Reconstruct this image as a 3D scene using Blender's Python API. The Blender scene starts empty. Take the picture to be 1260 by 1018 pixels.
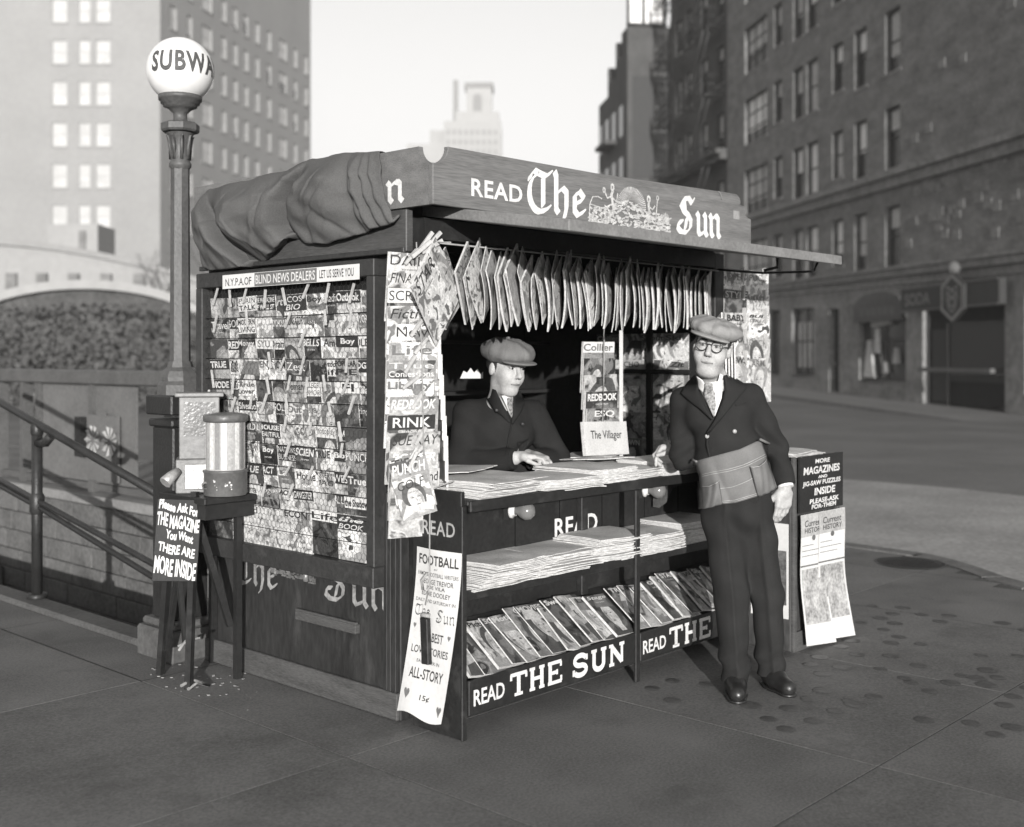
import bpy, bmesh, math, random
import numpy as np
from mathutils import Matrix, Vector
R = math.radians
random.seed(7)
scn = bpy.context.scene
col = scn.collection

# ---------------------------------------------------------------- camera
# level view camera: lens axis at photo pixel (630, 440) of 1260 x 1018
F, CX, HY, H = 1420.0, 630.0, 440.0, 1.52
cam = bpy.data.cameras.new('camera')
cam.sensor_width = 36.0
cam.lens = 36.0 * F / 1260.0
cam.shift_x = 0.0
cam.shift_y = -(509.0 - HY) / 1260.0
cam.clip_start, cam.clip_end = 0.05, 3000
cam.dof.use_dof = True
cam.dof.focus_distance = 5.1
cam.dof.aperture_fstop = 1.75
camo = bpy.data.objects.new('camera', cam)
camo.location = (0, 0, H); camo.rotation_euler = (R(90), 0, 0)
col.objects.link(camo); scn.camera = camo

# ---------------------------------------------------------------- light
SUN_EL, SUN_AZ = 8.5, 5.0          # sun behind the camera, a little to the right
world = bpy.data.worlds.new('World'); scn.world = world; world.use_nodes = True
nt = world.node_tree; nt.nodes.clear()
sky = nt.nodes.new('ShaderNodeTexSky'); sky.sky_type = 'NISHITA'; sky.sun_disc = False
sky.sun_elevation = R(SUN_EL); sky.sun_rotation = R(180 - SUN_AZ)
sky.air_density = 1.0; sky.dust_density = 2.0; sky.ozone_density = 1.0
bw = nt.nodes.new('ShaderNodeSeparateColor')        # blue-sensitive plate: the sky prints by its blue light
comb = nt.nodes.new('ShaderNodeMix'); comb.data_type = 'RGBA'; comb.blend_type = 'MULTIPLY'
comb.inputs['Factor'].default_value = 1; comb.inputs['B'].default_value = (1.0, .99, .978, 1)
bg = nt.nodes.new('ShaderNodeBackground'); bg.inputs['Strength'].default_value = 0.135
wo = nt.nodes.new('ShaderNodeOutputWorld')
nt.links.new(sky.outputs[0], bw.inputs[0]); nt.links.new(bw.outputs[2], comb.inputs['A'])
nt.links.new(comb.outputs['Result'], bg.inputs['Color']); nt.links.new(bg.outputs[0], wo.inputs['Surface'])
sl = bpy.data.lights.new('sun', 'SUN'); sl.energy = 4.1; sl.angle = R(0.6); sl.color = (1.0, .985, .965)
so = bpy.data.objects.new('sun', sl); col.objects.link(so); so.location = (3, -20, 10)
tosun = Vector((math.sin(R(SUN_AZ)) * math.cos(R(SUN_EL)), -math.cos(R(SUN_AZ)) * math.cos(R(SUN_EL)), math.sin(R(SUN_EL))))
so.rotation_euler = tosun.to_track_quat('Z', 'Y').to_euler()
vs = scn.view_settings
scn.display_settings.display_device = 'sRGB'
vs.view_transform = 'Standard'; vs.look = 'None'; vs.exposure = 0.88; vs.gamma = 1.0; vs.use_curve_mapping = False
scn.cycles.use_denoising = True
scn.cycles.max_bounces = 6; scn.cycles.transparent_max_bounces = 12

# ---------------------------------------------------------------- frames of reference
TH = math.atan2(1420, 1320)                      # the kiosk stands turned to the street
U = Vector((math.cos(TH), math.sin(TH), 0)); V = Vector((-U.y, U.x, 0))
OR = Vector(((493 - CX) / F * (H * F / 448), H * F / 448, 0))     # near corner of the kiosk
KF = Matrix.Translation(OR) @ Matrix.Rotation(TH, 4, 'Z')
ID = Matrix.Identity(4)
def K(u, v, z=0.0): return KF @ Vector((u, v, z))
def at(px, py, Y): return Vector(((px - CX) / F * Y, Y, H - (py - HY) / F * Y))
def T(x, y, z): return Matrix.Translation((x, y, z))
def Rx(a): return Matrix.Rotation(R(a), 4, 'X')
def Ry(a): return Matrix.Rotation(R(a), 4, 'Y')
def Rz(a): return Matrix.Rotation(R(a), 4, 'Z')

# ---------------------------------------------------------------- materials
def grey(v, warm=1.0): return (v, v * (1 - .010 * warm), v * (1 - .026 * warm), 1)
MATS = {}
def mat(name, v, rough=.75, spec=.3, var=.25, scale=6.0, fine=60.0, stretch=(1, 1, 1), bump=.15, bscale=None, metal=0.0,
        stain=0.0, stain_v=.5, stain_scale=2.5, emit=None):
    """matte surface with cloudy tone, fine grain, relief and optional stains"""
    if name in MATS: return MATS[name]
    m = bpy.data.materials.new(name); m.use_nodes = True
    n = m.node_tree.nodes; L = m.node_tree.links
    b = n['Principled BSDF']
    b.inputs['Roughness'].default_value = rough; b.inputs['Specular IOR Level'].default_value = spec
    b.inputs['Metallic'].default_value = metal
    tc = n.new('ShaderNodeTexCoord'); mp = n.new('ShaderNodeMapping'); mp.inputs['Scale'].default_value = stretch
    oi = n.new('ShaderNodeObjectInfo'); vm = n.new('ShaderNodeVectorMath'); vm.operation = 'ADD'
    sc = n.new('ShaderNodeMath'); sc.operation = 'MULTIPLY'; sc.inputs[1].default_value = 37.0
    L.new(oi.outputs['Random'], sc.inputs[0]); L.new(tc.outputs['Object'], vm.inputs[0]); L.new(sc.outputs[0], vm.inputs[1])
    L.new(vm.outputs[0], mp.inputs['Vector'])
    n1 = n.new('ShaderNodeTexNoise'); n1.inputs['Scale'].default_value = scale; n1.inputs['Detail'].default_value = 5
    n2 = n.new('ShaderNodeTexNoise'); n2.inputs['Scale'].default_value = fine; n2.inputs['Detail'].default_value = 3
    L.new(mp.outputs[0], n1.inputs['Vector']); L.new(mp.outputs[0], n2.inputs['Vector'])
    mx = n.new('ShaderNodeMath'); mx.operation = 'ADD'
    L.new(n1.outputs['Fac'], mx.inputs[0]); L.new(n2.outputs['Fac'], mx.inputs[1])
    rp = n.new('ShaderNodeMapRange'); rp.inputs['From Min'].default_value = .7; rp.inputs['From Max'].default_value = 1.3
    rp.inputs['To Min'].default_value = 1 - var; rp.inputs['To Max'].default_value = 1 + var
    L.new(mx.outputs[0], rp.inputs['Value'])
    mc = n.new('ShaderNodeMix'); mc.data_type = 'RGBA'; mc.blend_type = 'MULTIPLY'; mc.inputs['Factor'].default_value = 1
    mc.inputs['A'].default_value = grey(v)
    L.new(rp.outputs[0], mc.inputs['B'])
    out = mc.outputs['Result']
    if stain > 0:
        n3 = n.new('ShaderNodeTexNoise'); n3.inputs['Scale'].default_value = stain_scale; n3.inputs['Detail'].default_value = 8
        n3.inputs['Roughness'].default_value = .7
        L.new(mp.outputs[0], n3.inputs['Vector'])
        r3 = n.new('ShaderNodeMapRange'); r3.inputs['From Min'].default_value = .55; r3.inputs['From Max'].default_value = .68
        r3.inputs['To Max'].default_value = stain
        L.new(n3.outputs['Fac'], r3.inputs['Value'])
        m3 = n.new('ShaderNodeMix'); m3.data_type = 'RGBA'; m3.inputs['B'].default_value = grey(stain_v)
        L.new(r3.outputs[0], m3.inputs['Factor']); L.new(out, m3.inputs['A']); out = m3.outputs['Result']
    L.new(out, b.inputs['Base Color'])
    if bump > 0:
        bp = n.new('ShaderNodeBump'); bp.inputs['Strength'].default_value = bump; bp.inputs['Distance'].default_value = .01
        if bscale:
            nb = n.new('ShaderNodeTexNoise'); nb.inputs['Scale'].default_value = bscale; nb.inputs['Detail'].default_value = 4
            L.new(mp.outputs[0], nb.inputs['Vector']); L.new(nb.outputs['Fac'], bp.inputs['Height'])
        else: L.new(mx.outputs[0], bp.inputs['Height'])
        L.new(bp.outputs[0], b.inputs['Normal'])
    if emit:
        b.inputs['Emission Color'].default_value = grey(1); b.inputs['Emission Strength'].default_value = emit
    MATS[name] = m; return m

def cover_mat(i):
    """printed cover: cut-out tones like a half-tone picture; each magazine gets its own patch"""
    name = 'cover_%d' % i
    if name in MATS: return MATS[name]
    rnd = random.Random(i * 13 + 5)
    m = bpy.data.materials.new(name); m.use_nodes = True
    n = m.node_tree.nodes; L = m.node_tree.links; b = n['Principled BSDF']
    b.inputs['Roughness'].default_value = .45; b.inputs['Specular IOR Level'].default_value = .35
    tc = n.new('ShaderNodeTexCoord'); oi = n.new('ShaderNodeObjectInfo')
    sc = n.new('ShaderNodeMath'); sc.operation = 'MULTIPLY'; sc.inputs[1].default_value = 91.0
    vm = n.new('ShaderNodeVectorMath'); vm.operation = 'ADD'
    L.new(oi.outputs['Random'], sc.inputs[0]); L.new(tc.outputs['Object'], vm.inputs[0]); L.new(sc.outputs[0], vm.inputs[1])
    n1 = n.new('ShaderNodeTexNoise'); n1.inputs['Scale'].default_value = rnd.uniform(9, 17); n1.inputs['Detail'].default_value = 2
    n1.inputs['Distortion'].default_value = rnd.uniform(.3, 1.6)
    L.new(vm.outputs[0], n1.inputs['Vector'])
    cr = n.new('ShaderNodeValToRGB'); cr.color_ramp.interpolation = 'EASE' if i % 3 == 1 else 'CONSTANT'
    base = [.50, .40, .24, .09, .32, .60, .16, .44, .05, .36, .28, .64][i % 12]
    tones = [base * rnd.uniform(.15, .5), base, min(.8, base * 1.25 + .05), rnd.uniform(.05, .7)]
    el = cr.color_ramp.elements
    el[0].position = .34; el[0].color = grey(tones[0]); el[1].position = .45; el[1].color = grey(tones[1])
    e = el.new(.57); e.color = grey(tones[2]); e = el.new(.66); e.color = grey(tones[3])
    L.new(n1.outputs['Fac'], cr.inputs['Fac'])
    n2 = n.new('ShaderNodeTexNoise'); n2.inputs['Scale'].default_value = 110; n2.inputs['Detail'].default_value = 3
    L.new(vm.outputs[0], n2.inputs['Vector'])
    r2 = n.new('ShaderNodeMapRange'); r2.inputs['From Min'].default_value = .35; r2.inputs['From Max'].default_value = .65
    r2.inputs['To Min'].default_value = .75; r2.inputs['To Max'].default_value = 1.1
    L.new(n2.outputs['Fac'], r2.inputs['Value'])
    mc = n.new('ShaderNodeMix'); mc.data_type = 'RGBA'; mc.blend_type = 'MULTIPLY'; mc.inputs['Factor'].default_value = 1
    L.new(cr.outputs['Color'], mc.inputs['A']); L.new(r2.outputs[0], mc.inputs['B'])
    L.new(mc.outputs['Result'], b.inputs['Base Color'])
    MATS[name] = m; return m

def glass_mat(name, v=.04, rough=.08, alpha=1.0):
    if name in MATS: return MATS[name]
    m = bpy.data.materials.new(name); m.use_nodes = True
    b = m.node_tree.nodes['Principled BSDF']
    b.inputs['Base Color'].default_value = grey(v); b.inputs['Roughness'].default_value = rough
    b.inputs['Specular IOR Level'].default_value = .6
    b.inputs['Alpha'].default_value = alpha
    MATS[name] = m; return m

# ---------------------------------------------------------------- mesh helpers
class MB:
    """collects shapes; build() links them as ONE mesh object"""
    def __init__(s): s.v = []; s.f = []; s.m = []; s.sm = []
    def add(s, vs, fs, mi=0, smooth=False):
        o = len(s.v); s.v += [tuple(p) for p in vs]; s.f += [tuple(o + i for i in f) for f in fs]
        s.m += [mi] * len(fs); s.sm += [smooth] * len(fs); return s
    def box(s, x0, x1, y0, y1, z0, z1, mi=0, M=None):
        vs = [Vector(p) for p in ((x0,y0,z0),(x1,y0,z0),(x1,y1,z0),(x0,y1,z0),(x0,y0,z1),(x1,y0,z1),(x1,y1,z1),(x0,y1,z1))]
        if M is not None: vs = [M @ p for p in vs]
        return s.add(vs, [(0,3,2,1),(4,5,6,7),(0,1,5,4),(1,2,6,5),(2,3,7,6),(3,0,4,7)], mi)
    def quad(s, a, b, c, d, mi=0): return s.add([a, b, c, d], [(0,1,2,3)], mi)
    def prism(s, poly, axis, a, b, mi=0, M=None):
        """poly = 2D outline; axis = the axis it is pushed along from a to b"""
        n = len(poly)
        def P(p, w):
            q = {'x': (w, p[0], p[1]), 'y': (p[0], w, p[1]), 'z': (p[0], p[1], w)}[axis]
            return M @ Vector(q) if M is not None else q
        vs = [P(p, a) for p in poly] + [P(p, b) for p in poly]
        fs = [tuple(range(n - 1, -1, -1)), tuple(range(n, 2 * n))] + [(i, (i+1) % n, n + (i+1) % n, n + i) for i in range(n)]
        return s.add(vs, fs, mi)
    def tube(s, pts, r, n=8, mi=0, smooth=True, cap=True):
        pts = [Vector(p) for p in pts]; k = len(pts)
        rs = r if isinstance(r, (list, tuple)) else [r] * k
        vs = []; up = Vector((0, 0, 1))
        for i, p in enumerate(pts):
            d = (pts[min(i+1, k-1)] - pts[max(i-1, 0)])
            if d.length < 1e-9: d = Vector((0,0,1))
            d.normalize()
            a = d.cross(up)
            if a.length < .05: a = d.cross(Vector((0, 1, 0)))
            a.normalize(); b = a.cross(d)
            for j in range(n):
                t = 2 * math.pi * (j + .5) / n
                vs.append(p + (a * math.cos(t) + b * math.sin(t)) * rs[i])
        fs = [(i*n + j, i*n + (j+1) % n, (i+1)*n + (j+1) % n, (i+1)*n + j) for i in range(k-1) for j in range(n)]
        s.add(vs, fs, mi, smooth)
        if cap:
            o = len(s.v) - len(vs)
            s.f += [tuple(o + j for j in range(n-1, -1, -1)), tuple(o + (k-1)*n + j for j in range(n))]
            s.m += [mi] * 2; s.sm += [False] * 2
        return s
    def lathe(s, prof, n=24, c=(0, 0, 0), mi=0, smooth=True, M=None):
        vs = []
        for r, z in prof:
            for j in range(n):
                t = 2 * math.pi * (j + .5) / n
                p = Vector((c[0] + r * math.cos(t), c[1] + r * math.sin(t), c[2] + z))
                vs.append(M @ p if M is not None else p)
        k = len(prof)
        fs = [(i*n + j, i*n + (j+1) % n, (i+1)*n + (j+1) % n, (i+1)*n + j) for i in range(k-1) for j in range(n)]
        return s.add(vs, fs, mi, smooth)
    def grid(s, fn, nu, nv, mi=0, smooth=True):
        vs = [fn(i / nu, j / nv) for j in range(nv + 1) for i in range(nu + 1)]
        fs = [(j*(nu+1)+i, j*(nu+1)+i+1, (j+1)*(nu+1)+i+1, (j+1)*(nu+1)+i) for j in range(nv) for i in range(nu)]
        return s.add(vs, fs, mi, smooth)
    def mesh(s, name, mats):
        me = bpy.data.meshes.new(name); me.from_pydata(s.v, [], s.f)
        for m in (mats if isinstance(mats, (list, tuple)) else [mats]): me.materials.append(m)
        me.polygons.foreach_set('material_index', s.m); me.polygons.foreach_set('use_smooth', s.sm)
        me.update(); return me
    def build(s, name, mats, parent=None, M=ID, bevel=0, solid=0, **tags):
        return obj(name, s.mesh(name, mats), parent, M, bevel, solid, **tags)

def obj(name, me, parent=None, M=ID, bevel=0, solid=0, **tags):
    """link one mesh; M is in the parent's space, or the world's for a top-level thing"""
    o = bpy.data.objects.new(name, me); col.objects.link(o)
    if parent is not None: o.parent = parent
    o.matrix_local = M
    if solid:
        md = o.modifiers.new('thick', 'SOLIDIFY'); md.thickness = solid; md.offset = 0
    if bevel:
        md = o.modifiers.new('edge', 'BEVEL'); md.width = bevel; md.segments = 1; md.limit_method = 'ANGLE'; md.angle_limit = R(40)
    return tag(o, **tags)
def tag(o, label=None, cat=None, group=None, kind=None):
    if label: o['label'] = label
    if cat: o['category'] = cat
    if group: o['group'] = group
    if kind: o['kind'] = kind
    return o
def thing(name, label, cat, M=ID, group=None):
    o = bpy.data.objects.new(name, None); o.empty_display_size = .1; col.objects.link(o); o.matrix_local = M
    return tag(o, label, cat, group)
def fix_normals(me):
    bm = bmesh.new(); bm.from_mesh(me); bmesh.ops.recalc_face_normals(bm, faces=bm.faces); bm.to_mesh(me); bm.free(); return me

# ---------------------------------------------------------------- lettering
_txt = {}
def text_geo(body, bold=0.0, spacing=1.0, shear=0.0):
    key = (body, bold, spacing, shear)
    if key in _txt: return _txt[key]
    cu = bpy.data.curves.new('t', 'FONT'); cu.body = body; cu.resolution_u = 3; cu.offset = bold
    cu.space_character = spacing; cu.shear = shear; cu.align_x = 'LEFT'
    ob = bpy.data.objects.new('t', cu); me = ob.to_mesh()
    vs = [tuple(v.co) for v in me.vertices]; fs = [tuple(p.vertices) for p in me.polygons]
    ob.to_mesh_clear(); bpy.data.objects.remove(ob); bpy.data.curves.remove(cu)
    if vs:
        xs = [v[0] for v in vs]; ys = [v[1] for v in vs]; x0, x1, y0, y1 = min(xs), max(xs), min(ys), max(ys)
        vs = [((v[0]-x0) / (x1-x0), (v[1]-y0) / max(1e-6, y1-y0)) for v in vs]
    _txt[key] = (vs, fs); return vs, fs
def text_into(mb, body, x0, x1, z0, z1, y=0.0, mi=0, bold=0.0, shear=0.0, bend=None, spacing=1.0):
    """flat lettering fitted to a rectangle of the local xz plane, read from -y"""
    vs, fs = text_geo(body, bold, spacing, shear)
    P = [(x0 + a * (x1-x0), y, z0 + b * (z1-z0)) for a, b in vs]
    if bend: P = [bend(p) for p in P]
    mb.add(P, fs, mi)
def stroke_into(mb, pts, w, y, mi=0):
    """one even brush line"""
    pts = [Vector((p[0], 0, p[1])) for p in pts]; L = []; Rr = []
    for i, p in enumerate(pts):
        d = (pts[min(i+1, len(pts)-1)] - pts[max(i-1, 0)]).normalized(); nn = Vector((-d.z, 0, d.x)) * w / 2
        L.append(p + nn); Rr.append(p - nn)
    for i in range(len(pts) - 1):
        q = [L[i], L[i+1], Rr[i+1], Rr[i]]
        mb.add([(a.x, y - .00004 * (i % 2), a.z) for a in q], [(0, 1, 2, 3)], mi)
_nibk = [0]
def nib_into(mb, pts, w, y, mi=0, ang=42, thin=.22):
    """broad-nib pen line, for black-letter"""
    a = R(ang); nx, nz = math.cos(a) * w / 2, math.sin(a) * w / 2; tx, tz = -math.sin(a) * w * thin / 2, math.cos(a) * w * thin / 2
    for i in range(len(pts) - 1):
        (x0, z0), (x1, z1) = pts[i], pts[i+1]
        c = [(x + sx*nx + sy*tx, z + sx*nz + sy*tz) for x, z in ((x0, z0), (x1, z1)) for sx, sy in ((1,1),(1,-1),(-1,-1),(-1,1))]
        h = hull(c); _nibk[0] = (_nibk[0] + 1) % 7
        mb.add([(p[0], y - .00006 * _nibk[0], p[1]) for p in h], [tuple(range(len(h)))], mi)
def hull(p):
    p = sorted(set((round(a, 6), round(b, 6)) for a, b in p))
    def half(q):
        h = []
        for c in q:
            while len(h) > 1 and (h[-1][0]-h[-2][0])*(c[1]-h[-2][1]) - (h[-1][1]-h[-2][1])*(c[0]-h[-2][0]) <= 0: h.pop()
            h.append(c)
        return h
    a = half(p); b = half(p[::-1]); return a[:-1] + b[:-1]
def arc(cx, cz, rx, rz, a0, a1, n=10): return [(cx + rx*math.cos(R(a0+(a1-a0)*i/n)), cz + rz*math.sin(R(a0+(a1-a0)*i/n))) for i in range(n+1)]
# black-letter glyphs on a 1-high cap grid: (strokes, advance)
def _stem(x, top=.62, bot=0.0, foot=True):
    s = [(x-.06, top-.02), (x, top-.1), (x, bot+.1)]
    return s + ([(x+.07, bot)] if foot else [(x-.02, bot-.02)])
BL = {
 'T': ([[(.30,.86)]+arc(.36,.42,.27,.44,110,268,10)+[(.5,.03),(.62,.12)], [(.12,.80),(.22,.93),(.36,.88),(.52,.84),(.66,.95)], [(.45,.80),(.45,.14)], [(.12,.8),(.1,.72)]], .66),
 'h': ([[(.1,.98),(.14,.88),(.14,.1),(.2,.02)], [(.2,.52),(.32,.62),(.42,.54),(.42,.16),(.36,-.1),(.3,-.16)]], .52),
 'e': ([[(.28,.6),(.13,.5),(.13,.12),(.22,.02),(.4,.14)], [(.26,.62),(.38,.48),(.34,.4),(.16,.3)]], .46),
 'S': ([[(.62,.84),(.5,.96),(.3,.92),(.2,.76),(.3,.6),(.48,.5),(.58,.36),(.56,.16),(.4,.02),(.2,.02),(.08,.12)], [(.62,.84),(.68,.94)], [(.08,.12),(.12,.28),(.24,.3)], [(.32,.85),(.36,.55)], [(.42,.42),(.36,.12)]], .76),
 'u': ([_stem(.12), _stem(.40), [(.2,.02),(.34,.1)]], .52),
 'n': ([_stem(.12), _stem(.40), [(.16,.5),(.28,.6),(.36,.56)]], .54),
}
def blackletter(mb, word, x0, x1, z0, z1, y=0.0, mi=0, w=.15):
    adv = [BL[c][1] for c in word]; tot = sum(adv); x = 0
    sx = (x1 - x0) / tot; sz = z1 - z0
    for c, a in zip(word, adv):
        for s in BL[c][0]: nib_into(mb, [(x0 + (x + p[0]) * sx, z0 + p[1] * sz) for p in s], w * sz, y, mi)
        x += a
# slab-serif capitals, unit square
def _ser(x, z, w=.34): return ([(x - w/2, z), (x + w/2, z)], .6)
SLAB = {
 'T': [([(.5,.06),(.5,.94)],1), ([(.0,.93),(1,.93)],.7), ([(.04,.95),(.04,.7)],.6), ([(.96,.95),(.96,.7)],.6), _ser(.5,.05,.5)],
 'H': [([(.2,.06),(.2,.94)],1), ([(.8,.06),(.8,.94)],1), ([(.2,.5),(.8,.5)],.7), _ser(.2,.05), _ser(.8,.05), _ser(.2,.95), _ser(.8,.95)],
 'E': [([(.2,.06),(.2,.94)],1), ([(.05,.05),(.95,.05)],.7), ([(.05,.95),(.93,.95)],.7), ([(.2,.5),(.65,.5)],.7), ([(.92,.05),(.92,.3)],.6), ([(.9,.95),(.9,.72)],.6), ([(.65,.38),(.65,.62)],.5)],
 'S': [(arc(.5,.72,.34,.23,20,270,12) + arc(.5,.27,.36,.23,90,-160,12)[1:], .9), ([(.88,.95),(.88,.68)],.6), ([(.1,.05),(.1,.34)],.6)],
 'U': [([(.2,.94),(.2,.36)] + arc(.5,.33,.3,.28,180,360,10)[0:] + [(.8,.36),(.8,.94)], .95), _ser(.2,.95), _ser(.8,.95)],
 'N': [([(.18,.06),(.18,.94)],.7), ([(.84,.06),(.84,.94)],.7), ([(.18,.9),(.84,.1)],1), _ser(.18,.05,.32), _ser(.84,.95,.32), _ser(.14,.95,.26)],
}
def slab_text(mb, word, x0, x1, z0, z1, y=0.0, mi=0, w=.2, gap=.22):
    n = len(word); cw = (x1 - x0) / (n + gap * (n - 1)); ch = z1 - z0
    for i, c in enumerate(word):
        X = x0 + i * cw * (1 + gap)
        for k, (pts, ww) in enumerate(SLAB[c]):
            stroke_into(mb, [(X + p[0] * cw, z0 + p[1] * ch) for p in pts], w * ww * cw, y - .0001 * (k % 4), mi)
# ---------------------------------------------------------------- material palette (real-world greys)
M_black = mat('black_paint', .016, .55, .35, .35, 5, 50, bump=.12, stain=.35, stain_v=.07, stain_scale=6)
M_wallp = mat('worn_dark_paint', .024, .6, .35, .4, 4, 45, (1, 1, .35), bump=.2, stain=.42, stain_v=.085, stain_scale=5)
M_frame = mat('rack_frame_paint', .030, .55, .35, .3, 5, 60, bump=.15, stain=.3, stain_v=.1, stain_scale=8)
M_dark = mat('interior_black', .016, .8, .2, .3, 4, 40)
M_wood = mat('sign_wood', .135, .55, .35, .3, 3, 26, (.6, 4, 9), bump=.15, stain=.3, stain_v=.08, stain_scale=1.6)
M_slab = mat('awning_edge', .17, .7, .3, .22, 7, 70, bump=.25)
M_plank = mat('base_plank', .075, .75, .2, .35, 3, 30, (1, 1.2, 8), bump=.2, stain=.4, stain_v=.03, stain_scale=3)
M_white = mat('white_lettering', .60, .6, .3, .18, 9, 90, bump=.05, stain=.35, stain_v=.25, stain_scale=14)
M_white2 = mat('faded_lettering', .26, .6, .3, .4, 9, 60, bump=.05, stain=.8, stain_v=.05, stain_scale=16)
M_paper = mat('white_paper', .58, .8, .2, .08, 4, 40, bump=.05)
M_news = mat('newsprint', .50, .85, .15, .16, 8, 120, bump=.06)
M_page = mat('page_edges', .50, .85, .15, .35, 30, 260, (1, 1, 1), bump=.05)
M_ink = mat('ink', .035, .7, .2, .3, 9, 90, bump=0)
M_inkg = mat('ink_grey', .14, .7, .2, .3, 9, 90, bump=0)
M_canvas = mat('canvas', .088, .85, .15, .2, 4, 160, bump=.25, bscale=300, stain=.25, stain_v=.06, stain_scale=4)
M_iron = mat('cast_iron', .02, .45, .4, .35, 6, 70, bump=.2)
M_post = mat('painted_lamp_post', .072, .5, .4, .25, 5, 60, bump=.15, stain=.3, stain_v=.04, stain_scale=6)
M_steel = mat('dull_metal', .22, .42, .5, .25, 9, 80, bump=.1, metal=.35)
M_side = mat('paving', .135, .85, .2, .34, 1.7, 90, bump=.22, bscale=260, stain=.5, stain_v=.075, stain_scale=2.2)
M_joint = mat('joint', .09, .9, .1)
M_road = mat('asphalt', .13, .8, .25, .3, .5, 30, bump=.3, stain=.45, stain_v=.07, stain_scale=.35)
M_kerb = mat('kerb_stone', .13, .75, .25, .3, 4, 40, bump=.3)
M_stone = mat('stone_block', .105, .85, .2, .35, 3, 30, bump=.35)
M_vault = mat('dark_round_light', .075, .5, .4, .3, 20, 80)
M_pin = mat('clothespin_wood', .40, .7, .2, .2, 20, 90)
M_cord = mat('cord', .28, .9, .1, .2, 20, 90)
M_wire = mat('wire', .07, .4, .5, .1, metal=.6)
M_hole = mat('deep_dark', .006, .9, .1)
# far setting
M_brickR = mat('dark_brick', .17, .9, .15, .34, 1.1, 7, (1, 1, 2.2), bump=.3, stain=.4, stain_v=.10, stain_scale=.6)
M_bandR = mat('stone_band', .20, .85, .2, .34, .9, 5, bump=.25, stain=.45, stain_v=.10, stain_scale=.9)
M_brickL = mat('pale_brick', .26, .9, .15, .07, .25, 3, bump=.1)
M_stuc = mat('pale_stucco', .29, .9, .15, .08, .3, 3, bump=.1)
M_brickD = mat('sooty_brick', .08, .9, .15, .25, .7, 8, bump=.2)
M_trimD = mat('dark_trim', .028, .6, .3, .2)
M_trimL = mat('pale_trim', .36, .8, .2, .08)
M_win = glass_mat('window_glass', .05, .06)
M_blind = mat('window_blind', .42, .8, .2, .12, .8, 6, bump=0)
M_skyblindR = mat('sky_toned_blind', .46, .7, .3, .2, .8, 6, bump=0)  # blinds, paled to stand in for sky reflected in the panes
# ================================================================ GROUND
SW = [0.06, 1.2, 1.78, 7.2]                        # stairwell opening in kiosk coordinates u0 u1 v0 v1
def street_z(Yw): return max(0.0, .0176 * (Yw - 36.0))
gx = [-225, -120, -40, -12, -3, SW[0], SW[1], 4, 9, 16, 24, 34, 46, 70, 120, 225]
gy = [-225, -60, -15, -4, SW[2], SW[3], 12, 20, 30, 45, 70, 120, 225]
mb = MB()
for i in range(len(gx) - 1):
    for j in range(len(gy) - 1):
        if gx[i] == SW[0] and gy[j] == SW[2]: continue
        q = [K(gx[a], gy[b]) for a, b in ((i, j), (i+1, j), (i+1, j+1), (i, j+1))]
        mb.add([(p.x, p.y, street_z(p.y) - .14) for p in q], [(0, 1, 2, 3)])
mb.build('road', M_road, kind='structure')
KERB = [(5.62, 30), (5.62, 1.6), (5.58, .8), (5.5, .1), (5.38, -.15), (5.2, -.4), (4.95, -.68), (4.75, -1.0), (4.6, -1.4), (4.5, -1.9), (4.45, -2.6), (4.45, -12)]
KERB2 = [(2.4, -1.62), (2.4, -12)]
# sidewalk bed with its kerb
sidew = thing('sidewalk', None, None, KF); tag(sidew, kind='structure')
bed_v = [-12, -1.62, SW[2], SW[3], 30]
mb = MB()
out = [(p[0], p[1]) for p in KERB] + [(2.4, -12)]
mb.box(-14, SW[0], -12, 30, -.16, -.006)
poly = [(SW[0], SW[2])] + [(SW[0], -12)] + [tuple(p) for p in KERB[::-1] if p[1] < SW[2]] + [(5.62, SW[2])]
mb.prism(poly, 'z', -.16, -.006)
mb.box(SW[1], 5.62, SW[2], SW[3], -.16, -.006); mb.box(SW[0], 5.62, SW[3], 30, -.16, -.006)
mb.build('bed', M_joint, sidew)
def inside_walk(u, v):
    if v > 1.6: return u < 5.46
    if u < 4.2: return True
    pts = KERB
    for a, b in zip(pts, pts[1:]):
        if b[1] <= v <= a[1]:
            t = (v - b[1]) / (a[1] - b[1] + 1e-9); return u < b[0] + t * (a[0] - b[0]) - .15
    return False
du, dv = 1.285, 1.52
rs = random.Random(3)
slabm = []
for k in range(4):
    b = MB(); g = .0035; b.grid(lambda a, c: (g + a * (du - 2*g), g + c * (dv - 2*g), 0.0), 1, 1, 0, False)
    b.box(g, du - g, g, dv - g, -.05, 0.0); b.f.pop(0); b.m.pop(0); b.sm.pop(0)
    slabm.append(b.mesh('paving_slab', M_side))
import itertools
for i in range(-8, 5):
    for j in range(-6, 12):
        u0, v0 = .857 + i * du, -.176 + j * dv
        cs = [(u0, v0), (u0+du, v0), (u0+du, v0+dv), (u0, v0+dv)]
        if not all(inside_walk(*c) for c in cs): continue
        if u0 + du > SW[0] and u0 < SW[1] and v0 + dv > SW[2] and v0 < SW[3]: continue
        obj('paving_slab', slabm[(i * 3 + j) % 4], sidew, T(u0, v0, 0))
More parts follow.
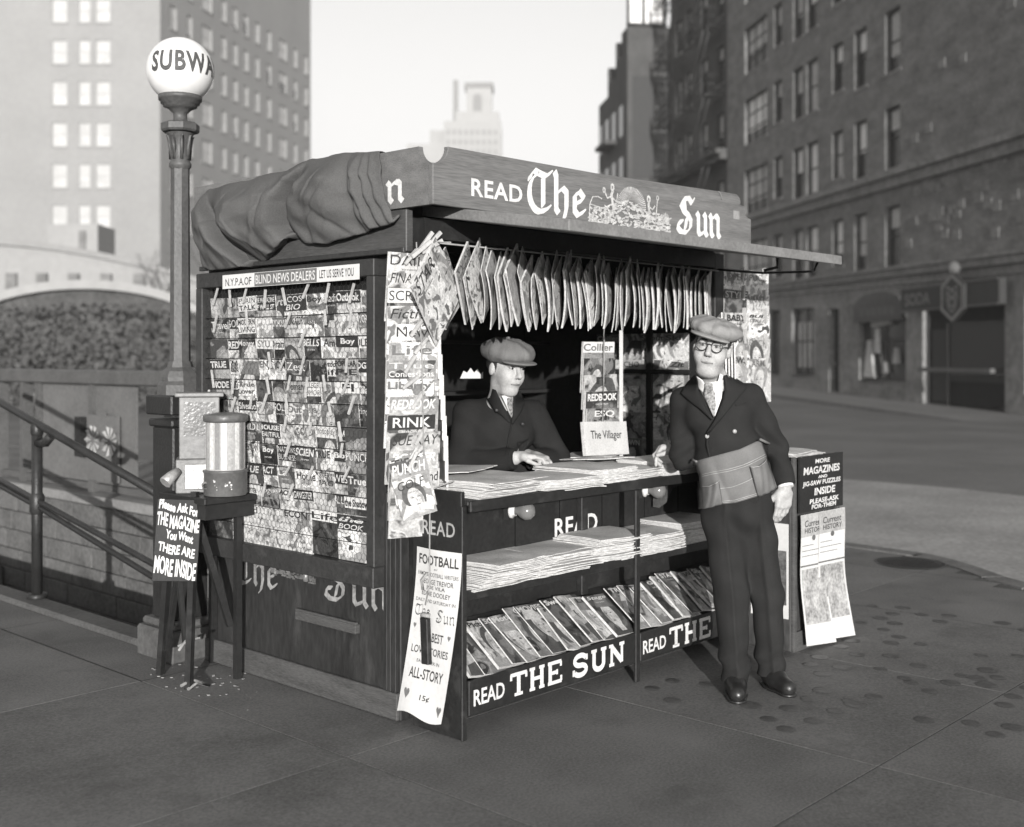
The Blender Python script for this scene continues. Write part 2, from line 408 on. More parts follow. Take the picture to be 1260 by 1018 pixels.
# filler strips where whole slabs do not fit
mb = MB()
for i in range(-1, 5):
    for j in range(-6, 12):
        u0, v0 = .857 + i * du, -.176 + j * dv
        cs = [(u0, v0), (u0+du, v0), (u0+du, v0+dv), (u0, v0+dv)]
        whole = all(inside_walk(*c) for c in cs)
        cut = u0 + du > SW[0] and u0 < SW[1] and v0 + dv > SW[2] and v0 < SW[3]
        if whole and not cut: continue
        n = 8
        for a in range(n):
            for c in range(n):
                x, y = u0 + a * du / n, v0 + c * dv / n
                if not inside_walk(x + du / n, y) or not inside_walk(x + du / n, y + dv / n): continue
                if x + du / n > SW[0] - .16 and x < SW[1] + .01 and y + dv / n > SW[2] - .05 and y < SW[3]: continue
                e0, e1 = (.0035 if a == 0 else 0), (.0035 if a == n - 1 else 0); f0, f1 = (.0035 if c == 0 else 0), (.0035 if c == n - 1 else 0)
                mb.add([(x+e0, y+f0, 0), (x+du/n-e1, y+f0, 0), (x+du/n-e1, y+dv/n-f1, 0), (x+e0, y+dv/n-f1, 0)], [(0, 1, 2, 3)])
mb.build('cut_slab', M_side, sidew, label='paving cut to fit along the kerb')
# kerb stones
kp = KERB
kpts = []
for a, b in zip(kp, kp[1:]):
    n = max(1, int((Vector(a) - Vector(b)).length / 1.2))
    kpts += [tuple(Vector(a).lerp(Vector(b), k / n)) for k in range(n)]
kpts.append(kp[-1])
for a, b in zip(kpts, kpts[1:]):
    a, b = Vector((a[0], a[1])), Vector((b[0], b[1])); d = (b - a).normalized(); nrm = Vector((d.y, -d.x))
    if nrm.x < -.2: nrm = -nrm
    a = a + d * .004; b = b - d * .004
    p = [a - nrm * .16, b - nrm * .16, b, a]
    mb = MB(); mb.add([(q.x, q.y, -.15) for q in p] + [(q.x, q.y, .006) for q in p], [(3,2,1,0), (4,5,6,7), (0,1,5,4), (1,2,6,5), (2,3,7,6), (3,0,4,7)])
    fix_normals(mb.mesh('x', M_kerb)); mb.build('kerb_stone', M_kerb, sidew)
# round dark lights let into the paving
rs = random.Random(11)
dm = MB(); dm.lathe([(0.0, .0016), (.030, .0013), (.040, .0003)], 14, smooth=False); discm = dm.mesh('round_light', M_vault)
def discs(u0, u1, v0, v1, keep):
    j = 0; v = v0
    while v < v1:
        u = u0 + (.09 if j % 2 else 0)
        while u < u1:
            if rs.random() < keep and inside_walk(u, v):
                o = obj('round_light', discm, sidew, T(u + rs.uniform(-.02, .02), v + rs.uniform(-.02, .02), .0018) @ Matrix.Diagonal((rs.uniform(.8, 1.2),) * 2 + (1, 1)))
            u += .175
        v += .15; j += 1
discs(1.0, 2.15, -1.25, -.40, .7); discs(2.3, 3.6, -1.5, .2, .6); discs(1.5, 2.4, -1.9, -1.2, .5)
mb = MB(); mb.lathe([(0, .004), (.2, .004), (.21, .009), (.24, .009), (.25, .001)], 28, smooth=False); mc_ = mb.build('manhole_cover', M_iron, None, KF @ T(5.02, .02, .0), label='round iron cover in the sidewalk near the kerb', cat='manhole cover')
for k in range(6):
    mb = MB(); mb.box(-.16, .16, -.012, .012, .0045, .008); mb.build('rib', M_iron, mc_, T(0, -.1 + .04 * k, 0))
# loose litter by the stand legs
rs = random.Random(5)
mb = MB()
for k in range(60):
    u, v = -.22 + rs.gauss(0, .10), 1.1 + rs.gauss(0, .16); s = rs.uniform(.002, .008)
    mb.box(-s, s, -s * .6, s * .6, 0, s * .5, 0, T(u, v, .001) @ Rz(rs.uniform(0, 180)))
mb.build('litter', mat('litter', .22), M=KF, kind='stuff', label='pale scraps of litter strewn by the stand legs', cat='litter')
# sunlit patch of the side street painted in as a paler band beyond the kerb
M_sunband = mat('sunlit_road', .27, .8, .25, .3, .8, 22, (1, 1, 1), bump=.35, stain=.5, stain_v=.15, stain_scale=.5)
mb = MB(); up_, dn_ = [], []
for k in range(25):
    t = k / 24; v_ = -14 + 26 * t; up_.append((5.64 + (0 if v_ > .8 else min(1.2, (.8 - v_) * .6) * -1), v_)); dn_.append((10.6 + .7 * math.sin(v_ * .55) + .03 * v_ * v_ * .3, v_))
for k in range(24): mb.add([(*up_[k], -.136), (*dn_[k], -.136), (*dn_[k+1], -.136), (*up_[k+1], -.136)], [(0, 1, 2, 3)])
mb.build('sun_band', M_sunband, None, KF, kind='structure')
# far sidewalk along the right-hand street
BF = Vector((500 / F * 38.1, 38.1, 0)); DF = Vector((-180 / F, 1, 25 / F)).normalized()
NIN = Vector((DF.y, -DF.x, 0)).normalized()                     # into the buildings
def FR(s, y, h):                                                # s metres toward the camera along the facade, y into it, h up
    p = BF - DF * s + NIN * y; return Vector((p.x, p.y, p.z + h))
mb = MB()
for s0, s1 in ((-120, -2), (-2, 20)):
    a, b, c, d = FR(s0, -2.6, 0), FR(s1, -2.6, 0), FR(s1, 1, 0), FR(s0, 1, 0)
    mb.add([a, b, c, d, a - Vector((0, 0, .3)), b - Vector((0, 0, .3))], [(0, 1, 2, 3), (4, 5, 1, 0)])
mb.build('far_sidewalk', mat('far_paving', .17, .8, .2, .2, .7, 8), kind='structure')
for s in np.arange(-70, 18, 2.2):
    mb = MB(); a, b, c, d = FR(s, -2.78, 0), FR(s + 2.18, -2.78, 0), FR(s + 2.18, -2.58, 0), FR(s, -2.58, 0)
    lo = Vector((0, 0, .25)); hi = Vector((0, 0, .012))
    mb.add([a - lo, b - lo, c - lo, d - lo, a + hi, b + hi, c + hi, d + hi], [(4,5,6,7), (0,1,5,4), (1,2,6,5), (3,0,4,7)])
    mb.build('kerb_stone', M_kerb, bpy.data.objects['far_sidewalk'])

# ================================================================ BUILDINGS
def wall_holes(mb, x0, x1, z0, z1, holes, depth, fn, mi=0, mr=0):
    xs = sorted({x0, x1} | {h[0] for h in holes} | {h[1] for h in holes}); zs = sorted({z0, z1} | {h[2] for h in holes} | {h[3] for h in holes})
    for i in range(len(xs) - 1):
        for j in range(len(zs) - 1):
            cx, cz = (xs[i] + xs[i+1]) / 2, (zs[j] + zs[j+1]) / 2
            if any(h[0] < cx < h[1] and h[2] < cz < h[3] for h in holes): continue
            mb.add([fn(xs[i], 0, zs[j]), fn(xs[i+1], 0, zs[j]), fn(xs[i+1], 0, zs[j+1]), fn(xs[i], 0, zs[j+1])], [(0, 1, 2, 3)], mi)
    for a, b, c, d in holes:
        P = [(a, c), (b, c), (b, d), (a, d)]
        for k in range(4):
            p, q = P[k], P[(k+1) % 4]
            mb.add([fn(p[0], 0, p[1]), fn(p[0], depth, p[1]), fn(q[0], depth, q[1]), fn(q[0], 0, q[1])], [(0, 1, 2, 3)], mr)
        mb.add([fn(a, depth, c), fn(b, depth, c), fn(b, depth, d), fn(a, depth, d)], [(0, 1, 2, 3)], mr)
def window_mesh(w, h, fr=.07, bars=1, cols=1):
    f = MB(); f.box(0, w, -.03, .05, 0, fr); f.box(0, w, -.03, .05, h - fr, h); f.box(0, fr, -.028, .05, fr, h - fr); f.box(w - fr, w, -.028, .05, fr, h - fr)
    for k in range(1, bars + 1): f.box(fr, w - fr, -.022, .04, h * k / (bars+1) - fr * .4, h * k / (bars+1) + fr * .4)
    for k in range(1, cols): f.box(w * k / cols - .03, w * k / cols + .03, -.018, .04, fr, h - fr)
    return f
def facade_rot(fn):
    a, b = fn(0, 0, 0), fn(1, 0, 0); return math.degrees(math.atan2((b - a).y, (b - a).x))
WM = {}
def add_window(parent, Mp, w, h, frame_m, glass_m, blind_m=None, frac=.5, bars=1, cols=1, sill=True):
    """Mp = lower left of the opening, in parent space; window > pane, blind, sill"""
    k = (round(w, 2), round(h, 2), frame_m.name, bars, cols)
    if k not in WM:
        fr = window_mesh(w, h, .07, bars, cols).mesh('window', frame_m)
        g = MB(); g.quad((.05, .02, .05), (w-.05, .02, .05), (w-.05, .02, h-.05), (.05, .02, h-.05))
        s = MB(); s.box(-.1, w + .1, -.22, -.04, -.12, -.01)
        WM[k] = (fr, g, s, {})
    fr, g, s, bl = WM[k]
    o = obj('window', fr, parent, Mp)
    gk = ('g', glass_m.name)
    if gk not in bl: bl[gk] = g.mesh('pane', glass_m)
    obj('pane', bl[gk], o)
    if blind_m is not None:
        bk = (blind_m.name, round(frac, 2))
        if bk not in bl:
            q = MB(); q.quad((.06, .012, h - .06 - (h-.12) * frac), (w-.06, .012, h - .06 - (h-.12) * frac), (w-.06, .012, h-.06), (.06, .012, h-.06)); bl[bk] = q.mesh('blind', blind_m)
        obj('blind', bl[bk], o)  # on the right-hand street, paled and added for sky reflected in the panes
    if sill:
        if 's' not in bl: bl['s'] = s.mesh('sill', M_bandR if frame_m is not M_trimL else M_stuc)
        obj('sill', bl['s'], o)
    return o

# ---- brick building with shops on the right-hand street
bR = thing('brick_building', 'dark brick apartment building with shops at street level on the right', 'building', T(*BF))
inv = T(*(-BF))
rotF = facade_rot(FR)
M_skyblindB = mat('sky_bright_blind', .75, .6, .3, .1, .8, 6, bump=0)  # palest blinds, reflected light of bright panes put into the colour
cols_ = [(-17.6, -14.5), (-13.6, -12.6), (-11.25, -10.15), (-9.75, -8.55), (-7.1, -6.08), (-5.02, -3.98), (-2.45, -1.33)]
rowsz = [(4.66, 6.74), (8.05, 10.17), (11.4, 13.55), (14.8, 16.95), (18.2, 20.35), (21.6, 23.7)]
holes = []
rw = random.Random(21)
for ri, (z0, z1) in enumerate(rowsz):
    for ci, (a, b) in enumerate(cols_):
        h0 = z0 + (.3 if ci in (1, 4) else 0)
        if ri == 0 and ci < 2: h0 = z0 + .2
        holes.append((a, b, h0, z1))
mb = MB(); wall_holes(mb, -20.3, 14, 4.35, 26, holes, .32, FR)
mb.quad(FR(-20.3, 0, 26), FR(14, 0, 26), FR(14, 12, 26), FR(-20.3, 12, 26)); mb.quad(FR(14, 0, -.2), FR(14, 12, -.2), FR(14, 12, 26), FR(14, 0, 26))
mb.quad(FR(-20.3, 12, 0), FR(-20.3, 0, 0), FR(-20.3, 0, 26), FR(-20.3, 12, 26))
mb.build('wall', M_brickR, bR, inv)
for a, b, c, d in holes:
    p = FR(a, .2, c)
    wide = b - a > 2
    add_window(bR, inv @ T(*p) @ Rz(rotF), b - a, d - c, M_trimD, M_win, M_skyblindR if rw.random() < .75 else M_skyblindB, rw.choice([.35, .5, .5, .55, .75, 1.0]), 1 if not wide else 2, 1 if not wide else 3)
# odd pale stones let into the brick
rq = random.Random(66); pqs = MB(); pqs.box(0, .42, -.02, .02, 0, .3); pqm = pqs.mesh('pale_stone', M_bandR)
for k in range(46):
    a_, z_ = rq.uniform(-1.0, 6.0) if k < 26 else rq.uniform(-19, 6), rq.uniform(4.9, 7.2) if k < 30 else rq.uniform(8.2, 15)
    if any(h[0] - .6 < a_ < h[1] + .2 and h[2] - .5 < z_ < h[3] + .3 for h in holes): continue
    obj('pale_stone', pqm, bR, inv @ T(*FR(a_, 0, z_)) @ Rz(rotF))
# stone bands
for nm, z0, z1, pr in (('cornice', 7.35, 7.72, .16), ('cornice', 7.72, 7.92, .3), ('stone_band', 4.28, 4.52, .14), ('stone_band', 4.52, 4.62, .22), ('stone_band', 3.98, 4.1, .06)):
    mb = MB(); a, b = -20.3, 14
    P = [FR(a, -pr, z0), FR(b, -pr, z0), FR(b, -pr, z1), FR(a, -pr, z1), FR(a, .02, z0), FR(b, .02, z0), FR(b, .02, z1), FR(a, .02, z1)]
    mb.add(P, [(0,1,2,3), (4,5,1,0), (3,2,6,7), (0,3,7,4), (1,5,6,2)]); mb.build(nm, M_bandR, bR, inv)
# ground floor of stone with shop openings
sh = [(-19, -17.6, .5, 3.3), (-17.0, -15.4, .5, 3.3), (-14.3, -12.9, .55, 3.4), (-11.4, -8.9, .6, 3.4), (-7.4, -6.45, .05, 3.3), (-4.6, -.9, .62, 3.45), (.3, 5.2, .02, 3.7), (6.2, 10, .6, 3.4)]
mb = MB(); wall_holes(mb, -20.3, 14, -.4, 4.36, sh, .5, lambda s, y, h: FR(s, y, h)); mb.build('ground_floor', M_bandR, bR, inv)
for k, (a, b, c, d) in enumerate(sh):
    M0 = inv @ T(*FR(a, .22, c)) @ Rz(rotF)
    if k == 4:                                                   # dark narrow door
        m2 = MB(); m2.box(0, b-a, 0, .06, 0, d-c); o = m2.build('door', M_dark, bR, M0)
        m2 = MB(); m2.box(.1, .14, -.05, 0, 1.0, 1.16); m2.build('handle', M_steel, o)
    elif k == 6:                                                 # deep soda shop entrance
        m2 = MB(); m2.box(0, b-a, 0, .06, 0, d-c); o = m2.build('shop_front', M_dark, bR, M0)
        m2 = MB(); m2.box(.0, .1, -.1, 0, 0, d-c); m2.box(1.3, 1.42, -.1, 0, 0, 2.6); m2.box(1.42, 4.9, -.06, 0, .75, .95); m2.build('door_frame', M_trimD, o)
        m2 = MB(); m2.quad((1.42, -.03, .95), (4.9, -.03, .95), (4.9, -.03, 2.6), (1.42, -.03, 2.6)); m2.build('pane', M_win, o)
        m2 = MB(); m2.box(.2, 4.6, -.5, -.34, 1.05, 1.18); m2.build('awning_roller', mat('rolled_canvas', .1), o)
        m2 = MB(); m2.box(.25, 1.2, -.02, -.005, .1, 2.4); m2.build('door', M_trimD, o)
    else:
        o = add_window(bR, M0, b - a, d - c, M_trimD, M_win, None, .4, 1, 2 if b - a > 1.4 else 1)
        if k == 3:
            for q in range(4):
                m2 = MB(); m2.box(.2 + q * .55, .5 + q * .55, .006, .014, .3, 2.2); m2.build('curtain', M_skyblindR, o)
# arched hood and dark sign over the shop window
mb = MB(); mb.prism([(-.1, 2.1), (3.8, 2.1), (3.8, 2.75)] + [(1.85 + 1.75 * math.cos(R(a)), 2.78 + .35 * math.sin(R(a))) for a in range(0, 181, 20)] + [(-.1, 2.75)], 'y', -.3, -.02)
ho = mb.build('shop_hood', mat('shop_hood', .07, .6), bR, inv @ T(*FR(-4.6, .1, .62)) @ Rz(rotF))
mb = MB()
for k in range(6): mb.box(.5 + k * .48, .86 + k * .48, -.004, 0, 2.3, 2.6)
mb.build('faded_sign', mat('faded_sign', .12), ho, T(0, -.302, 0))
for x, z, s, nm, v in ((.25, .1, (.9, 1.35), 'dress', .42), (.9, 2.0 - .05, (1.5, .22), 'pelmet', .5), (1.15, 1.0, (.35, .9), 'lamp_shade', .45), (2.6, .65, (.45, .55), 'hat_stand', .35), (1.85, .3, (.3, .4), 'hat_stand', .4)):
    mb = MB(); w, h = s
    mb.prism([(0, 0), (w, 0), (w * .78, h * .6), (w * .62, h), (w * .38, h), (w * .22, h * .6)] if nm != 'pelmet' else [(0, 0), (w, .05), (w, h), (0, h)], 'y', 0, .12)
    mb.build(nm, mat('display_%s' % nm, v), bR, inv @ T(*FR(-4.6 + x, .04, .62 + z)) @ Rz(rotF))
# SODA sign and hexagonal emblem
sg = thing('shop_sign', 'long dark SODA signboard over the shop entrance at far right', 'shop sign', T(*FR(-.25, -.5, 3.0)) @ Rz(rotF))
mb = MB(); mb.box(0, 6, 0, .25, 0, .78); mb.build('board', M_trimD, sg, bevel=.03)
mb = MB(); mb.box(.05, 5.95, -.02, 0, .72, .78); mb.box(.05, 5.95, -.02, 0, 0, .06); mb.build('trim', mat('sign_trim', .1), sg)
mb = MB(); text_into(mb, 'SODA', .35, 2.0, .2, .58, -.006, bold=.01); mb.build('lettering', mat('sign_letters', .2), sg)
em = thing('emblem_sign', 'hexagonal emblem board hung on the SODA signboard', 'shop sign', T(*FR(3.3, -.58, 3.38)) @ Rz(rotF) @ Matrix.Diagonal((1.2, 1, 1.15, 1)))
hx = lambda r: [(r * 1.0 * math.cos(R(60 * k + 30)), r * math.sin(R(60 * k + 30))) for k in range(6)]
mb = MB(); mb.prism(hx(.66), 'y', 0, .1); mb.build('board', M_trimD, em)
mb = MB()
for k in range(6):
    a, b = hx(.64)[k], hx(.64)[(k+1) % 6]; c, d = hx(.52)[k], hx(.52)[(k+1) % 6]
    mb.add([(a[0], -.012, a[1]), (b[0], -.012, b[1]), (d[0], -.012, d[1]), (c[0], -.012, c[1])], [(0, 1, 2, 3)])
mb.build('ring', mat('sign_letters', .2), em)
mb = MB()
for pts in ([(-.25, .3), (-.28, 0), (-.15, -.28), (0, -.38), (.15, -.28), (.28, 0), (.25, .3), (0, .2), (-.25, .3)], arc(0, .1, .1, .1, 0, 360), arc(0, -.12, .12, .12, 0, 360), [(-.2, .15), (-.1, -.2)], [(.2, .15), (.1, -.2)]):
    stroke_into(mb, pts, .055, -.012)
mb.build('crest', mat('sign_letters', .2), em)
mb = MB(); mb.lathe([(.02, .0), (.16, .02), (.2, .16), (.12, .3), (0, .34)], 12); mb.build('finial', mat('sign_trim', .1), em, T(0, .05, .62))

# ---- fire-escape building farther down the street
bF = thing('fire_escape_building', 'narrow dark building with fire escapes beside the brick apartment building', 'building', T(*FR(-26, 0, 0)))
invF = T(*(-FR(-26, 0, 0)))
holes = [(a, a + 1.2, z, z + 2.0) for z in (4.8, 8.3, 11.8, 15.3, 18.8, 22.3) for a in (-30.6, -28.4, -25.4, -22.6)]
mb = MB(); wall_holes(mb, -31.8, -20.35, 0, 27, holes, .3, lambda s, y, h: FR(s, y + .15, h))
mb.quad(FR(-31.8, .15, 27), FR(-20.35, .15, 27), FR(-20.35, 10, 27), FR(-31.8, 10, 27)); mb.build('wall', M_brickD, bF, invF)
for a, b, c, d in holes: add_window(bF, invF @ T(*FR(a, .33, c)) @ Rz(rotF), b-a, d-c, M_trimD, M_win, M_skyblindR, rw.choice([.3, .6, 1.0]))
for z in (7.6, 11.1, 14.6, 18.1, 21.6):
    for s0, s1 in ((-31.2, -28.2), (-26, -21.2)):
        mb = MB()
        for k in range(8): mb.add([FR(s0, -1.0 + k * .14, z), FR(s1, -1.0 + k * .14, z), FR(s1, -.93 + k * .14, z + .03), FR(s0, -.93 + k * .14, z + .03)], [(0, 1, 2, 3)])
        for zz in (.05, .55, 1.0):
            mb.tube([FR(s0, .1, z + zz), FR(s0, -1, z + zz), FR(s1, -1, z + zz), FR(s1, .1, z + zz)], .035, 4)
        for k in range(13): s = s0 + (s1 - s0) * k / 12; mb.tube([FR(s, -1, z), FR(s, -1, z + 1.0)], .02, 4)
        mb.tube([FR(s0 + .6, -.5, z), FR(s1 - .6, -.5, z + 3.4)], .05, 4); mb.tube([FR(s0 + .6, -.8, z), FR(s1 - .6, -.8, z + 3.4)], .05, 4)
        mb.build('fire_escape', M_iron, bF, invF)
for z0, z1, pr in ((11.2, 11.5, .5), (11.5, 11.75, .7)):
    mb = MB(); P = [FR(-31.8, .14 - pr, z0), FR(-20.4, .14 - pr, z0), FR(-20.4, .14 - pr, z1), FR(-31.8, .14 - pr, z1), FR(-31.8, .2, z0), FR(-20.4, .2, z0), FR(-20.4, .2, z1), FR(-31.8, .2, z1)]
    mb.add(P, [(0,1,2,3), (4,5,1,0), (3,2,6,7), (0,3,7,4), (1,5,6,2)]); mb.build('cornice', M_brickD, bF, invF)
# ---- stepped dark building that closes the row
A0 = Vector((7.0, 70, 0)); bS = thing('stepped_building', 'dark narrow building with stepped roof edge closing the street row', 'building', T(*A0))
dS = Vector((DF.x, DF.y, 0)).normalized(); nS = Vector((dS.y, -dS.x, 0))
def FS(s, y, h): p = dS * s + nS * y; return Vector((p.x, p.y, h))
mb = MB()
steps = [(0, 1.6, 21.6), (1.6, 2.9, 20.3), (2.9, 3.3, 21.4), (3.3, 5.3, 19.4), (5.3, 5.7, 20.4), (5.7, 8.6, 18.6)]
for s0, s1, h in steps:
    P = [FS(s0, 0, 0), FS(s1, 0, 0), FS(s1, 6, 0), FS(s0, 6, 0), FS(s0, 0, h), FS(s1, 0, h), FS(s1, 6, h), FS(s0, 6, h)]
    mb.add(P, [(4,5,6,7), (1,0,4,5), (0,3,7,4), (3,2,6,7), (2,1,5,6)])
mb.build('wall', M_brickD, bS)
mb = MB(); mb.add([FS(-.06, .3, 12.4), FS(-.06, 2.6, 12.4), FS(-.06, 2.6, 18.6), FS(-.06, .3, 18.6)], [(0, 1, 2, 3)]); mb.build('painted_panel', M_trimD, bS)
for k in range(4):
    for z in (5, 8.5, 12, 15.2):
        mb = MB(); mb.add([FS(1 + k * 2.1, -.05, z), FS(2.1 + k * 2.1, -.05, z), FS(2.1 + k * 2.1, -.05, z + 1.9), FS(1 + k * 2.1, -.05, z + 1.9)][::-1], [(0, 1, 2, 3)]); mb.build('window', M_win, bS)
for k in range(2):
    mb = MB(); z = 9.5 + k * 5.5; P = [FS(3, -.8, z), FS(6, -.8, z), FS(6, 0, z), FS(3, 0, z)]
    mb.add(P + [p + Vector((0, 0, .25)) for p in P], [(0,3,2,1), (4,5,6,7), (0,1,5,4), (1,2,6,5), (3,0,4,7)]); mb.build('ledge', M_brickD, bS)
mb = MB()
for y in (.1, 1.05, 2.35):
    mb.tube([FS(.2, y, 21.6), FS(.2, y, 24.4)], .12, 4)
mb.tube([FS(.2, 0, 24.2), FS(.2, 2.5, 24.2)], .16, 4); mb.tube([FS(.2, 0, 21.75), FS(.2, 2.5, 21.75)], .16, 4)
mb.build('roof_frame', M_trimD, bS)
mb = MB(); mb.add([FS(.25, .15, 21.8), FS(.25, 2.3, 21.8), FS(.25, 2.3, 24.1), FS(.25, .15, 24.1)], [(0, 1, 2, 3)]); mb.build('skylight', mat('skylight', .75, .6), bS)

# ---- tall pale apartment block on the left
YL = 95.0; XL = (197 - CX) / F * YL
bL = thing('apartment_block', 'tall pale brick apartment block with many windows behind the street lamp', 'building', T(XL, YL, 0))
FL = lambda x, y, h: Vector((x, y, h))                            # front face, x from the corner (negative = left)
dR = Vector((.2, .98, 0)).normalized(); nR = Vector((-dR.y, dR.x, 0))
FLR = lambda x, y, h: Vector((dR.x * x + nR.x * y, dR.y * x + nR.y * y, h))
zr = [12.1 + 3.4 * k for k in range(7)]
hf = []
for base in (-8.9, -20.5):
    for dx, w in ((0, 1.25), (2.2, .95), (3.6, 1.2)):
        hf += [(base + dx, base + dx + w, z, z + 1.95) for z in zr]
mb = MB(); wall_holes(mb, -30, 0, 0, 42, hf, .25, FL); mb.quad(FL(-30, 0, 42), FL(0, 0, 42), FL(6, 33, 42), FL(-30, 33, 42)); mb.build('wall', M_brickL, bL)
hr = []
for k, (x, w) in enumerate([(1.6, 1.2), (4.6, 1.0), (7.4, 2.0), (11.2, 1.1), (13.6, 1.1), (16.0, 1.1), (18.6, 1.1), (21.5, 1.1), (24.6, 2.0), (28.4, 1.1), (31.4, 1.1)]):
    hr += [(x, x + w, z, z + 2.0) for z in zr]
mb = MB(); wall_holes(mb, 0, 33.4, 0, 42, hr, .25, FLR); mb.build('side_wall', M_brickL, bL)
M_wL = mat('pane_reflection', .42, .4, .4, .15, .5, 2, bump=0)  # pale panes: reflected light put into the colour
for a, b, c, d in hf: add_window(bL, T(*FL(a, .12, c)), b-a, d-c, M_trimL, M_wL, M_blind, rw.choice([.4, .5, .8, 1.0]))
rR = facade_rot(FLR)
for a, b, c, d in hr: add_window(bL, T(*FLR(a, .12, c)) @ Rz(rR), b-a, d-c, M_trimL, M_wL if rw.random() < .8 else M_win, M_blind, rw.choice([.3, .5, .8, 1.0]))
# ---- low pale building with a curved front at its foot
pb = at(110, 440, 66); lw = thing('low_pale_building', 'low pale stucco building with curved front below the apartment block', 'building', T(pb.x, pb.y, 0))
mb = MB()
n = 14; fr_ = [(-13 + 20 * k / n, 1.8 - 2.2 * math.sin(math.pi * k / n)) for k in range(n + 1)]
def rim(x): return 8.0 - .11 * (x + 3) - .012 * (x + 3) ** 2
for (x0, y0), (x1, y1) in zip(fr_, fr_[1:]):
    mb.add([(x0, y0, 0), (x1, y1, 0), (x1, y1, rim(x1)), (x0, y0, rim(x0)), (x0, 9, rim(x0)), (x1, 9, rim(x1))], [(0, 1, 2, 3), (3, 2, 5, 4)])
mb.build('wall', M_stuc, lw)
mb = MB()
for (x0, y0), (x1, y1) in zip(fr_, fr_[1:]):
    z0, z1 = rim(x0), rim(x1)
    mb.add([(x0, y0-.25, z0-.25), (x1, y1-.25, z1-.25), (x1, y1-.25, z1+.1), (x0, y0-.25, z0+.1), (x0, y0+.1, z0+.1), (x1, y1+.1, z1+.1)], [(0, 1, 2, 3), (3, 2, 5, 4)])
mb.build('coping', M_brickL, lw)
for k in range(8):
    mb = MB(); mb.box(-.3, .3, -.2, .1, 0, .95); x = -9.5 + 1.75 * k; mb.build('niche', M_brickR, lw, T(x, 1.8 - 2.2 * math.sin(math.pi * (x + 13) / 20) - .05, 5.35))
mb = MB(); mb.box(-3.6, -.6, 0, 3, 0, 2.3); mb.build('roof_house', M_stuc, lw, T(0, 3, 7.2))
mb = MB(); mb.box(0, .4, 0, .1, 0, 1.5); mb.build('roof_door', M_brickR, lw, T(-1.7, 2.88, 7.6))
# ---- planted bank under a pale arched coping
ab = at(105, 440, 36); ar = thing('arched_wall', 'low garden wall with pale arched coping over dark planting', 'wall', T(ab.x, ab.y, 0))
mb = MB()
def arch(x): return 1.9 + 1.75 * math.sqrt(max(0, 1 - (x / 4.2) ** 2)) if abs(x) < 4.2 else 1.9
xs = [-7 + 14 * k / 40 for k in range(41)]
for a, b in zip(xs, xs[1:]):
    z0, z1 = arch(a), arch(b)
    mb.add([(a, -.2, z0), (b, -.2, z1), (b, -.2, z1 + .28), (a, -.2, z0 + .28), (a, .3, z0 + .28), (b, .3, z1 + .28), (a, .3, z0), (b, .3, z1)], [(0,1,2,3), (3,2,5,4), (6,7,1,0)])
mb.build('coping', M_stuc, ar)
mb = MB(); mb.prism([(-7, 0), (7, 0)] + [(x, arch(x)) for x in xs[::-1]], 'y', .12, .25); mb.build('wall', mat('mossy_wall', .075, .9, .1, .4, 1.5, 8), ar)
rl = random.Random(8)
def leaf_cloud(n, sx, sy, sz, size, rnd):
    mb = MB()
    for k in range(n):
        c = Vector((rnd.gauss(0, .45) * sx, rnd.gauss(0, .4) * sy, min(abs(rnd.gauss(0, .55)), 1.0) * sz)); s = size * rnd.uniform(.5, 1.4)
        a = Vector((rnd.gauss(0, 1), rnd.gauss(0, 1), rnd.gauss(0, 1))).normalized(); b = a.orthogonal().normalized()
        mb.add([c - a * s, c + b * s * .5, c + a * s, c - b * s * .5], [(0, 1, 2, 3)])
    return mb
M_leaf = mat('dark_leaves', .09, .7, .3, .5, 3, 20, bump=0)
bushes = []
for k, (x, y, sc_) in enumerate([(-5.4, -.9, 1.1), (-3.4, -1.2, 1.25), (-1.5, -1.0, 1.35), (.4, -1.2, 1.3), (2.2, -.9, 1.15), (4.0, -1.1, 1.0), (5.8, -1, .9)]):
    t = thing('shrub', 'dark leafy shrub, number %s from the left below the arched coping' % ('one', 'two', 'three', 'four', 'five', 'six', 'seven')[k], 'shrub', T(ab.x + x, ab.y + y, 0), 'shrubs below the arched coping')
    leaf_cloud(1100, 1.7 * sc_, .7, {0: 1.75, 1: 2.35, 2: 3.0, 3: 3.1, 4: 2.9, 5: 2.0, 6: 1.7}[k], .11, rl).build('crown', M_leaf, t)
    mb = MB(); mb.tube([(0, 0, -.1), (.05, 0, .5), (-.05, .05, 1.0)], [.06, .05, .02], 6); mb.build('trunk', M_brickD, t)
# bare young tree behind the lamp post
def bare_tree(name, label, base, h, seed, M_bark):
    rnd = random.Random(seed); t = thing(name, label, 'tree', T(*base)); tr = MB(); cr = MB()
    tr.tube([(0, 0, -.2), (.03, .02, h * .3), (-.04, 0, h * .55)], [h * .022, h * .017, h * .011], 7)
    def br(p, d, l, r, n):
        q = p + d * l; cr.tube([p, (p + q) / 2 + Vector((rnd.gauss(0, l * .05), rnd.gauss(0, l * .05), 0)), q], [r, r * .8, r * .55], 5, cap=False)
        if n:
            for k in range(3): br(p.lerp(q, rnd.uniform(.5, 1)), (d + Vector((rnd.gauss(0, .5), rnd.gauss(0, .5), rnd.gauss(.15, .35)))).normalized(), l * rnd.uniform(.55, .8), r * .55, n - 1)
    for k in range(6): br(Vector((0, 0, h * rnd.uniform(.3, .55))), Vector((rnd.gauss(0, .6), rnd.gauss(0, .6), 1)).normalized(), h * .24, h * .008, 4)
    tr.build('trunk', M_bark, t); cr.build('crown', M_bark, t)
    return t
M_bark = mat('bark', .14, .9, .1, .3, 6, 30)
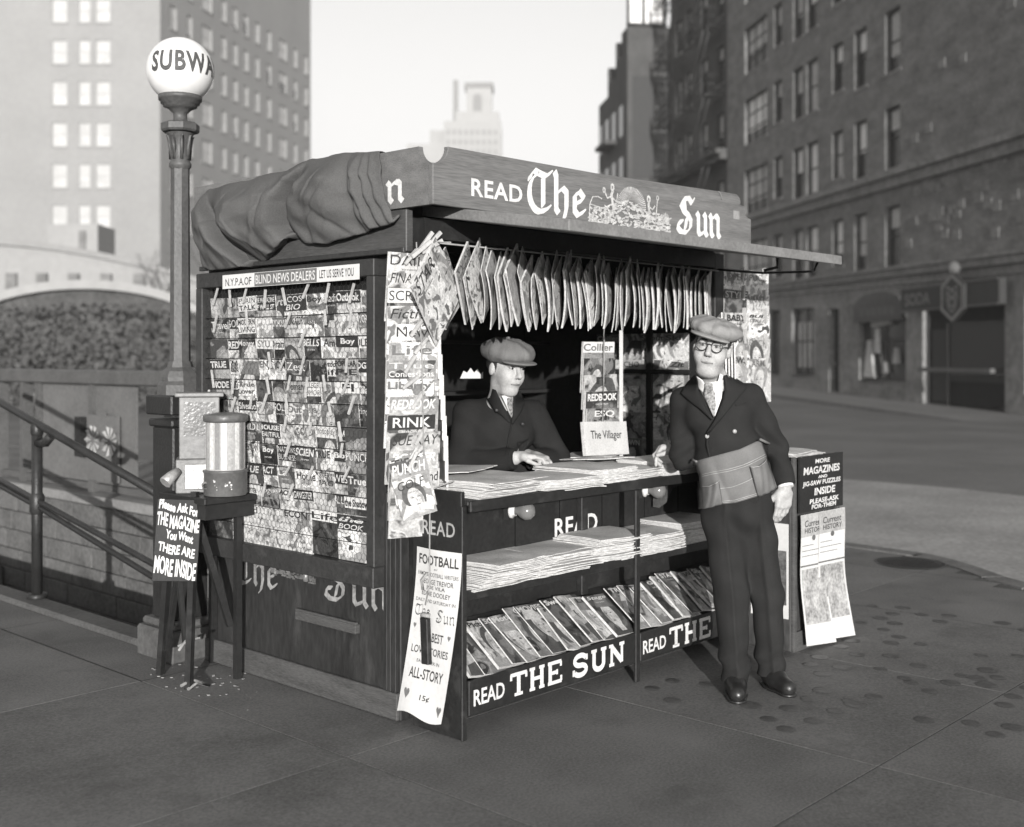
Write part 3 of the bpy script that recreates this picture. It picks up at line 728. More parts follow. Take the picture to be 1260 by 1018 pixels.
b = at(265, 440, 42); bare_tree('bare_tree', 'bare young tree standing between lamp post and kiosk', (b.x, b.y, 0), 6.2, 4, M_bark)
b = at(205, 440, 52); bare_tree('bare_tree', 'thin bare tree right behind the lamp post', (b.x, b.y, 0), 6.0, 9, M_bark)
# ---- far pale tower
pt = at(580, 440, 260); tw = thing('distant_tower', 'pale stepped tower with lantern top far behind the newsstand', 'building', T(pt.x, pt.y, 0))
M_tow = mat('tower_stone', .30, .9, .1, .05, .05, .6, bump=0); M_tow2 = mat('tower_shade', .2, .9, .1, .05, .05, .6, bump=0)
def tz(y): return H + (440 - y) / F * 260
def tx(x): return (x - 580) / F * 260
def tbox(nm, x0, x1, y0, y1, dp=8, m=None, oy=0):
    mb = MB(); mb.box(tx(x0), tx(x1), oy, oy + dp, tz(y0), tz(y1)); return mb.build(nm, m or M_tow, tw)
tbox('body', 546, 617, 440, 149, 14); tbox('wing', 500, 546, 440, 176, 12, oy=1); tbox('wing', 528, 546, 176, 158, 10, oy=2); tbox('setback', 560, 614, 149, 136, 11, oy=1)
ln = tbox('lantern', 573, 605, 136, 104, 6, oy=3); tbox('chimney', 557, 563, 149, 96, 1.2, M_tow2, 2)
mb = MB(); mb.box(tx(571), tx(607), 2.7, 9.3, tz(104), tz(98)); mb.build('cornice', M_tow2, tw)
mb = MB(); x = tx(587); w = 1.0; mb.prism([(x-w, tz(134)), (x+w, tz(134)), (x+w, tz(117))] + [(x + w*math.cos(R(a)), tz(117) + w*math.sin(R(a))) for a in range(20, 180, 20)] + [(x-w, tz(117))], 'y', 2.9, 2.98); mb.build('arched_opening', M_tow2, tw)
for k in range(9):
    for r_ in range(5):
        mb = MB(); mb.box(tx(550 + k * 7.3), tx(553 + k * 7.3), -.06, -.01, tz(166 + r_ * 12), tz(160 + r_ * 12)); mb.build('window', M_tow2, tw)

# ================================================================ SUBWAY STAIR
sw = thing('subway_stairwell', 'stone lined subway stairwell opening beside the kiosk', 'stairwell', KF)
mb = MB(); d = -3.0
mb.box(SW[1] + .02, SW[1] + .3, SW[2] - .3, SW[3], d, -.01); mb.box(SW[0] - .3, SW[0] - .02, SW[2] - .3, SW[3], d, -.17)
mb.box(SW[0] - .3, SW[1] + .3, SW[2] - .35, SW[2] - .02, d, -.17); mb.box(SW[0], SW[1], SW[3], SW[3] + .2, d, -.17); mb.build('backing', M_joint, sw)
rs = random.Random(17)
blk = {}
for r_ in range(7):
    z1 = .38 - r_ * .165 if r_ else .38; zt = .36 - (r_) * .165; v = SW[2] + (.0 if r_ % 2 else -.2)
    while v < SW[3]:
        w = rs.choice([.36, .42, .5]); a, b_ = max(v, SW[2]), min(v + w, SW[3])
        if b_ - a > .05:
            k = (round(b_ - a, 2))
            if k not in blk:
                m2 = MB(); m2.box(0, .06, .004, b_ - a - .004, .004, .161); blk[k] = m2.mesh('stone_block', M_stone)
            obj('stone_block', blk[k], sw, T(SW[1] - .035 + rs.uniform(-.004, .004), a, zt - .165), bevel=.004)
        v += w
mb = MB(); mb.box(SW[1] - .05, SW[1] + .3, SW[2], SW[3], .362, .44); mb.build('parapet_cap', mat('pale_stone', .2, .85, .2, .2, 3, 30), sw, bevel=.01)
mb = MB(); mb.box(SW[1] + .022, SW[1] + .28, SW[2], SW[3], -.01, .36); mb.build('parapet', M_stone, sw)
m2 = MB(); m2.box(0, 1, 0, .3, -.17, 0)
for k in range(14):
    m2 = MB(); m2.box(SW[0], SW[1] - .06, 0, .32, -.19, 0); m2.build('step', M_stone, sw, T(0, 6.8 - k * .3, -.12 - k * .175))
mb = MB(); mb.box(-.1, SW[0], SW[2], SW[3], -.17, .03); mb.build('kerb', mat('edge_stone', .085, .8, .2, .3, 4, 40), sw, bevel=.012)
# far railing
fr = thing('iron_railing', 'dark iron railing with rosette panel along the far side of the subway stair', 'railing', KF @ T(SW[1] + .12, SW[2] + .4, .44))
M_rail = mat('railing_paint', .085, .6, .3, .25, 5, 50); M_sheet = mat('sheet_iron', .12, .6, .3, .2, 3, 40)
mb = MB(); mb.box(-.06, .06, 1.0, 6.0, .86, .98); mb.build('top_rail', M_rail, fr, bevel=.015)
mb = MB(); mb.box(-.06, .06, -.6, 1.0, .86, .98); mb.build('top_rail', M_iron, fr, bevel=.015)
mb = MB(); mb.box(-.03, .03, -.6, 6.0, .02, .07); mb.build('bottom_rail', M_rail, fr)
for v in (-.3, 1.7, 3.0, 3.95, 4.25, 4.75, 5.4):
    mb = MB(); mb.box(-.045, .045, v - .035, v + .035, 0, .9); mb.build('post', M_rail if v > 1.8 else M_iron, fr)
mb = MB(); mb.box(-.012, .012, 2.35, 3.9, .08, .86); mb.build('panel', M_sheet, fr)
mb = MB(); mb.box(-.05, -.03, 2.55, 3.05, .1, .62); mb.box(-.052, -.03, 2.76, 2.82, .1, .64); mb.build('rosette_panel', M_sheet, fr)
for v in (2.93, 2.66):
    mb = MB()
    for k in range(10):
        a = R(36 * k); c, s = math.cos(a), math.sin(a); e = R(36 * k + 12); f_ = R(36 * k - 12)
        mb.add([(-.06, v + .02 * c, .42 + .02 * s), (-.056, v + .11 * math.cos(f_), .42 + .11 * math.sin(f_)), (-.07, v + .125 * c, .42 + .125 * s), (-.056, v + .11 * math.cos(e), .42 + .11 * math.sin(e))], [(0, 1, 2, 3)])
    mb.build('rosette', mat('rosette', .3, .6), fr)
mb = MB(); mb.box(-.1, -.04, 3.06, 3.16, .28, .6); mb.build('lock_box', M_iron, fr)
mb = MB(); mb.tube([(-.05, 1.9, .55), (-.12, 1.7, .65), (-.05, 1.5, .5), (-.05, 1.4, .3)], .03, 6); mb.build('scroll', M_iron, fr)
# near handrail going down the steps
hr_ = thing('stair_handrail', 'black pipe handrail sloping down into the subway stair in front', 'handrail', KF @ T(.02, 3.40, 0))
mb = MB(); mb.tube([(0, 0, .0), (0, 0, 1.1)], .033, 10); mb.tube([(0, 0, .02), (0, 0, .06)], .06, 10); mb.build('post', M_iron, hr_)
mb = MB(); mb.lathe([(.034, .55), (.045, .57), (.045, .66), (.034, .68)], 12); mb.build('collar', M_iron, hr_); mb = MB(); mb.lathe([(.034, 1.04), (.039, 1.05), (.039, 1.10), (.03, 1.11)], 12); mb.build('collar', M_iron, hr_)
mb = MB(); mb.tube([(0, 1.6, 1.11 + .224 * 1.6), (0, -1.75, 1.11 - .224 * 1.75)], .024, 10); mb.build('rail', M_iron, hr_)
mb = MB(); mb.tube([(0, 1.6, .90), (0, 0, .635), (0, -1.505, .39), (0, -1.75, .35)], .017, 10); mb.build('rail', M_iron, hr_)
mb = MB(); mb.tube([(0.0, 1.6, .86), (.0, 0, .60), (.0, -1.505, .316), (0, -1.75, .27)], .017, 10); mb.build('rail', M_iron, hr_)
mb = MB(); mb.tube([(0, -.02, .99), (0, -.12, 1.0), (0, -.2, 1.05)], .03, 8); mb.build('bracket', M_iron, hr_)

# ---- lamp
LX = KF @ T(-.045, 1.64, 0)
lp = thing('subway_lamp', 'tall iron lamp post with white globe lettered SUBWAY beside the kiosk', 'street lamp', LX)
mb = MB(); mb.box(-.15, .15, -.17, .17, 0, .16); mb.box(-.13, .13, -.15, .15, .16, .2); mb.build('plinth', mat('plinth_stone', .09, .8, .2, .3, 4, 40), lp, Rz(0), bevel=.012)
mb = MB(); mb.box(-.10, .10, -.10, .10, .2, 1.17); mb.box(-.115, .115, -.115, .115, 1.17, 1.21); mb.box(-.125, .125, -.125, .125, 1.23, 1.33); mb.build('pedestal', M_iron, lp, bevel=.008)
mb = MB(); mb.lathe([(.115, 1.33), (.115, 1.38), (.1, 1.40), (.1, 1.42), (.09, 1.45), (.066, 1.47), (.06, 1.5)], 8, smooth=False); mb.build('base_moulding', M_post, lp)
mb = MB(); mb.lathe([(.052, 1.5), (.047, 2.500)], 8, smooth=False); mb.build('shaft', M_post, lp)
mb = MB(); mb.lathe([(.045, 2.480), (.056, 2.495), (.056, 2.510), (.048, 2.525), (.046, 2.580), (.052, 2.630), (.07, 2.665)], 16)
for k in range(8):
    a = R(45 * k + 22.5); c, s = math.cos(a), math.sin(a)
    mb.tube([(.046 * c, .046 * s, 2.530), (.049 * c, .049 * s, 2.600), (.060 * c, .060 * s, 2.650), (.07 * c, .07 * s, 2.648)], [.010, .012, .010, .005], 5)
mb.build('capital', M_post, lp)
mb = MB(); mb.lathe([(.06, 2.665), (.09, 2.670), (.097, 2.680), (.097, 2.710), (.085, 2.718), (.03, 2.720)], 8, smooth=False); mb.build('abacus', M_post, lp)
mb = MB(); mb.lathe([(.05, 2.718), (.035, 2.735), (.034, 2.765), (.06, 2.790), (.085, 2.800), (.085, 2.812), (.098, 2.816), (.098, 2.828), (.108, 2.832), (.110, 2.855), (.09, 2.860)], 24); mb.build('globe_holder', M_post, lp)
GC, GR = Vector((0, 0, 2.985)), .168
mb = MB(); mb.lathe([(GR * math.sin(R(a)), -GR * math.cos(R(a))) for a in range(25, 181, 5)], 40, tuple(GC))
mg = mat('opal_glass', .72, .16, .5, .04, 4, 20, bump=0); go = mb.build('globe', mg, lp)
mb = MB()
pv, pf = text_geo('SUBWAY', .035, 1.15)
camdir = math.atan2(0 - (LX @ GC).y, 0 - (LX @ GC).x) - TH
def wrap(p):
    lon = camdir + R(-54) + (p[0]) * R(150); lat = R(-1) + (p[1] - .5) * R(37) + R(7)
    # letters lean back with the sphere
    return GC + Vector((math.cos(lon) * math.cos(lat), math.sin(lon) * math.cos(lat), math.sin(lat))) * (GR + .0015)
bm = bmesh.new(); bv = [bm.verts.new((a, b, 0)) for a, b in pv]
for f in pf:
    try: bm.faces.new([bv[i] for i in f])
    except ValueError: pass
bmesh.ops.subdivide_edges(bm, edges=[e for e in bm.edges if e.calc_length() > .12], cuts=2); bmesh.ops.triangulate(bm, faces=bm.faces)
for v in bm.verts: v.co = wrap((v.co.x, v.co.y))
me = bpy.data.meshes.new('lettering'); bm.to_mesh(me); bm.free(); me.materials.append(mat('globe_letters', .07, .6)); obj('lettering', me, go)
# ================================================================ NEWSSTAND KIOSK (u along the front, v into it)
ks = thing('newsstand_kiosk', 'dark wooden newsstand kiosk with lettered roof signs and raised awning shutter', 'kiosk', KF)
KL, KD = 2.36, 1.45                                  # length, depth
# left wall below the magazine rack, planks and base board
mb = MB(); mb.box(.0, .05, 0, KD, .0, 2.2); mb.build('side_wall', M_wallp, ks, bevel=.004)
mb = MB(); mb.box(-.022, -.002, .0, KD, .005, .118); mb.build('base_board', M_plank, ks, bevel=.004)
mb = MB(); mb.box(-.03, -.002, .26, .69, .325, .365); mb.box(-.03, -.012, .26, .69, .365, .375); mb.build('ledge', M_plank, ks, bevel=.003)
mb = MB(); mb.lathe([(0, 0), (.012, .002), (.012, .035), (0.006, .04), (0.006, .06), (0, .062)], 10); mb.build('hook', M_steel, ks, T(-.02, .62, .505) @ Rx(0))
for k, v in enumerate((.012, .04, .068)):
    mb = MB(); mb.box(-.018 - .004 * (k % 2), 0, v, v + .022, .12, .95); mb.build('corner_strip', M_wallp, ks, bevel=.002)
# rest of the shell
mb = MB(); mb.box(.05, KL, KD - .05, KD, 0, 2.2); mb.build('back_wall', M_dark, ks)
mb = MB(); mb.box(KL - .05, KL, 0.0, KD - .05, 0, 2.2); mb.build('right_wall', M_dark, ks)
mb = MB(); mb.box(.05, KL - .05, .02, KD - .05, .02, .06); mb.build('floor', M_dark, ks)
mb = MB(); mb.box(-.026, 2.34, -.224, KD + .06, 2.2, 2.225); mb.build('roof', M_dark, ks)
mb = MB(); mb.box(.05, KL - .05, .0, .045, 0, .93); mb.build('front_wall', M_black, ks)
mb = MB(); mb.box(.0, .07, -.07, -.002, .92, 2.1); mb.build('corner_post', M_black, ks, bevel=.004)
mb = MB(); mb.box(KL - .09, KL, -.07, -.002, .0, 2.1); mb.build('corner_post', M_black, ks, bevel=.004)
mb = MB(); mb.box(.07, KL - .09, -.07, -.01, 2.02, 2.105); mb.build('front_beam', M_black, ks)
for v in (.5, 1.0):
    mb = MB(); mb.box(.055, KL - .055, v, v + .05, 2.04, 2.098); mb.build('roof_joist', M_dark, ks)
# back shelves seen dimly inside
for z in (1.0, 1.3, 1.6):
    mb = MB(); mb.box(.06, KL - .06, KD - .28, KD - .06, z, z + .02); mb.build('back_shelf', mat('inner_wood', .02), ks)
# frieze under the roof signs
mb = MB(); mb.box(-.04, -.002, -.08, KD, 1.955, 2.13); mb.build('frieze', mat('frieze_paint', .06, .55, .35, .3, 4, 40, (1, .6, 4), stain=.3, stain_v=.12), ks, bevel=.004)
mb = MB(); mb.box(-.055, -.041, -.08, KD, 1.95, 1.972); mb.build('frieze_moulding', M_frame, ks, bevel=.003)
# sign boards on the roof edge: front board with shaped right end and notched corner
zb, zt = 2.134, 2.374
pts = [(-.05, zb), (2.352, zb), (2.352, 2.282), (2.335, 2.284), (2.295, 2.296), (2.285, 2.345), (2.24, 2.352)] + [(2.2 + .045 * math.cos(R(a)), 2.36 + .045 * math.sin(R(a))) for a in range(0, 91, 15)] + [(2.1, 2.405), (1.0, 2.378), (.032, zt)] + [(-.05 + .085 * math.cos(R(a)), 2.375 - .085 * math.sin(R(a)) * .9) for a in range(10, 91, 10)]
mb = MB(); mb.prism(pts, 'y', -.25, -.225); sb = mb.build('front_sign', M_wood, ks, bevel=.002)
mb = MB()
text_into(mb, 'READ', .165, .478, 2.188, 2.262, -.2516, bold=.022, spacing=1.08)
mb.build('lettering', M_white, sb)
mb = MB(); blackletter(mb, 'The', .50, .915, 2.165, 2.352, -.2516, w=.18); mb.build('lettering', M_white, sb)
mb = MB(); blackletter(mb, 'Sun', 1.63, 2.05, 2.155, 2.345, -.2516, w=.18); mb.build('lettering', M_white, sb)
# painted emblem between the words: rising rays over a landscape with two seated figures
em_ = MB(); rr = random.Random(31); yy = -.2514
for k in range(31):
    a = R(6 * k); c, s = math.cos(a), math.sin(a); p = (1.262, 2.245)
    em_.add([(p[0] + .03*c, yy, p[1] + .03*s), (p[0] + .115*math.cos(a-.03), yy, p[1] + .098*math.sin(a-.03)), (p[0] + .115*math.cos(a+.03), yy, p[1] + .098*math.sin(a+.03))], [(0, 1, 2)])
for k in range(330):
    x = rr.uniform(.94, 1.58); t_ = (x - .94) / .64
    top = 2.215 + .035 * math.sin(t_ * math.pi) + (.02 if .3 < t_ < .6 else 0); z = rr.uniform(2.145, top)
    w, h = rr.uniform(.004, .02), rr.uniform(.002, .006); a = rr.uniform(-.5, .5)
    em_.add([(x - w, yy - .0001 * (k % 9), z - h - w*a), (x + w, yy - .0001 * (k % 9), z - h + w*a), (x + w, yy - .0001 * (k % 9), z + h + w*a), (x - w, yy - .0001 * (k % 9), z + h - w*a)], [(0, 1, 2, 3)])
def fig(pts, w): stroke_into(em_, pts, w, yy - .0012)
fig([(1.12, 2.2), (1.11, 2.25), (1.1, 2.29), (1.115, 2.31)], .018); fig([(1.1, 2.28), (1.07, 2.27), (1.06, 2.285), (1.05, 2.3)], .009); fig([(1.11, 2.2), (1.08, 2.18), (1.07, 2.15)], .016); fig([(1.1, 2.28), (1.14, 2.26), (1.15, 2.3)], .01)
fig(arc(1.108, 2.325, .011, .014, 0, 360, 8), .012); fig(arc(1.045, 2.305, .008, .01, 0, 360, 8), .01)
fig([(1.4, 2.19), (1.4, 2.24), (1.395, 2.28)], .018); fig([(1.4, 2.26), (1.43, 2.25), (1.45, 2.27)], .009); fig(arc(1.397, 2.297, .011, .014, 0, 360, 8), .012); fig([(1.455, 2.19), (1.47, 2.3)], .007); fig(arc(1.472, 2.31, .009, .01, 0, 360, 8), .008)
for k in range(5): fig([(1.52 + k * .011, 2.2), (1.516 + k * .012, 2.245 - abs(k - 2) * .006)], .006)
fig([(.94, 2.23), (.96, 2.265), (1.0, 2.27), (1.03, 2.262)], .006); fig([(.94, 2.23), (1.06, 2.215)], .006); fig([(.935, 2.15), (.94, 2.23)], .007)
em_.build('emblem', M_white2 if False else mat('emblem_paint', .42, .6, .3, .4, 30, 120, bump=0, stain=.6, stain_v=.16, stain_scale=40), sb)
mb = MB(); mb.box(2.17, 2.23, -.2515, -.2505, 2.27, 2.315); mb.build('patch', mat('sign_patch', .24), sb)
mb = MB(); mb.tube([(2.02, -.252, 2.402), (2.03, -.256, 2.395), (2.045, -.256, 2.375), (2.05, -.256, 2.36)], .002, 5); mb.build('bent_wire', M_cord, sb)
# left sign board along the side
mb = MB(); mb.prism([(-.224, zb), (1.5, zb), (1.5, zt), (-.165, zt)] + [(-.25 + .085 * math.cos(R(a)), 2.375 - .085 * math.sin(R(a)) * .9) for a in range(10, 91, 10)] + [(-.25, zb)][:0] + [(-.2245, 2.3)], 'x', -.05, -.026)
ls = mb.build('side_sign', M_wood, ks, bevel=.002)
# lettering on the side board, mostly under the canvas: only the last letters show
LF = Rz(-90)                                             # local x runs to -v, facing -u
mb = MB(); blackletter(mb, 'Sun', -.33, .085, 2.163, 2.30, 0, w=.19); mb.build('lettering', M_white, ls, T(-.0515, 0, 0) @ LF)
# slab: raised shutter making the awning, tilted down to the front
def slabz(v): return 2.122 + v * .1525
mb = MB()
def SP(u, v, dz): return (u, v, slabz(v) + dz)
P = [SP(.139, -.8, -.0), SP(2.335, -.8, 0), SP(2.335, .02, 0), SP(.139, .02, 0), SP(.139, -.8, .046), SP(2.335, -.8, .046), SP(2.335, .02, .046), SP(.139, .02, .046)]
mb.add(P, [(0,3,2,1), (4,5,6,7), (0,1,5,4), (1,2,6,5), (2,3,7,6), (3,0,4,7)]); aw = mb.build('awning_shutter', M_slab, ks, bevel=.003)
mb = MB(); mb.tube([SP(2.2, -.5, -.0), SP(2.2, -.5, -.05), SP(2.15, -.45, -.075)], .008, 6); mb.build('stay_hook', M_iron, ks)
mb = MB(); mb.tube([SP(2.3, -.07, -.1), SP(2.3, -.35, -.09), SP(2.3, -.66, -.05), SP(2.3, -.68, 0)], .007, 6); mb.build('stay_rod', M_iron, ks)
mb = MB(); mb.lathe([(0, -.075), (.03, -.07), (.055, -.045), (.06, -.02), (.045, 0), (.02, .01), (.02, .05)], 16); mb.build('ceiling_bulb', mat('dim_bulb', .09, .3), ks, T(.64, .12, 2.03))
mb = MB(); mb.tube([(.08, -.1, 2.0), (KL - .1, -.1, 2.0)], .004, 5); mb.tube([(.0, -.3, 1.98), (.08, -.1, 2.0)], .003, 5); mb.build('hanging_line', M_cord, ks)

# ---------------------------------------------------------------- canvas thrown over the side sign
TC = []
_rt = random.Random(19)
for _k in range(18):
    _q0 = _rt.uniform(-.1, .6); _w = _rt.uniform(.004, .02); _s = _rt.random() < .5
    TC.append((_rt.uniform(.05, .95), _rt.choice([-.3, -.15, .12, .2]) + _rt.uniform(-.08, .08), _w if _s else _w * .3, _w * .3 if _s else _w, _rt.choice([-1, 1]) * _rt.uniform(.005, .014), _q0, _q0 + _rt.uniform(.3, .7)))
IP = lambda x, xs, ys: float(np.interp(x, xs, ys))
def asym(x, l, r): return math.exp(-(x / (l if x < 0 else r)) ** 2)
def tarp_pt(a, b):
    """a = along (0 near the front, 1 past the back), b = round the sign from the inside top to the hanging hem"""
    v = .075 + a * 1.405
    top = IP(v, [-.02, .1, .22, .53, .71, 1.07, 1.4, 1.5], [2.372, 2.382, 2.40, 2.405, 2.378, 2.36, 2.352, 2.34]) + .004 * math.sin(v * 23)
    hem = IP(v, [-.02, .1, .25, .4, .55, .66, .72, .95, 1.1, 1.3, 1.42, 1.5], [2.10, 2.07, 2.04, 2.015, 2.03, 2.06, 2.02, 1.95, 1.945, 1.945, 1.99, 2.08])
    bulge = IP(v, [-.02, .06, .2, .35, .55, .66, .8, 1.0, 1.2, 1.4, 1.5], [.012, .03, .08, .12, .10, .085, .15, .175, .14, .09, .02])
    if b < .16:
        t = b / .16; return Vector((.12 - .165 * t, v, top - .05 * (1 - t) ** 1.5))
    q = (b - .16) / .84
    prof = IP(q, [0, .1, .28, .45, .62, .8, .92, 1], [0, .36, .88, 1.0, .84, .48, .24, .0])
    u = -.05 - bulge * prof; z = top - (top - hem) * min(1.0, q * 1.12) + (.03 * max(0, q - .9) / .1)
    f = 0
    xc = a - (.935 - .315 * q); f -= .13 * asym(xc, .07, .010) * min(1, .25 + q)                     # long dark crease from the back corner
    f += .018 * asym(xc - .02, .012, .05)
    xf = a - IP(q, [0, .2, .4, .65, .85, 1], [.33, .39, .43, .45, .42, .36])
    f -= .10 * asym(xf, .035, .010) * IP(q, [0, .1, .3, .8, 1], [.1, .3, 1, 1, .6]); f += .03 * asym(xf - .022, .014, .05)   # gap between the two panels
    for c, w_, h_ in ((.005, .010, .016), (.032, .010, .022), (.062, .012, .026)):                       # gathered band at the front end
        f += h_ * .9 * asym(a - (c + .035 * (1 - q)), w_, w_ * .4)
    f -= .02 * asym(a - (.095 + .03 * (1 - q)), .008, .03)
    f += .012 * asym(a - (.20 + .10 * q), .05, .012) * q - .014 * asym(a - (.26 + .05 * q), .012, .03) * q * q
    f += .016 * math.sin(a * 95 + q * 16) * max(0, q - .55) * (1.6 if .46 < a < .72 else .5)
    f += .007 * math.sin(a * 17 - q * 7) + .004 * math.sin(a * 41 + q * 23)
    for a0_, sl_, w1, w2, h_, q0_, q1_ in TC:
        if q0_ < q < q1_: f += h_ * asym(a - (a0_ + sl_ * (q - .5)), w1, w2) * math.sin(math.pi * (q - q0_) / (q1_ - q0_))
    u -= f * min(1, q * 4) if q > 0 else 0
    v += -.13 * q * max(0, 1 - a * 4.5)                                                                    # hem drifts forward at the front
    if a > .90:
        t = (a - .90) / .10; u = u * (1 - .75 * t * t) + .0 * t; z = z + (2.15 - z) * .30 * t * t
    return Vector((u, v, z))
mb = MB(); mb.grid(tarp_pt, 260, 80)
tp = mb.mesh('canvas_cover', M_canvas)
o = obj('canvas_cover', tp, None, KF, solid=.006, label='grey canvas sheet bundled over the left roof sign of the kiosk', cat='canvas sheet')
md = o.modifiers.new('soft', 'SMOOTH'); md.iterations = 1; md.factor = .5
tx_ = bpy.data.textures.new('wrinkle', 'CLOUDS'); tx_.noise_scale = .09
md = o.modifiers.new('wrinkle', 'DISPLACE'); md.texture = tx_; md.strength = .007; md.mid_level = .5

# ---------------------------------------------------------------- magazine rack frame on the side wall
rk = thing('magazine_rack', 'shallow framed wall rack covered with chicken wire on the left side of the kiosk', 'rack', KF @ T(0, 0, .55))
RV0, RV1, RZ0, RZ1 = .085, 1.445, .552, 1.935
def rb(nm, v0, v1, z0, z1, m=M_frame, u0=-.075, u1=-.004): 
    b = MB(); b.box(u0, u1, v0, v1, z0 - .55, z1 - .55); return b.build(nm, m, rk, bevel=.004)
rb('back_board', RV0 + .02, RV1 - .02, RZ0 + .02, RZ1 - .02, M_dark, -.012, -.003)
rb('top_rail', RV0, RV1, 1.862, RZ1); rb('bottom_rail', RV0, RV1, RZ0, .64, u0=-.078); rb('stile', RV0 - .002, RV0 + .05, .64, 1.862); rb('stile', RV1 - .055, RV1 + .002, .64, 1.862)
# wire netting
mb = MB(); hx_ = .030; hr3 = hx_ / math.sqrt(3)
def wire(p, q):
    d = (q - p).normalized(); a = Vector((1, 0, 0)) * .0006; b = d.cross(a).normalized() * .0006
    c = [a, -a * .5 + b, -a * .5 - b]; mb.add([p + k for k in c] + [q + k for k in c], [(0,1,4,3), (1,2,5,4), (2,0,3,5)])
j = 0; z = .64
while z < 1.862:
    v = RV0 + .05 + (hx_ / 2 if j % 2 else 0)
    while v < RV1 - .055:
        uo = -.058 + .004 * math.sin(v * 9 + z * 4)
        c = Vector((uo, v, z - .55)); top = Vector((uo, v, z + hr3 - .55)); l = Vector((uo, v - hx_/2, z + hr3 * 1.5 - .55)); r = Vector((uo, v + hx_/2, z + hr3 * 1.5 - .55))
        wire(c, top); wire(top, l); wire(top, r)
        v += hx_
    z += hr3 * 1.5; j += 1
mb.build('wire_netting', M_wire, rk, kind='stuff')
for r_ in range(11):
    mb = MB(); z_ = 1.808 - .0985 * r_ - .096 - .55; mb.tube([(-.0535, RV0 + .05, z_), (-.0545, .75, z_ - .003), (-.0535, RV1 - .055, z_)], .0017, 5); mb.build('row_wire', M_hole, rk)
# sign strip on the top rail (x runs to -v)
ss = MB(); ss.box(-1.197, -.172, -.004, 0, 1.850, 1.916); so_ = ss.build('notice_strip', M_paper, rk, T(-.0785, 0, -.55) @ LF)
mb = MB(); mb.box(-.93, -.46, -.0052, -.004, 1.852, 1.914); mb.build('dark_field', M_inkg, so_)
mb = MB(); text_into(mb, 'N.Y.P.A.OF', -1.17, -.955, 1.862, 1.898, -.0056); mb.build('lettering', M_ink, so_); mb = MB(); text_into(mb, 'LET US SERVE YOU', -.44, -.205, 1.866, 1.902, -.0056, bold=.006); mb.build('lettering', M_ink, so_)
mb = MB(); text_into(mb, 'BLIND NEWS DEALERS', -.92, -.47, 1.862, 1.904, -.0060, bold=.012); mb.build('lettering', M_paper, so_)
# painted words half hidden below the rack
for wd, a_, b_, c_, d_ in (('The', -1.22, -.86, .43, .60), ('Sun', -.52, -.07, .445, .615)):
    mb = MB(); blackletter(mb, wd, a_, b_, c_, d_, 0, w=.15); mb.build('painted_word', M_white2, ks, T(-.0012, 0, 0) @ LF)
mb = MB(); rr = random.Random(4)
for k in range(90):
    x, z = rr.uniform(-.92, -.58), .515 + rr.gauss(0, .009); w = rr.uniform(.004, .02)
    mb.add([(x - w, -.0003 - .00003 * k, z - .004), (x + w, -.0003 - .00003 * k, z - .003), (x + w, -.0003 - .00003 * k, z + .004), (x - w, -.0003 - .00003 * k, z + .003)], [(0, 1, 2, 3)])
mb.build('paint_smear', mat('smear', .13, .7, .2, .4, 30), ks, T(-.0012, 0, 0) @ LF)

# ---------------------------------------------------------------- display stand along the front
st = thing('display_stand', 'black wooden display stand with counter and shelves along the kiosk front', 'stand', KF @ T(0, -.36, 0))
def sbx(nm, u0, u1, v0, v1, z0, z1, m=M_black, bev=.003, parent=None, **k):
    b = MB(); b.box(u0, u1, v0 + .36, v1 + .36, z0, z1); return b.build(nm, m, parent or st, bevel=bev, **k)
SE = 2.22
ep = sbx('end_panel', .0, .022, -.36, -.075, .0, .985)
sbx('end_strip', -.006, .0215, -.372, -.3605, .0, .93)
sbx('end_panel', SE, SE + .022, -.36, -.075, 0, .93)
ct = sbx('counter_top', .022, SE, -.375, .16, .93, .948)
sbx('counter_lip', .022, SE, -.392, -.376, .905, .95)
bk = sbx('back_panel', .022, SE, -.075, -.06, .06, .928)
for u in (.30, .62, .93, 1.25, 1.6, 1.9): sbx('panel_joint', u, u + .004, -.0765, -.0751, .5, .92, M_hole, 0)
sbx('post', 1.13, 1.165, -.375, -.3605, .0, .90); sbx('post', 1.055, 1.105, -.11, -.0765, .0, .92); sbx('post', SE - .04, SE - .002, -.375, -.3605, .0, .90)
sbx('shelf', .022, SE, -.355, -.08, .565, .583); sbx('shelf_lip', .022, SE, -.358, -.3555, .55, .59)
# sloping bottom shelf and its lettered board
mb = MB(); mb.prism([(.012, .20), (.27, .40), (.27, .385), (.012, .185)], 'x', .024, SE - .002); mb.build('sloping_shelf', M_black, st)
fb = MB(); fb.box(.03, 1.128, -.014, .0, .092, .232); f1 = fb.build('front_board', M_black, st, bevel=.003)
fb = MB(); fb.box(1.167, SE - .042, -.014, .0, .092, .226); f2 = fb.build('front_board', M_black, st, bevel=.003)
mb = MB(); text_into(mb, 'READ', .055, .235, .127, .192, -.0152, bold=.02); mb.build('lettering', M_white, f1)
mb = MB(); slab_text(mb, 'THE', .27, .60, .118, .212, -.0152, w=.22, gap=.14); mb.build('lettering', M_white, f1)
mb = MB(); slab_text(mb, 'SUN', .665, 1.04, .115, .210, -.0152, w=.22, gap=.14); mb.build('lettering', M_white, f1)
mb = MB(); text_into(mb, 'READ', 1.185, 1.37, .122, .185, -.0152, bold=.02); mb.build('lettering', M_white, f2)
mb = MB(); slab_text(mb, 'THE', 1.40, 1.76, .11, .208, -.0152, w=.22, gap=.14); mb.build('lettering', M_white, f2); mb = MB(); slab_text(mb, 'SUN', 1.83, SE - .06, .108, .205, -.0152, w=.22, gap=.14); mb.build('lettering', M_white, f2)
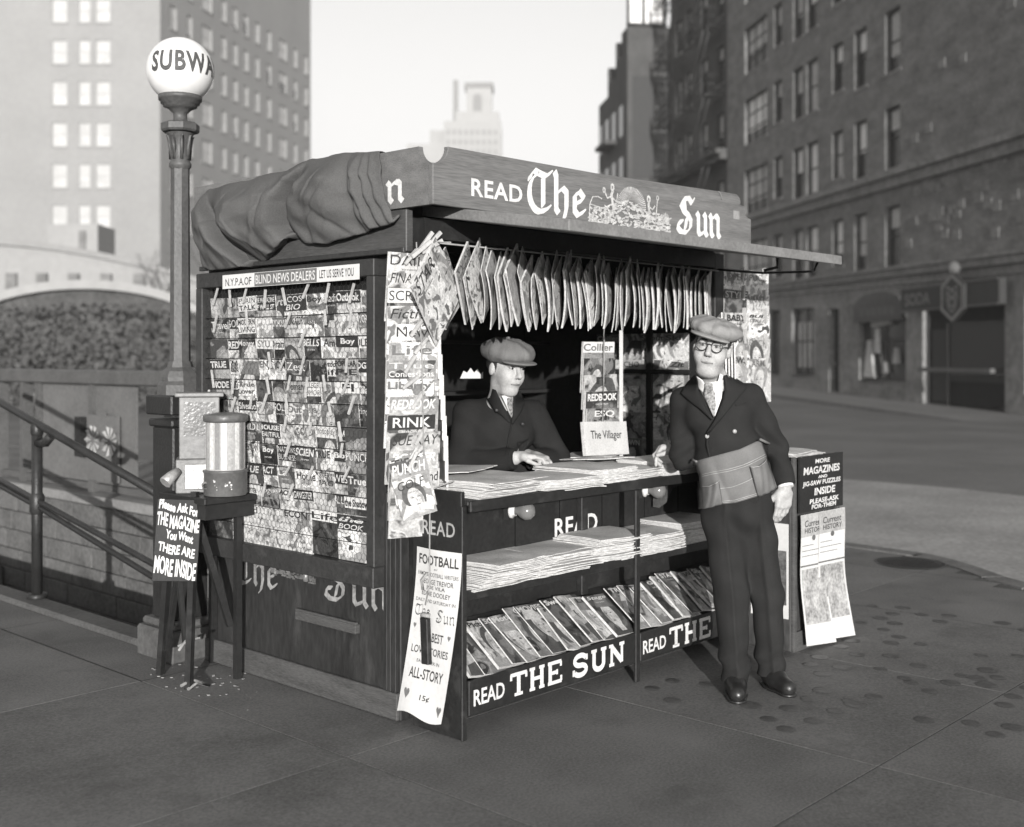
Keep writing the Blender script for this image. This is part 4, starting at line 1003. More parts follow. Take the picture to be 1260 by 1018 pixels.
mb = MB(); text_into(mb, 'READ', .895, 1.215, .672, .762, 0, bold=.02, spacing=1.05); mb.build('lettering', M_white, st, T(0, .36 - .0768, 0))
mb = MB(); text_into(mb, 'READ', -.335, -.135, 0, 0, 0) if False else None
mb = MB(); text_into(mb, 'READ', .135, .325, .80, .858, 0, bold=.012, spacing=1.1); mb.build('lettering', mat('grey_lettering', .34, .6), ep, T(-.0012, .36, 0) @ LF)
mb = MB(); blackletter(mb, 'Sun', .13, .32, .59, .70, 0, w=.15); mb.build('painted_words', M_white2, st, T(.3, .282, -.1))
# bulbs in porcelain sockets
def bulb(u, v, z, lab):
    t = thing('light_bulb', lab, 'light bulb', KF @ T(u, v, z) @ Rz(25), 'unlit bulbs under the counter')
    b = MB(); b.lathe([(.028, 0), (.036, .006), (.036, .016), (.026, .022), (.026, .03)], 18, M=Rx(90)); b.build('socket', mat('porcelain', .6, .3), t)
    b = MB(); b.lathe([(.018, .028), (.02, .04), (.036, .06), (.042, .08), (.036, .102), (.02, .116), (0, .12)], 20, M=Rx(90)); b.build('glass', mat('frosted_bulb', .16, .2, .5, .06, bump=0), t)
    b = MB(); b.box(-.03, .03, -.004, .02, -.04, .04); b.build('mount', M_dark, t); return t
bulb(.57, -.09, .835, 'unlit grey bulb in a white socket under the left end of the counter'); bulb(1.57, -.09, .842, 'unlit bulb in a white socket beneath the newspapers near the standing man')
mb = MB(); mb.prism([(0, 0), (.2, .02), (.22, .1), (.17, .13), (.16, .06), (.1, .05), (.06, -.06), (.0, -.08)], 'y', 0, .04); mb.build('torn_bag', mat('torn_bag', .07), None, KF @ T(1.63, -.15, .83), label='crumpled dark paper bag stuck under the counter by the bulb', cat='paper bag')

# ---------------------------------------------------------------- football poster on the end panel
po = thing('poster', 'white FOOTBALL poster hanging curled on the end of the stand', 'poster', KF @ T(-.012, -.015, .06))
def pfn(a, b):
    z = .685 * b; curl = .03 * (1 - b) ** 2 + .004 * math.sin(a * 6 + b * 5)
    x = .095 + a * .262 - .085 * (1 - b) ** 1.6 + (.02 if False else 0)
    z2 = z + (.012 * math.sin(a * math.pi * 2) if b < .05 else 0)
    return Vector((-curl - .006 * math.sin(a * math.pi), -x, z2))
mb = MB(); mb.grid(pfn, 14, 34); mb.build('sheet', M_paper, po)
def pbend(p):
    a, b = p[0], p[2]; q = pfn(a, b); q.x -= .0012; return q
def ptext(lines, m, nm='lettering'):
    for body, a0, a1, b0, b1, bold in lines:
        mb = MB(); vs_, fs_ = text_geo(body, bold); mb.add([pbend((a0 + x * (a1-a0), 0, b0 + z * (b1-b0))) for x, z in vs_], fs_); mb.build(nm, m, po)
ptext([('FOOTBALL', .07, .95, .905, .965, .02), ('BY', .46, .54, .878, .888, .005), ('FAMOUS FOOTBALL WRITERS', .06, .96, .838, .862, .004), ('GEORGE TREVOR', .14, .88, .792, .822, .008), ('JOE VILA', .28, .72, .757, .785, .008),
       ('EDDIE DOOLEY', .18, .84, .722, .75, .008), ('DAILY AND SATURDAY IN', .06, .95, .682, .702, .004), ('THE BEST', .24, .78, .455, .51, .012), ('LOVE STORIES', .1, .92, .375, .42, .01), ('EACH WEEK IN', .26, .76, .322, .342, .004),
       ('ALL-STORY', .14, .88, .225, .29, .014), ('15\u00a2', .46, .66, .095, .135, .014)], M_ink)
for wd, a_, b_, c_, d_ in (('The', .05, .42, .60, .665), ('Sun', .56, .98, .58, .655)):
    mb = MB(); q = MB(); blackletter(q, wd, a_, b_, c_, d_, 0, w=.13)
    mb.add([pbend((p[0], 0, p[2])) + Vector((-.0002 * (i % 5), 0, 0)) for i, p in enumerate(q.v)], q.f); mb.build('lettering', M_ink, po)
mb = MB()
for cx, cz, s in ((.16, .13, .06), (.9, .07, .05), (.1, .535, .03), (.9, .5, .03)):
    h = [(cx + s * 1.1 * math.sin(t) ** 3, 0, cz + s * .62 * (.8 * math.cos(t) - .32 * math.cos(2*t) - .12 * math.cos(3*t) - .06 * math.cos(4*t))) for t in [2 * math.pi * k / 20 for k in range(20)]]
    mb.add([pbend(p) for p in h], [tuple(range(20))])
mb.build('hearts', M_inkg, po)
mb = MB()
for k in range(18):
    a = rr.uniform(.38, .62); mb.add([pbend((a + dx, 0, .6 + k * .003 + dz)) + Vector((-.0006, 0, 0)) for dx, dz in ((-.06, 0), (.06, .01), (.04, .03), (-.05, .02))], [(0, 1, 2, 3)])
# cord tied down the panel with a hanging wooden block
cd = thing('weighted_cord', 'pale cord with a dark wooden block hanging down the front of the poster', 'cord', KF @ T(-.04, -.2, .4))
mb = MB(); mb.tube([(.1, -.06, .62), (.06, -.02, .60), (.03, 0, .585), (.02, 0, .56), (.018, 0, .2), (.0, .005, .12)], .0035, 6); mb.build('cord', M_cord, cd)
mb = MB(); mb.box(-.014, .010, -.02, .022, -.115, .07); mb.build('block', M_black, cd, Rx(-3), bevel=.003)
mb = MB(); mb.tube([(.0, -.022, .08), (-.018, 0, .085), (0, .024, .075)], .009, 6); mb.build('knot', M_cord, cd); mb = MB(); mb.tube([(.005, .0, .25), (-.012, .015, .22), (.0, .02, .18)], .006, 6); mb.build('knot', M_cord, cd)
# ================================================================ MAGAZINES AND PAPERS
NUM = ['first', 'second', 'third', 'fourth', 'fifth', 'sixth', 'seventh', 'eighth', 'ninth', 'tenth', 'eleventh', 'twelfth', 'thirteenth', 'fourteenth', 'fifteenth', 'sixteenth', 'seventeenth', 'eighteenth', 'nineteenth', 'twentieth']
def nth(i):
    if i < 20: return NUM[i]
    t, o = divmod(i + 1, 10); return {2: 'twenty', 3: 'thirty', 4: 'forty'}[t] + '-' + NUM[o - 1] if o else {3: 'thirtieth', 4: 'fortieth', 5: 'fiftieth'}[t]
TONE = [.62, .5, .3, .12, .4, .68, .2, .55, .06, .45, .34, .72]
_mm = {}
def mag_mesh(w, h, t, ci, curl=0):
    k = (round(w, 3), round(h, 3), round(t, 3), ci, curl)
    if k in _mm: return _mm[k]
    if curl:
        b = MB(); n_ = 6; fy = lambda x, z: curl * ((z / h - .5) ** 2 - .25 + .5 * (x / w - .5) * (z / h - .5))
        P_ = [[(w * i / 3, fy(w * i / 3, h * j / n_), h * j / n_) for i in range(4)] for j in range(n_ + 1)]
        N_ = 4 * (n_ + 1); vs_ = [p for r_ in P_ for p in r_] + [(p[0], p[1] + t, p[2]) for r_ in P_ for p in r_]; fs_, ms_ = [], []
        for j in range(n_):
            for i in range(3): q = j * 4 + i; fs_ += [(q, q+1, q+5, q+4), (N_+q, N_+q+4, N_+q+5, N_+q+1)]; ms_ += [0, 0]
        rim = list(range(4)) + [4 * j + 3 for j in range(1, n_ + 1)] + [4 * n_ + i for i in (2, 1, 0)] + [4 * j for j in range(n_ - 1, 0, -1)]
        for a_, c_ in zip(rim, rim[1:] + rim[:1]): fs_.append((a_, N_ + a_, N_ + c_, c_)); ms_.append(1)
        b.add(vs_, fs_, 0); b.m = ms_; _mm[k] = b.mesh('magazine', [cover_mat(ci), M_page]); return _mm[k]
    b = MB(); b.box(0, w, 0, t, 0, h, 1); b.m[-4] = 0; b.m[-2] = 0
    b.m[-6:] = [1, 1, 0, 1, 0, 1]
    _mm[k] = b.mesh('magazine', [cover_mat(ci), M_page]); return _mm[k]
def ell(cx, cz, rx, rz, n=16, a0=0, a1=360): return [(cx + rx * math.cos(R(a0 + (a1-a0) * k / n)), cz + rz * math.sin(R(a0 + (a1-a0) * k / n))) for k in range(n + (a1 - a0 < 360))]
def flat(mb, pts, y, mi=0): mb.add([(p[0], y, p[1]) for p in pts], [tuple(range(len(pts)))], mi)
M_skin_print = mat('printed_face', .44, .5, .3, .45, 16, 120, bump=0)
M_low_print = mat('printed_shade', .26, .5, .3, .3, 25, 90, bump=0)
M_hair_print = mat('printed_hair', .07, .5, .3, .3, 30, 90, bump=0)
M_mid_print = mat('printed_mid', .16, .5, .3, .3, 25, 90, bump=0)
def portrait(o, w, h, seed):
    r = random.Random(seed); mb = MB(); kind = r.choice('aabbcd'); big = {'a': r.uniform(.30, .36), 'b': r.uniform(.22, .28), 'c': r.uniform(.15, .19), 'd': r.uniform(.38, .46)}[kind]
    cx = w * r.uniform(.40, .66); cz = h * {'a': r.uniform(.40, .5), 'b': r.uniform(.44, .54), 'c': r.uniform(.55, .62), 'd': r.uniform(.36, .44)}[kind]; rx = w * big; rz = rx * r.uniform(1.25, 1.4); tl = r.uniform(-.45, .45); tu = r.uniform(-.3, .3)
    ht = r.choice([1, 1, 2, 3]); sh = lambda P: [(min(w * .995, max(w * .005, p[0] + (p[1] - cz) * tl)), min(h * .995, max(h * .004, p[1]))) for p in P]
    flat(mb, sh([(cx - rx * 2.2, 0.0), (cx + rx * 2.2, 0.0), (cx + rx * 1.9, cz - rz * 1.35), (cx + rx * .6, cz - rz * 1.05), (cx - rx * .6, cz - rz * 1.05), (cx - rx * 1.8, cz - rz * 1.3)]), -.0005, r.choice([1, 2, 3]))
    hp = [(cx + rx * (1.22 + .16 * r.random()) * math.cos(R(t)) - rx * tu * .3, cz + rz * .2 + rz * (1.08 + .14 * r.random()) * math.sin(R(t))) for t in range(-40, 221, 20)]
    flat(mb, sh(hp), -.0007, ht)
    flat(mb, sh([(cx - rx * .4, cz - rz * 1.3), (cx + rx * .42, cz - rz * 1.3), (cx + rx * .4, cz - rz * .4), (cx - rx * .4, cz - rz * .4)]), -.0009, 0)
    flat(mb, sh(ell(cx + rx * tu * .4, cz - rz * .06, rx * .84, rz * .96)), -.0011, 0)
    flat(mb, sh([(cx + rx * (tu * .4 + (.45 if tu > 0 else -.45)), cz + rz * .5), (cx + rx * (tu * .4 + (.82 if tu > 0 else -.82)), cz + rz * .1), (cx + rx * (tu * .4 + (.6 if tu > 0 else -.6)), cz - rz * .7), (cx + rx * (tu * .4 + (.5 if tu > 0 else -.5)), cz - rz * .2)]), -.0012, 3)
    for s in (-1, 1):
        ex = cx + rx * (tu + .34 * s); flat(mb, sh(ell(ex, cz + rz * .1, rx * .15, rz * .045, 8)), -.0014, 1); flat(mb, sh([(ex - rx * .2, cz + rz * .2), (ex + rx * .2, cz + rz * .22), (ex, cz + rz * .27)]), -.0014, 3)
    flat(mb, sh(ell(cx + rx * tu, cz - rz * .5, rx * .24, rz * .06, 8)), -.0014, 2); flat(mb, sh([(cx + rx * tu, cz + rz * .06), (cx + rx * (tu + .12), cz - rz * .22), (cx + rx * (tu - .06), cz - rz * .22)]), -.0013, 3)
    if r.random() < .4: flat(mb, sh([(cx - rx * 1.3, cz + rz * .62), (cx + rx * 1.3, cz + rz * .5), (cx + rx * .8, cz + rz * 1.3), (cx - rx * .7, cz + rz * 1.35)]), -.0015, r.choice([1, 2, 3, 0]))
    mb.build('portrait', [M_skin_print, M_hair_print, M_mid_print, M_low_print], o)
_tm = {}
def magazine(M, w, h, t, ci, label, group, title='', band=False, face=False, seed=0, pin=None, th=.2, name='magazine', curl=0):
    o = obj(name, mag_mesh(w, h, t, ci, curl), None, M, label=label, cat='magazine' if name == 'magazine' else 'magazines', group=group)
    light = TONE[ci % 12] > .33
    if face: portrait(o, w, h, seed)
    if band:
        b = MB(); b.quad((0.0015, -.0020, h * (1 - th) - .004), (w - .0015, -.0020, h * (1 - th) - .004), (w - .0015, -.0020, h - .0015), (.0015, -.0020, h - .0015))
        b.build('masthead', M_ink if light else M_paper, o); light = not light
    if title:
        lines = title.split('|'); n = len(lines); b = MB(); r = random.Random(hash_(title) + seed)
        wid = min(.92, .16 * max(len(x) for x in lines) + .15)
        for k, tx in enumerate(lines):
            ww = min(.93, wid) * w; x0 = (w - ww) * r.choice([.25, .5, .6]); hh = th * h / n
            z1 = h - .006 - k * hh
            text_into(b, tx, x0, x0 + ww, z1 - hh * .80, z1 - hh * .08, -.0026, bold=r.choice([.0, .012, .024, .034]), shear=r.choice([0, 0, 0, .25]))
        if r.random() < .75: text_into(b, r.choice(['TEN CENTS', 'DECEMBER', 'NOVEMBER', '25 CENTS', 'THIS WEEK']), w * .3, w * .7, h * (1 - th) - .016, h * (1 - th) - .009, -.0026)
        b.build('title', (M_ink if r.random() < .6 else M_inkg) if light else M_white, o)
    if pin is not None:
        b = MB(); b.box(-.006, .006, -.012, -.004, -.045, .04); b.box(-.005, .005, -.005, .008, -.03, .038)
        b.build('clothespin', M_pin, o, T(w * pin[0], -.004, h + pin[2]) @ Ry(pin[1]))
    return o
def hash_(s): return sum((i + 1) * ord(c) for i, c in enumerate(s))
def Lw(u, v, z, tilt=0, roll=0, yaw=0): return KF @ T(u, v, z) @ Rz(-90 + yaw) @ Rx(tilt) @ Ry(roll)      # facing the left side
def Fw(u, v, z, tilt=0, roll=0, yaw=0): return KF @ T(u, v, z) @ Rz(yaw) @ Rx(tilt) @ Ry(roll)            # facing the front

# ---- wall rack: eleven overlapping rows
RACK = [['', 'Real Life', 'PLAIN|TALK', 'THE MAGAZINE|OF WALL ST', 'Art', 'COS|BIO', 'Canadian', 'Outlook', 'NEW'],
 ['Travel', 'MODERN|LIVING', '', 'PSYCHOLOGY', 'DELINEATOR', 'Cosmo', '', 'NEW YORK'],
 ['', 'RED', 'Money', 'SYU', 'Drama', 'BELLS', 'Ame', 'GOLF'],
 ['THE|HUNT', '', 'TEN', 'HOME', '', 'Outdoor|Life', 'POPULAR|PIE', 'JUDGE'],
 ['True|Lover', '', '', 'Woman', 'COLLEGE|HUMOR', 'HOME', 'FI', 'St Kilian'],
 ['', 'Art', 'Silver So', 'SCREEN|U', 'Out', '', 'Yachting'],
 ['', 'BALLYHO', 'CHILD LI', 'HOUSE|BEAUTIFUL', '', 'Photoplay'],
 ['Time', '', 'AMERICAN', 'NATIONS|BUSINESS', 'SCIEN', 'PUNCH'],
 ['Real', 'BLUE', 'La', 'Home', 'MYSTERY|MAG', 'WEST', 'True'],
 ['MYSTERY', 'Fra', 'JACK', 'GANGSTER', 'BLUE', 'the Shadow'],
 ['Football', 'Record', '', 'ECON', 'Life', 'the|BOOK']]
rg = random.Random(41)
DESC = {8: 'nearly black', 3: 'dark', 6: 'dark grey', 2: 'mid grey', 10: 'mid grey', 4: 'grey', 9: 'grey', 1: 'light grey', 7: 'light grey', 0: 'pale', 5: 'whitish', 11: 'whitish'}
POOL = ['Judge', 'Asia', 'MODE', 'ACE', 'Air', '', 'TRUE', 'Stage', 'GOLD', '', 'Boy', 'FACT', 'Vogue', 'WAR', '', 'Pep', 'Zest']
for r_, row in enumerate(RACK):
    if r_ < 10:
        row = list(row)
        while len(row) < (10 if r_ < 6 else 9): row.insert(rg.randrange(len(row) + 1), rg.choice(POOL))
    zt_ = 1.808 - .0985 * r_; n = len(row); x = 1.372
    for k, tt in enumerate(row):
        last = r_ == 10
        w = rg.uniform(.14, .18); h = rg.uniform(.20, .23); ztop = zt_ + rg.uniform(-.004, .005)
        if last: w, h, ztop = rg.uniform(.2, .24), min(.22, ztop - .65 if False else .2), .835 + rg.uniform(-.015, .02)
        step = 1.235 / n
        ci = rg.choice([0, 5, 11, 1, 3, 8, 6, 0, 5, 2, 7, 11, 3, 10]); roll = rg.uniform(-1.6, 1.6)
        v0 = 1.372 - step * k - rg.uniform(0, .012)
        if v0 - w < .142: v0 = .142 + w
        if tt in ('MODERN|LIVING', 'PSYCHOLOGY', 'MYSTERY', 'BALLYHO', 'BLUE', 'the Shadow', 'Football', 'NEW YORK', 'Money'): ci = 3 if tt != 'Money' else 8
        if tt in ('AMERICAN', 'HOME', 'Record', 'HOUSE|BEAUTIFUL', 'Cosmo', 'JUDGE'): ci = (5, 0, 11)[k % 3]
        uu = -.044 + .004 * math.sin(k * 2.1) if not last else -.050
        off = .0 if not last else 0
        M_ = Lw(uu + h * math.sin(R(5.5)), v0, ztop - h, 5.5, roll) if not last else Lw(-.042, v0, ztop - h, 3, roll)
        lab = '%s magazine, %s from left in the %s row of the wire-covered rack' % (DESC[ci], NUM[k], 'bottom' if last else ('top' if r_ == 0 else NUM[r_]))
        magazine(M_, w, h, .005, ci, lab, 'magazines in the wire-covered rack', tt, band=rg.random() < .42 and bool(tt), face=rg.random() < (.22 if not last else .0), seed=r_ * 10 + k, th=.22 if '|' not in tt else .32)
# the big slanted booklet in the bottom row
# slips of wood wedged between the rows
ps = MB(); ps.box(-.005, .005, -.004, .004, -.045, .045); pm = ps.mesh('clothespin', M_pin)
for r_ in range(10):
    for k in range(8 if r_ < 6 else 6):
        if rg.random() < (.45 if r_ else .0): continue
        v = 1.33 - (1.2 / (8 if r_ < 6 else 6)) * (k + .1) + rg.uniform(-.03, .03); z = 1.80 - .0985 * r_ + rg.uniform(-.01, .02) + (.01 if r_ == 0 else 0)
        obj('clothespin', pm, rk, T(-.0605 - .0 * r_, v, z - .55 - .01) @ Rz(-90) @ Ry(rg.choice([-12, 6, 14, 22, 30, 35]) + rg.uniform(-6, 6)) @ Matrix.Diagonal((rg.uniform(.7, 1.1), 1, rg.uniform(.7, 1.05), 1)))

# ---- column of magazines hung at the left front corner, bottom ones lifting out
LC = [('DAILY', 0), ('FINANCE', 1), ('SCREEN', 6), ('Fiction', 0), ('New', 5), ('Life', 11), ('True|Confessions', 2), ('Liberty', 5), ('REDBOOK', 2), ('RINK', 9), ('SUE KAY', 4), ('POWER', 2), ('Shadowland', 1)]
for k, (tt, ci) in enumerate(LC):
    zt_ = 1.945 - .073 * k; w, h = (.225 + rg.uniform(-.015, .01), .28)
    uu = -.158 + rg.uniform(-.014, .014) - .0005 * k
    M_ = Fw(uu, -.118 - .003 * k + .0, zt_ - h, 3.0, rg.uniform(-2, 2), -14)
    M_ = KF @ T(uu, -.105 - .001 * k, zt_) @ Rz(-14) @ Rx(4.5) @ Ry(rg.uniform(-1.5, 1.5)) @ T(0, 0, -h)
    magazine(M_, w, h, .006, ci, '%s magazine, %s from top of the left front corner column' % (DESC[ci], NUM[k]), 'column of magazines at the left front corner', tt, band=tt in ('SCREEN', 'RINK'), seed=k, th=.24 if '|' in tt else .2,
             pin=(rg.uniform(.45, .6), rg.uniform(30, 55), -.012) if k not in (3, 9) else None)
for k, (tt, ci, du_, zt_, w, h) in enumerate([('TIDE', 5, -.20, 1.12, .15, .2), ('PUNCH', 2, -.215, 1.10, .155, .2), ('GOLF', 0, -.215, 1.03, .145, .16)]):
    M_ = KF @ T(du_, -.155 - .018 * k, zt_) @ Rz(-26) @ Rx(-6 - 3 * k) @ Ry(-8 - 3 * k) @ T(0, 0, -h)
    magazine(M_, w, h, .008, ci, ('whitish magazine with dark title', 'mid grey magazine with curled top', 'pale magazine, lowest and frontmost')[k] + ' at the bottom of the left corner column', 'column of magazines at the left front corner', tt, seed=50 + k, face=k == 2, th=.3, pin=(.6, 40, -.01) if k < 2 else None)
for k in range(7):                                     # edge-on ones just behind
    zt_ = 1.70 - .085 * k; w, h = .2, .27
    M_ = KF @ T(.085 + .010 * k, -.14 + .002 * k, zt_) @ Rz(54) @ Ry(4) @ T(-.03, 0, -h)
    magazine(M_, w, h, .009, (0, 5, 1, 7, 11, 4, 0)[k], 'edge-on magazine, %s from top beside the left corner column' % NUM[k], 'edge-on magazines right of the corner column', 'NEWS', seed=k)
mb = MB(); mb.tube([(-.03, -.13, 1.99), (-.03, -.165, 1.5), (-.05, -.20, .95)], .003, 5); mb.build('cord', M_cord, ks)
for (u_, v_, z_, a, b_) in ((.0, -.15, 1.99, 38, 12), (.03, -.16, 1.975, 60, 5), (.05, -.14, 2.0, 45, 9), (-.03, -.16, 1.96, 52, 8)):
    mb = MB(); mb.box(-.008, .008, -.006, .006, -.055, .055); mb.build('clothespin', M_pin, ks, T(u_, v_, z_) @ Rz(-14) @ Ry(a))

# ---- row of magazines pegged by a corner along the front line
n = 50
for k in range(n):
    q = k / (n - 1); w, h = rg.uniform(.19, .24), rg.uniform(.26, .31); yw = 30 + rg.uniform(-4, 4)
    ph = 44 - 30 * q ** .7 + rg.uniform(-5, 5); u_ = .17 + (KL - .35) * q + rg.uniform(-.008, .008); vv = -.10
    if k == 0: w, h, ph, u_, vv, yw = .23, .32, 45, .0, -.20, 18
    if k == 1: u_, yw, vv, ph = .08, 20, -.16, 46
    if k == 2: u_, yw, vv = .14, 20, -.13
    low = (h / 2) * math.cos(R(ph)) + (w / 2) * math.sin(R(ph)); zc = 1.652 + low + rg.uniform(-.02, .02) - (.085 if k == 0 else 0) + .01 * q
    ci = rg.choice([0, 5, 5, 7, 11, 11, 11, 0, 1, 5, 4, 2])
    M_ = KF @ T(u_, vv, zc) @ Rz(yw) @ Ry(-ph) @ Rx(rg.uniform(-4, 4)) @ T(-w / 2, 0, -h / 2)
    tt = rg.choice(['AMAZING|STORIES', 'WORLD', 'ACTION', 'ACE', 'STAR', 'RADIO', 'WAR|STORIES', 'SPORT', 'NEWS']) if k < 5 else ''
    magazine(M_, w, h, rg.choice([.004, .006, .009]), ci, '%s magazine pegged by its corner, %s from left in the hanging row' % (DESC[ci], nth(k)), 'magazines hanging in a row under the awning', tt, face=k == 1, seed=200 + k, th=.26, curl=0 if k < 5 else rg.choice([-.03, .03, .05, -.02, .02]))
# leaning ones at the right end of the row
for k in range(5):
    w, h = .2, .29; M_ = KF @ T(2.09 + .012 * k, -.22 - .012 * k, 1.62 - .04 * k) @ Rz(41) @ Ry(9) @ T(-w / 2, 0, -h / 2 - .02)
    magazine(M_, w, h, .008, (5, 0, 11, 1, 5)[k], 'whitish edge-on magazine beside the glasses-wearing man, %s from the top' % NUM[k], 'slanting magazines beside the standing man', 'NEWS', seed=k)

# ---- display board with papers at the far right of the kiosk
wp = MB(); wp.box(2.37, 2.86, -.045, -.025, 1.36, 2.03); wp.build('wing_board', M_wood if False else mat('wing_board', .2), ks)
k = 0
for r_ in range(5):
    for c_ in range(2):
        w, h = (.25, .26); zt_ = 2.025 - .125 * r_ + rg.uniform(-.015, .01); ci = (5, 11, 3, 0, 7, 11, 5, 1, 11, 0)[k]
        M_ = KF @ T(2.375 + .235 * c_, -.062 - .004 * r_, zt_) @ Rx(1.2) @ Ry(rg.uniform(-2, 2)) @ T(0, 0, -h)
        magazine(M_, w, h, .004, ci, '%s paper, %s row, %s column of the board behind the standing man' % (DESC[ci], NUM[r_], ('left', 'right')[c_]), 'papers on the board behind the standing man', ('OPEN', 'PUCK', 'STYLE', 'VANITY', 'BABY', 'BULL|STREET', 'MODE', 'DECK', 'NEWS', 'ARMY')[k], seed=k, face=k > 5, pin=(.75, rg.choice([4, 15, -10]), -.01)); k += 1

# ---- column inside, right of the seated man, and the folded paper below it
IC = [('Collier', 2), ('', 6), ('n', 4), ('REDBOOK', 3), ('ESQ', 6), ('Sketch', 4)]
for k, (tt, ci) in enumerate(IC):
    w, h = .23, .26; zt_ = 1.60 - .085 * k
    magazine(KF @ T(1.30 + .004 * k, .085 - .004 * k, zt_) @ Rz(-6) @ Rx(3.5) @ Ry(rg.uniform(-2, 2)) @ T(0, 0, -h), w, h, .008, ci, '%s magazine, %s from the top of the column inside the kiosk' % (DESC[ci], NUM[k]), 'column of magazines behind the counter', tt, face=k in (1, 2), seed=80 + k, band=k == 0)
M_ = KF @ T(1.235, .03, 1.20) @ Rx(-8) @ Ry(2) @ T(0, 0, -.17)
o = magazine(M_, .35, .17, .02, 11, 'folded white newspaper with dark black-letter name propped on the counter', None, '', name='magazine'); o['category'] = 'newspaper'; o.name = 'folded_newspaper'; o.data = o.data.copy(); o.data.materials[0] = M_news
mb = MB(); text_into(mb, 'The Villager', .05, .30, .07, .125, -.001, bold=.01); mb.build('title', M_ink, o)
mb = MB(); mb.tube([(1.43, .05, 1.75), (1.43, .055, 1.4), (1.405, .04, 1.2), (1.45, .03, .99)], .004, 6); mb.build('cord', M_cord, ks)
mb = MB(); mb.box(1.535, 1.56, .03, .035, .98, 1.66); mb.build('paper_strip', M_paper, ks)
# ---- wall display inside on the right
rows = [('Collier', 2), ('', 1), ('Scout', 5), ('Ski', 11), ('', 0), ('ECHO', 4), ('', 9), ('Zit', 5), ('WE DO|OUR PART', 1), ('', 5), ('', 0), ('Boy', 7), ('Arts', 11), ('', 2), ('SH', 0), ('ONE', 1), ('', 5), ('TOWN', 3), ('', 4), ('AIR', 11)]
k = 0
for r_ in range(5):
    for c_ in range(4):
        tt, ci = rows[k]; w, h = .175, .22
        magazine(KF @ T(KL - .056, .80 - .165 * c_, 1.66 - .155 * r_) @ Rz(-90) @ Rx(2) @ T(0, 0, -h + .0), w, h, .004, ci, '%s magazine, %s row and %s from the left on the inside right wall' % (DESC[ci], NUM[r_], NUM[c_]), 'magazines on the inside right wall', tt, face=rg.random() < .4, seed=300 + k); k += 1
mb = MB(); mb.box(KL - .09, KL - .07, .10, .82, 1.425, 1.45); mb.build('glazing_bar', M_dark, ks)
mb = MB(); mb.box(KL - .09, KL - .068, .37, .405, .85, 1.68); mb.build('glazing_bar', M_dark, ks)

# ---- piles on the sloping bottom shelf
wd_ = ['New', 'Movie', 'Picture', 'SCREEN', 'Motion', 'OH', 'MOVIES', 'Play', 'Sweet', 'Film', 'Love', 'Stage', 'TRUE', 'DREAM', 'RADIO', 'Gay', 'Home', 'STAR', 'Ring', 'Wit', 'Show', 'Life', 'Song', 'Ace', 'Mode']
us = [.03 + .0865 * k for k in range(12)] + [1.165 + .0875 * k for k in range(11)]
tn = [4, 6, 1, 3, 2, 6, 3, 10, 8, 2, 0, 3, 6, 4, 2, 8, 7, 3, 6, 10, 3, 2, 4]
for k, (tt, u_, ci) in enumerate(zip(wd_, us, tn)):
    w, h, t = rg.uniform(.185, .215), rg.uniform(.24, .285), rg.choice([.004, .006, .008, .012]); M_ = KF @ T(u_, -.346, .212) @ Rx(-52.2) @ Rz(9.5 + rg.uniform(-1.5, 1.5)) @ Ry(rg.uniform(-7, 7)) @ T(0, -t - .034 + rg.uniform(-.003, .003), rg.uniform(-.004, .012))
    magazine(M_, w, h, t, ci, '%s magazine pile, %s from the left on the sloping bottom shelf' % (DESC[ci], nth(k)), 'magazine piles on the bottom shelf', tt, face=k % 5 != 3, seed=400 + k, name='magazine_pile', th=.15)

# ---- newspapers: each pile is a thing, its sheets are parts
def paper_mesh(w, d, t, seed, wave=0, edge=0):
    r = random.Random(seed); q = random.Random(wave + 71); b = MB(); n1, n2 = 12, 7; ph = q.uniform(0, 6); am = q.uniform(.001, .0035); f1, f2 = q.uniform(5, 10), q.uniform(3, 7)
    jag = [r.uniform(-.004, .004) for _ in range(n1 + 1)]; sk = r.uniform(-.012, .012)
    def base(a, c): return (a * w + sk * c + r.uniform(-.0006, .0006), c * d + (jag[int(round(a * n1))] if c < .01 else 0), am * math.sin(a * f1 + ph) * math.sin(c * f2 + ph) - .004 * (1 - c) ** 4 - .006 * max(0, a - .8) * 5 * max(0, .3 - c))
    P = [[Vector(base(i / n1, j / n2)) for i in range(n1 + 1)] for j in range(n2 + 1)]; up = Vector((0, 0, t))
    vs = [p + up for row in P for p in row] + [p for row in P for p in row]; N = (n1 + 1) * (n2 + 1); fs = []; ms = []
    for j in range(n2):
        for i in range(n1):
            k = j * (n1 + 1) + i; fs += [(k, k+1, k+n1+2, k+n1+1), (N+k, N+k+n1+1, N+k+n1+2, N+k+1)]; ms += [0, 0]
    rim = [i for i in range(n1 + 1)] + [(j+1) * (n1+1) - 1 for j in range(1, n2 + 1)] + [n2 * (n1+1) + i for i in range(n1 - 1, -1, -1)] + [j * (n1+1) for j in range(n2 - 1, 0, -1)]
    for a_, c_ in zip(rim, rim[1:] + rim[:1]): fs.append((N + a_, N + c_, c_, a_)); ms.append(1)
    b.add(vs, fs, 0); b.m = ms; return b.mesh('newspaper', [M_news_print, M_page])
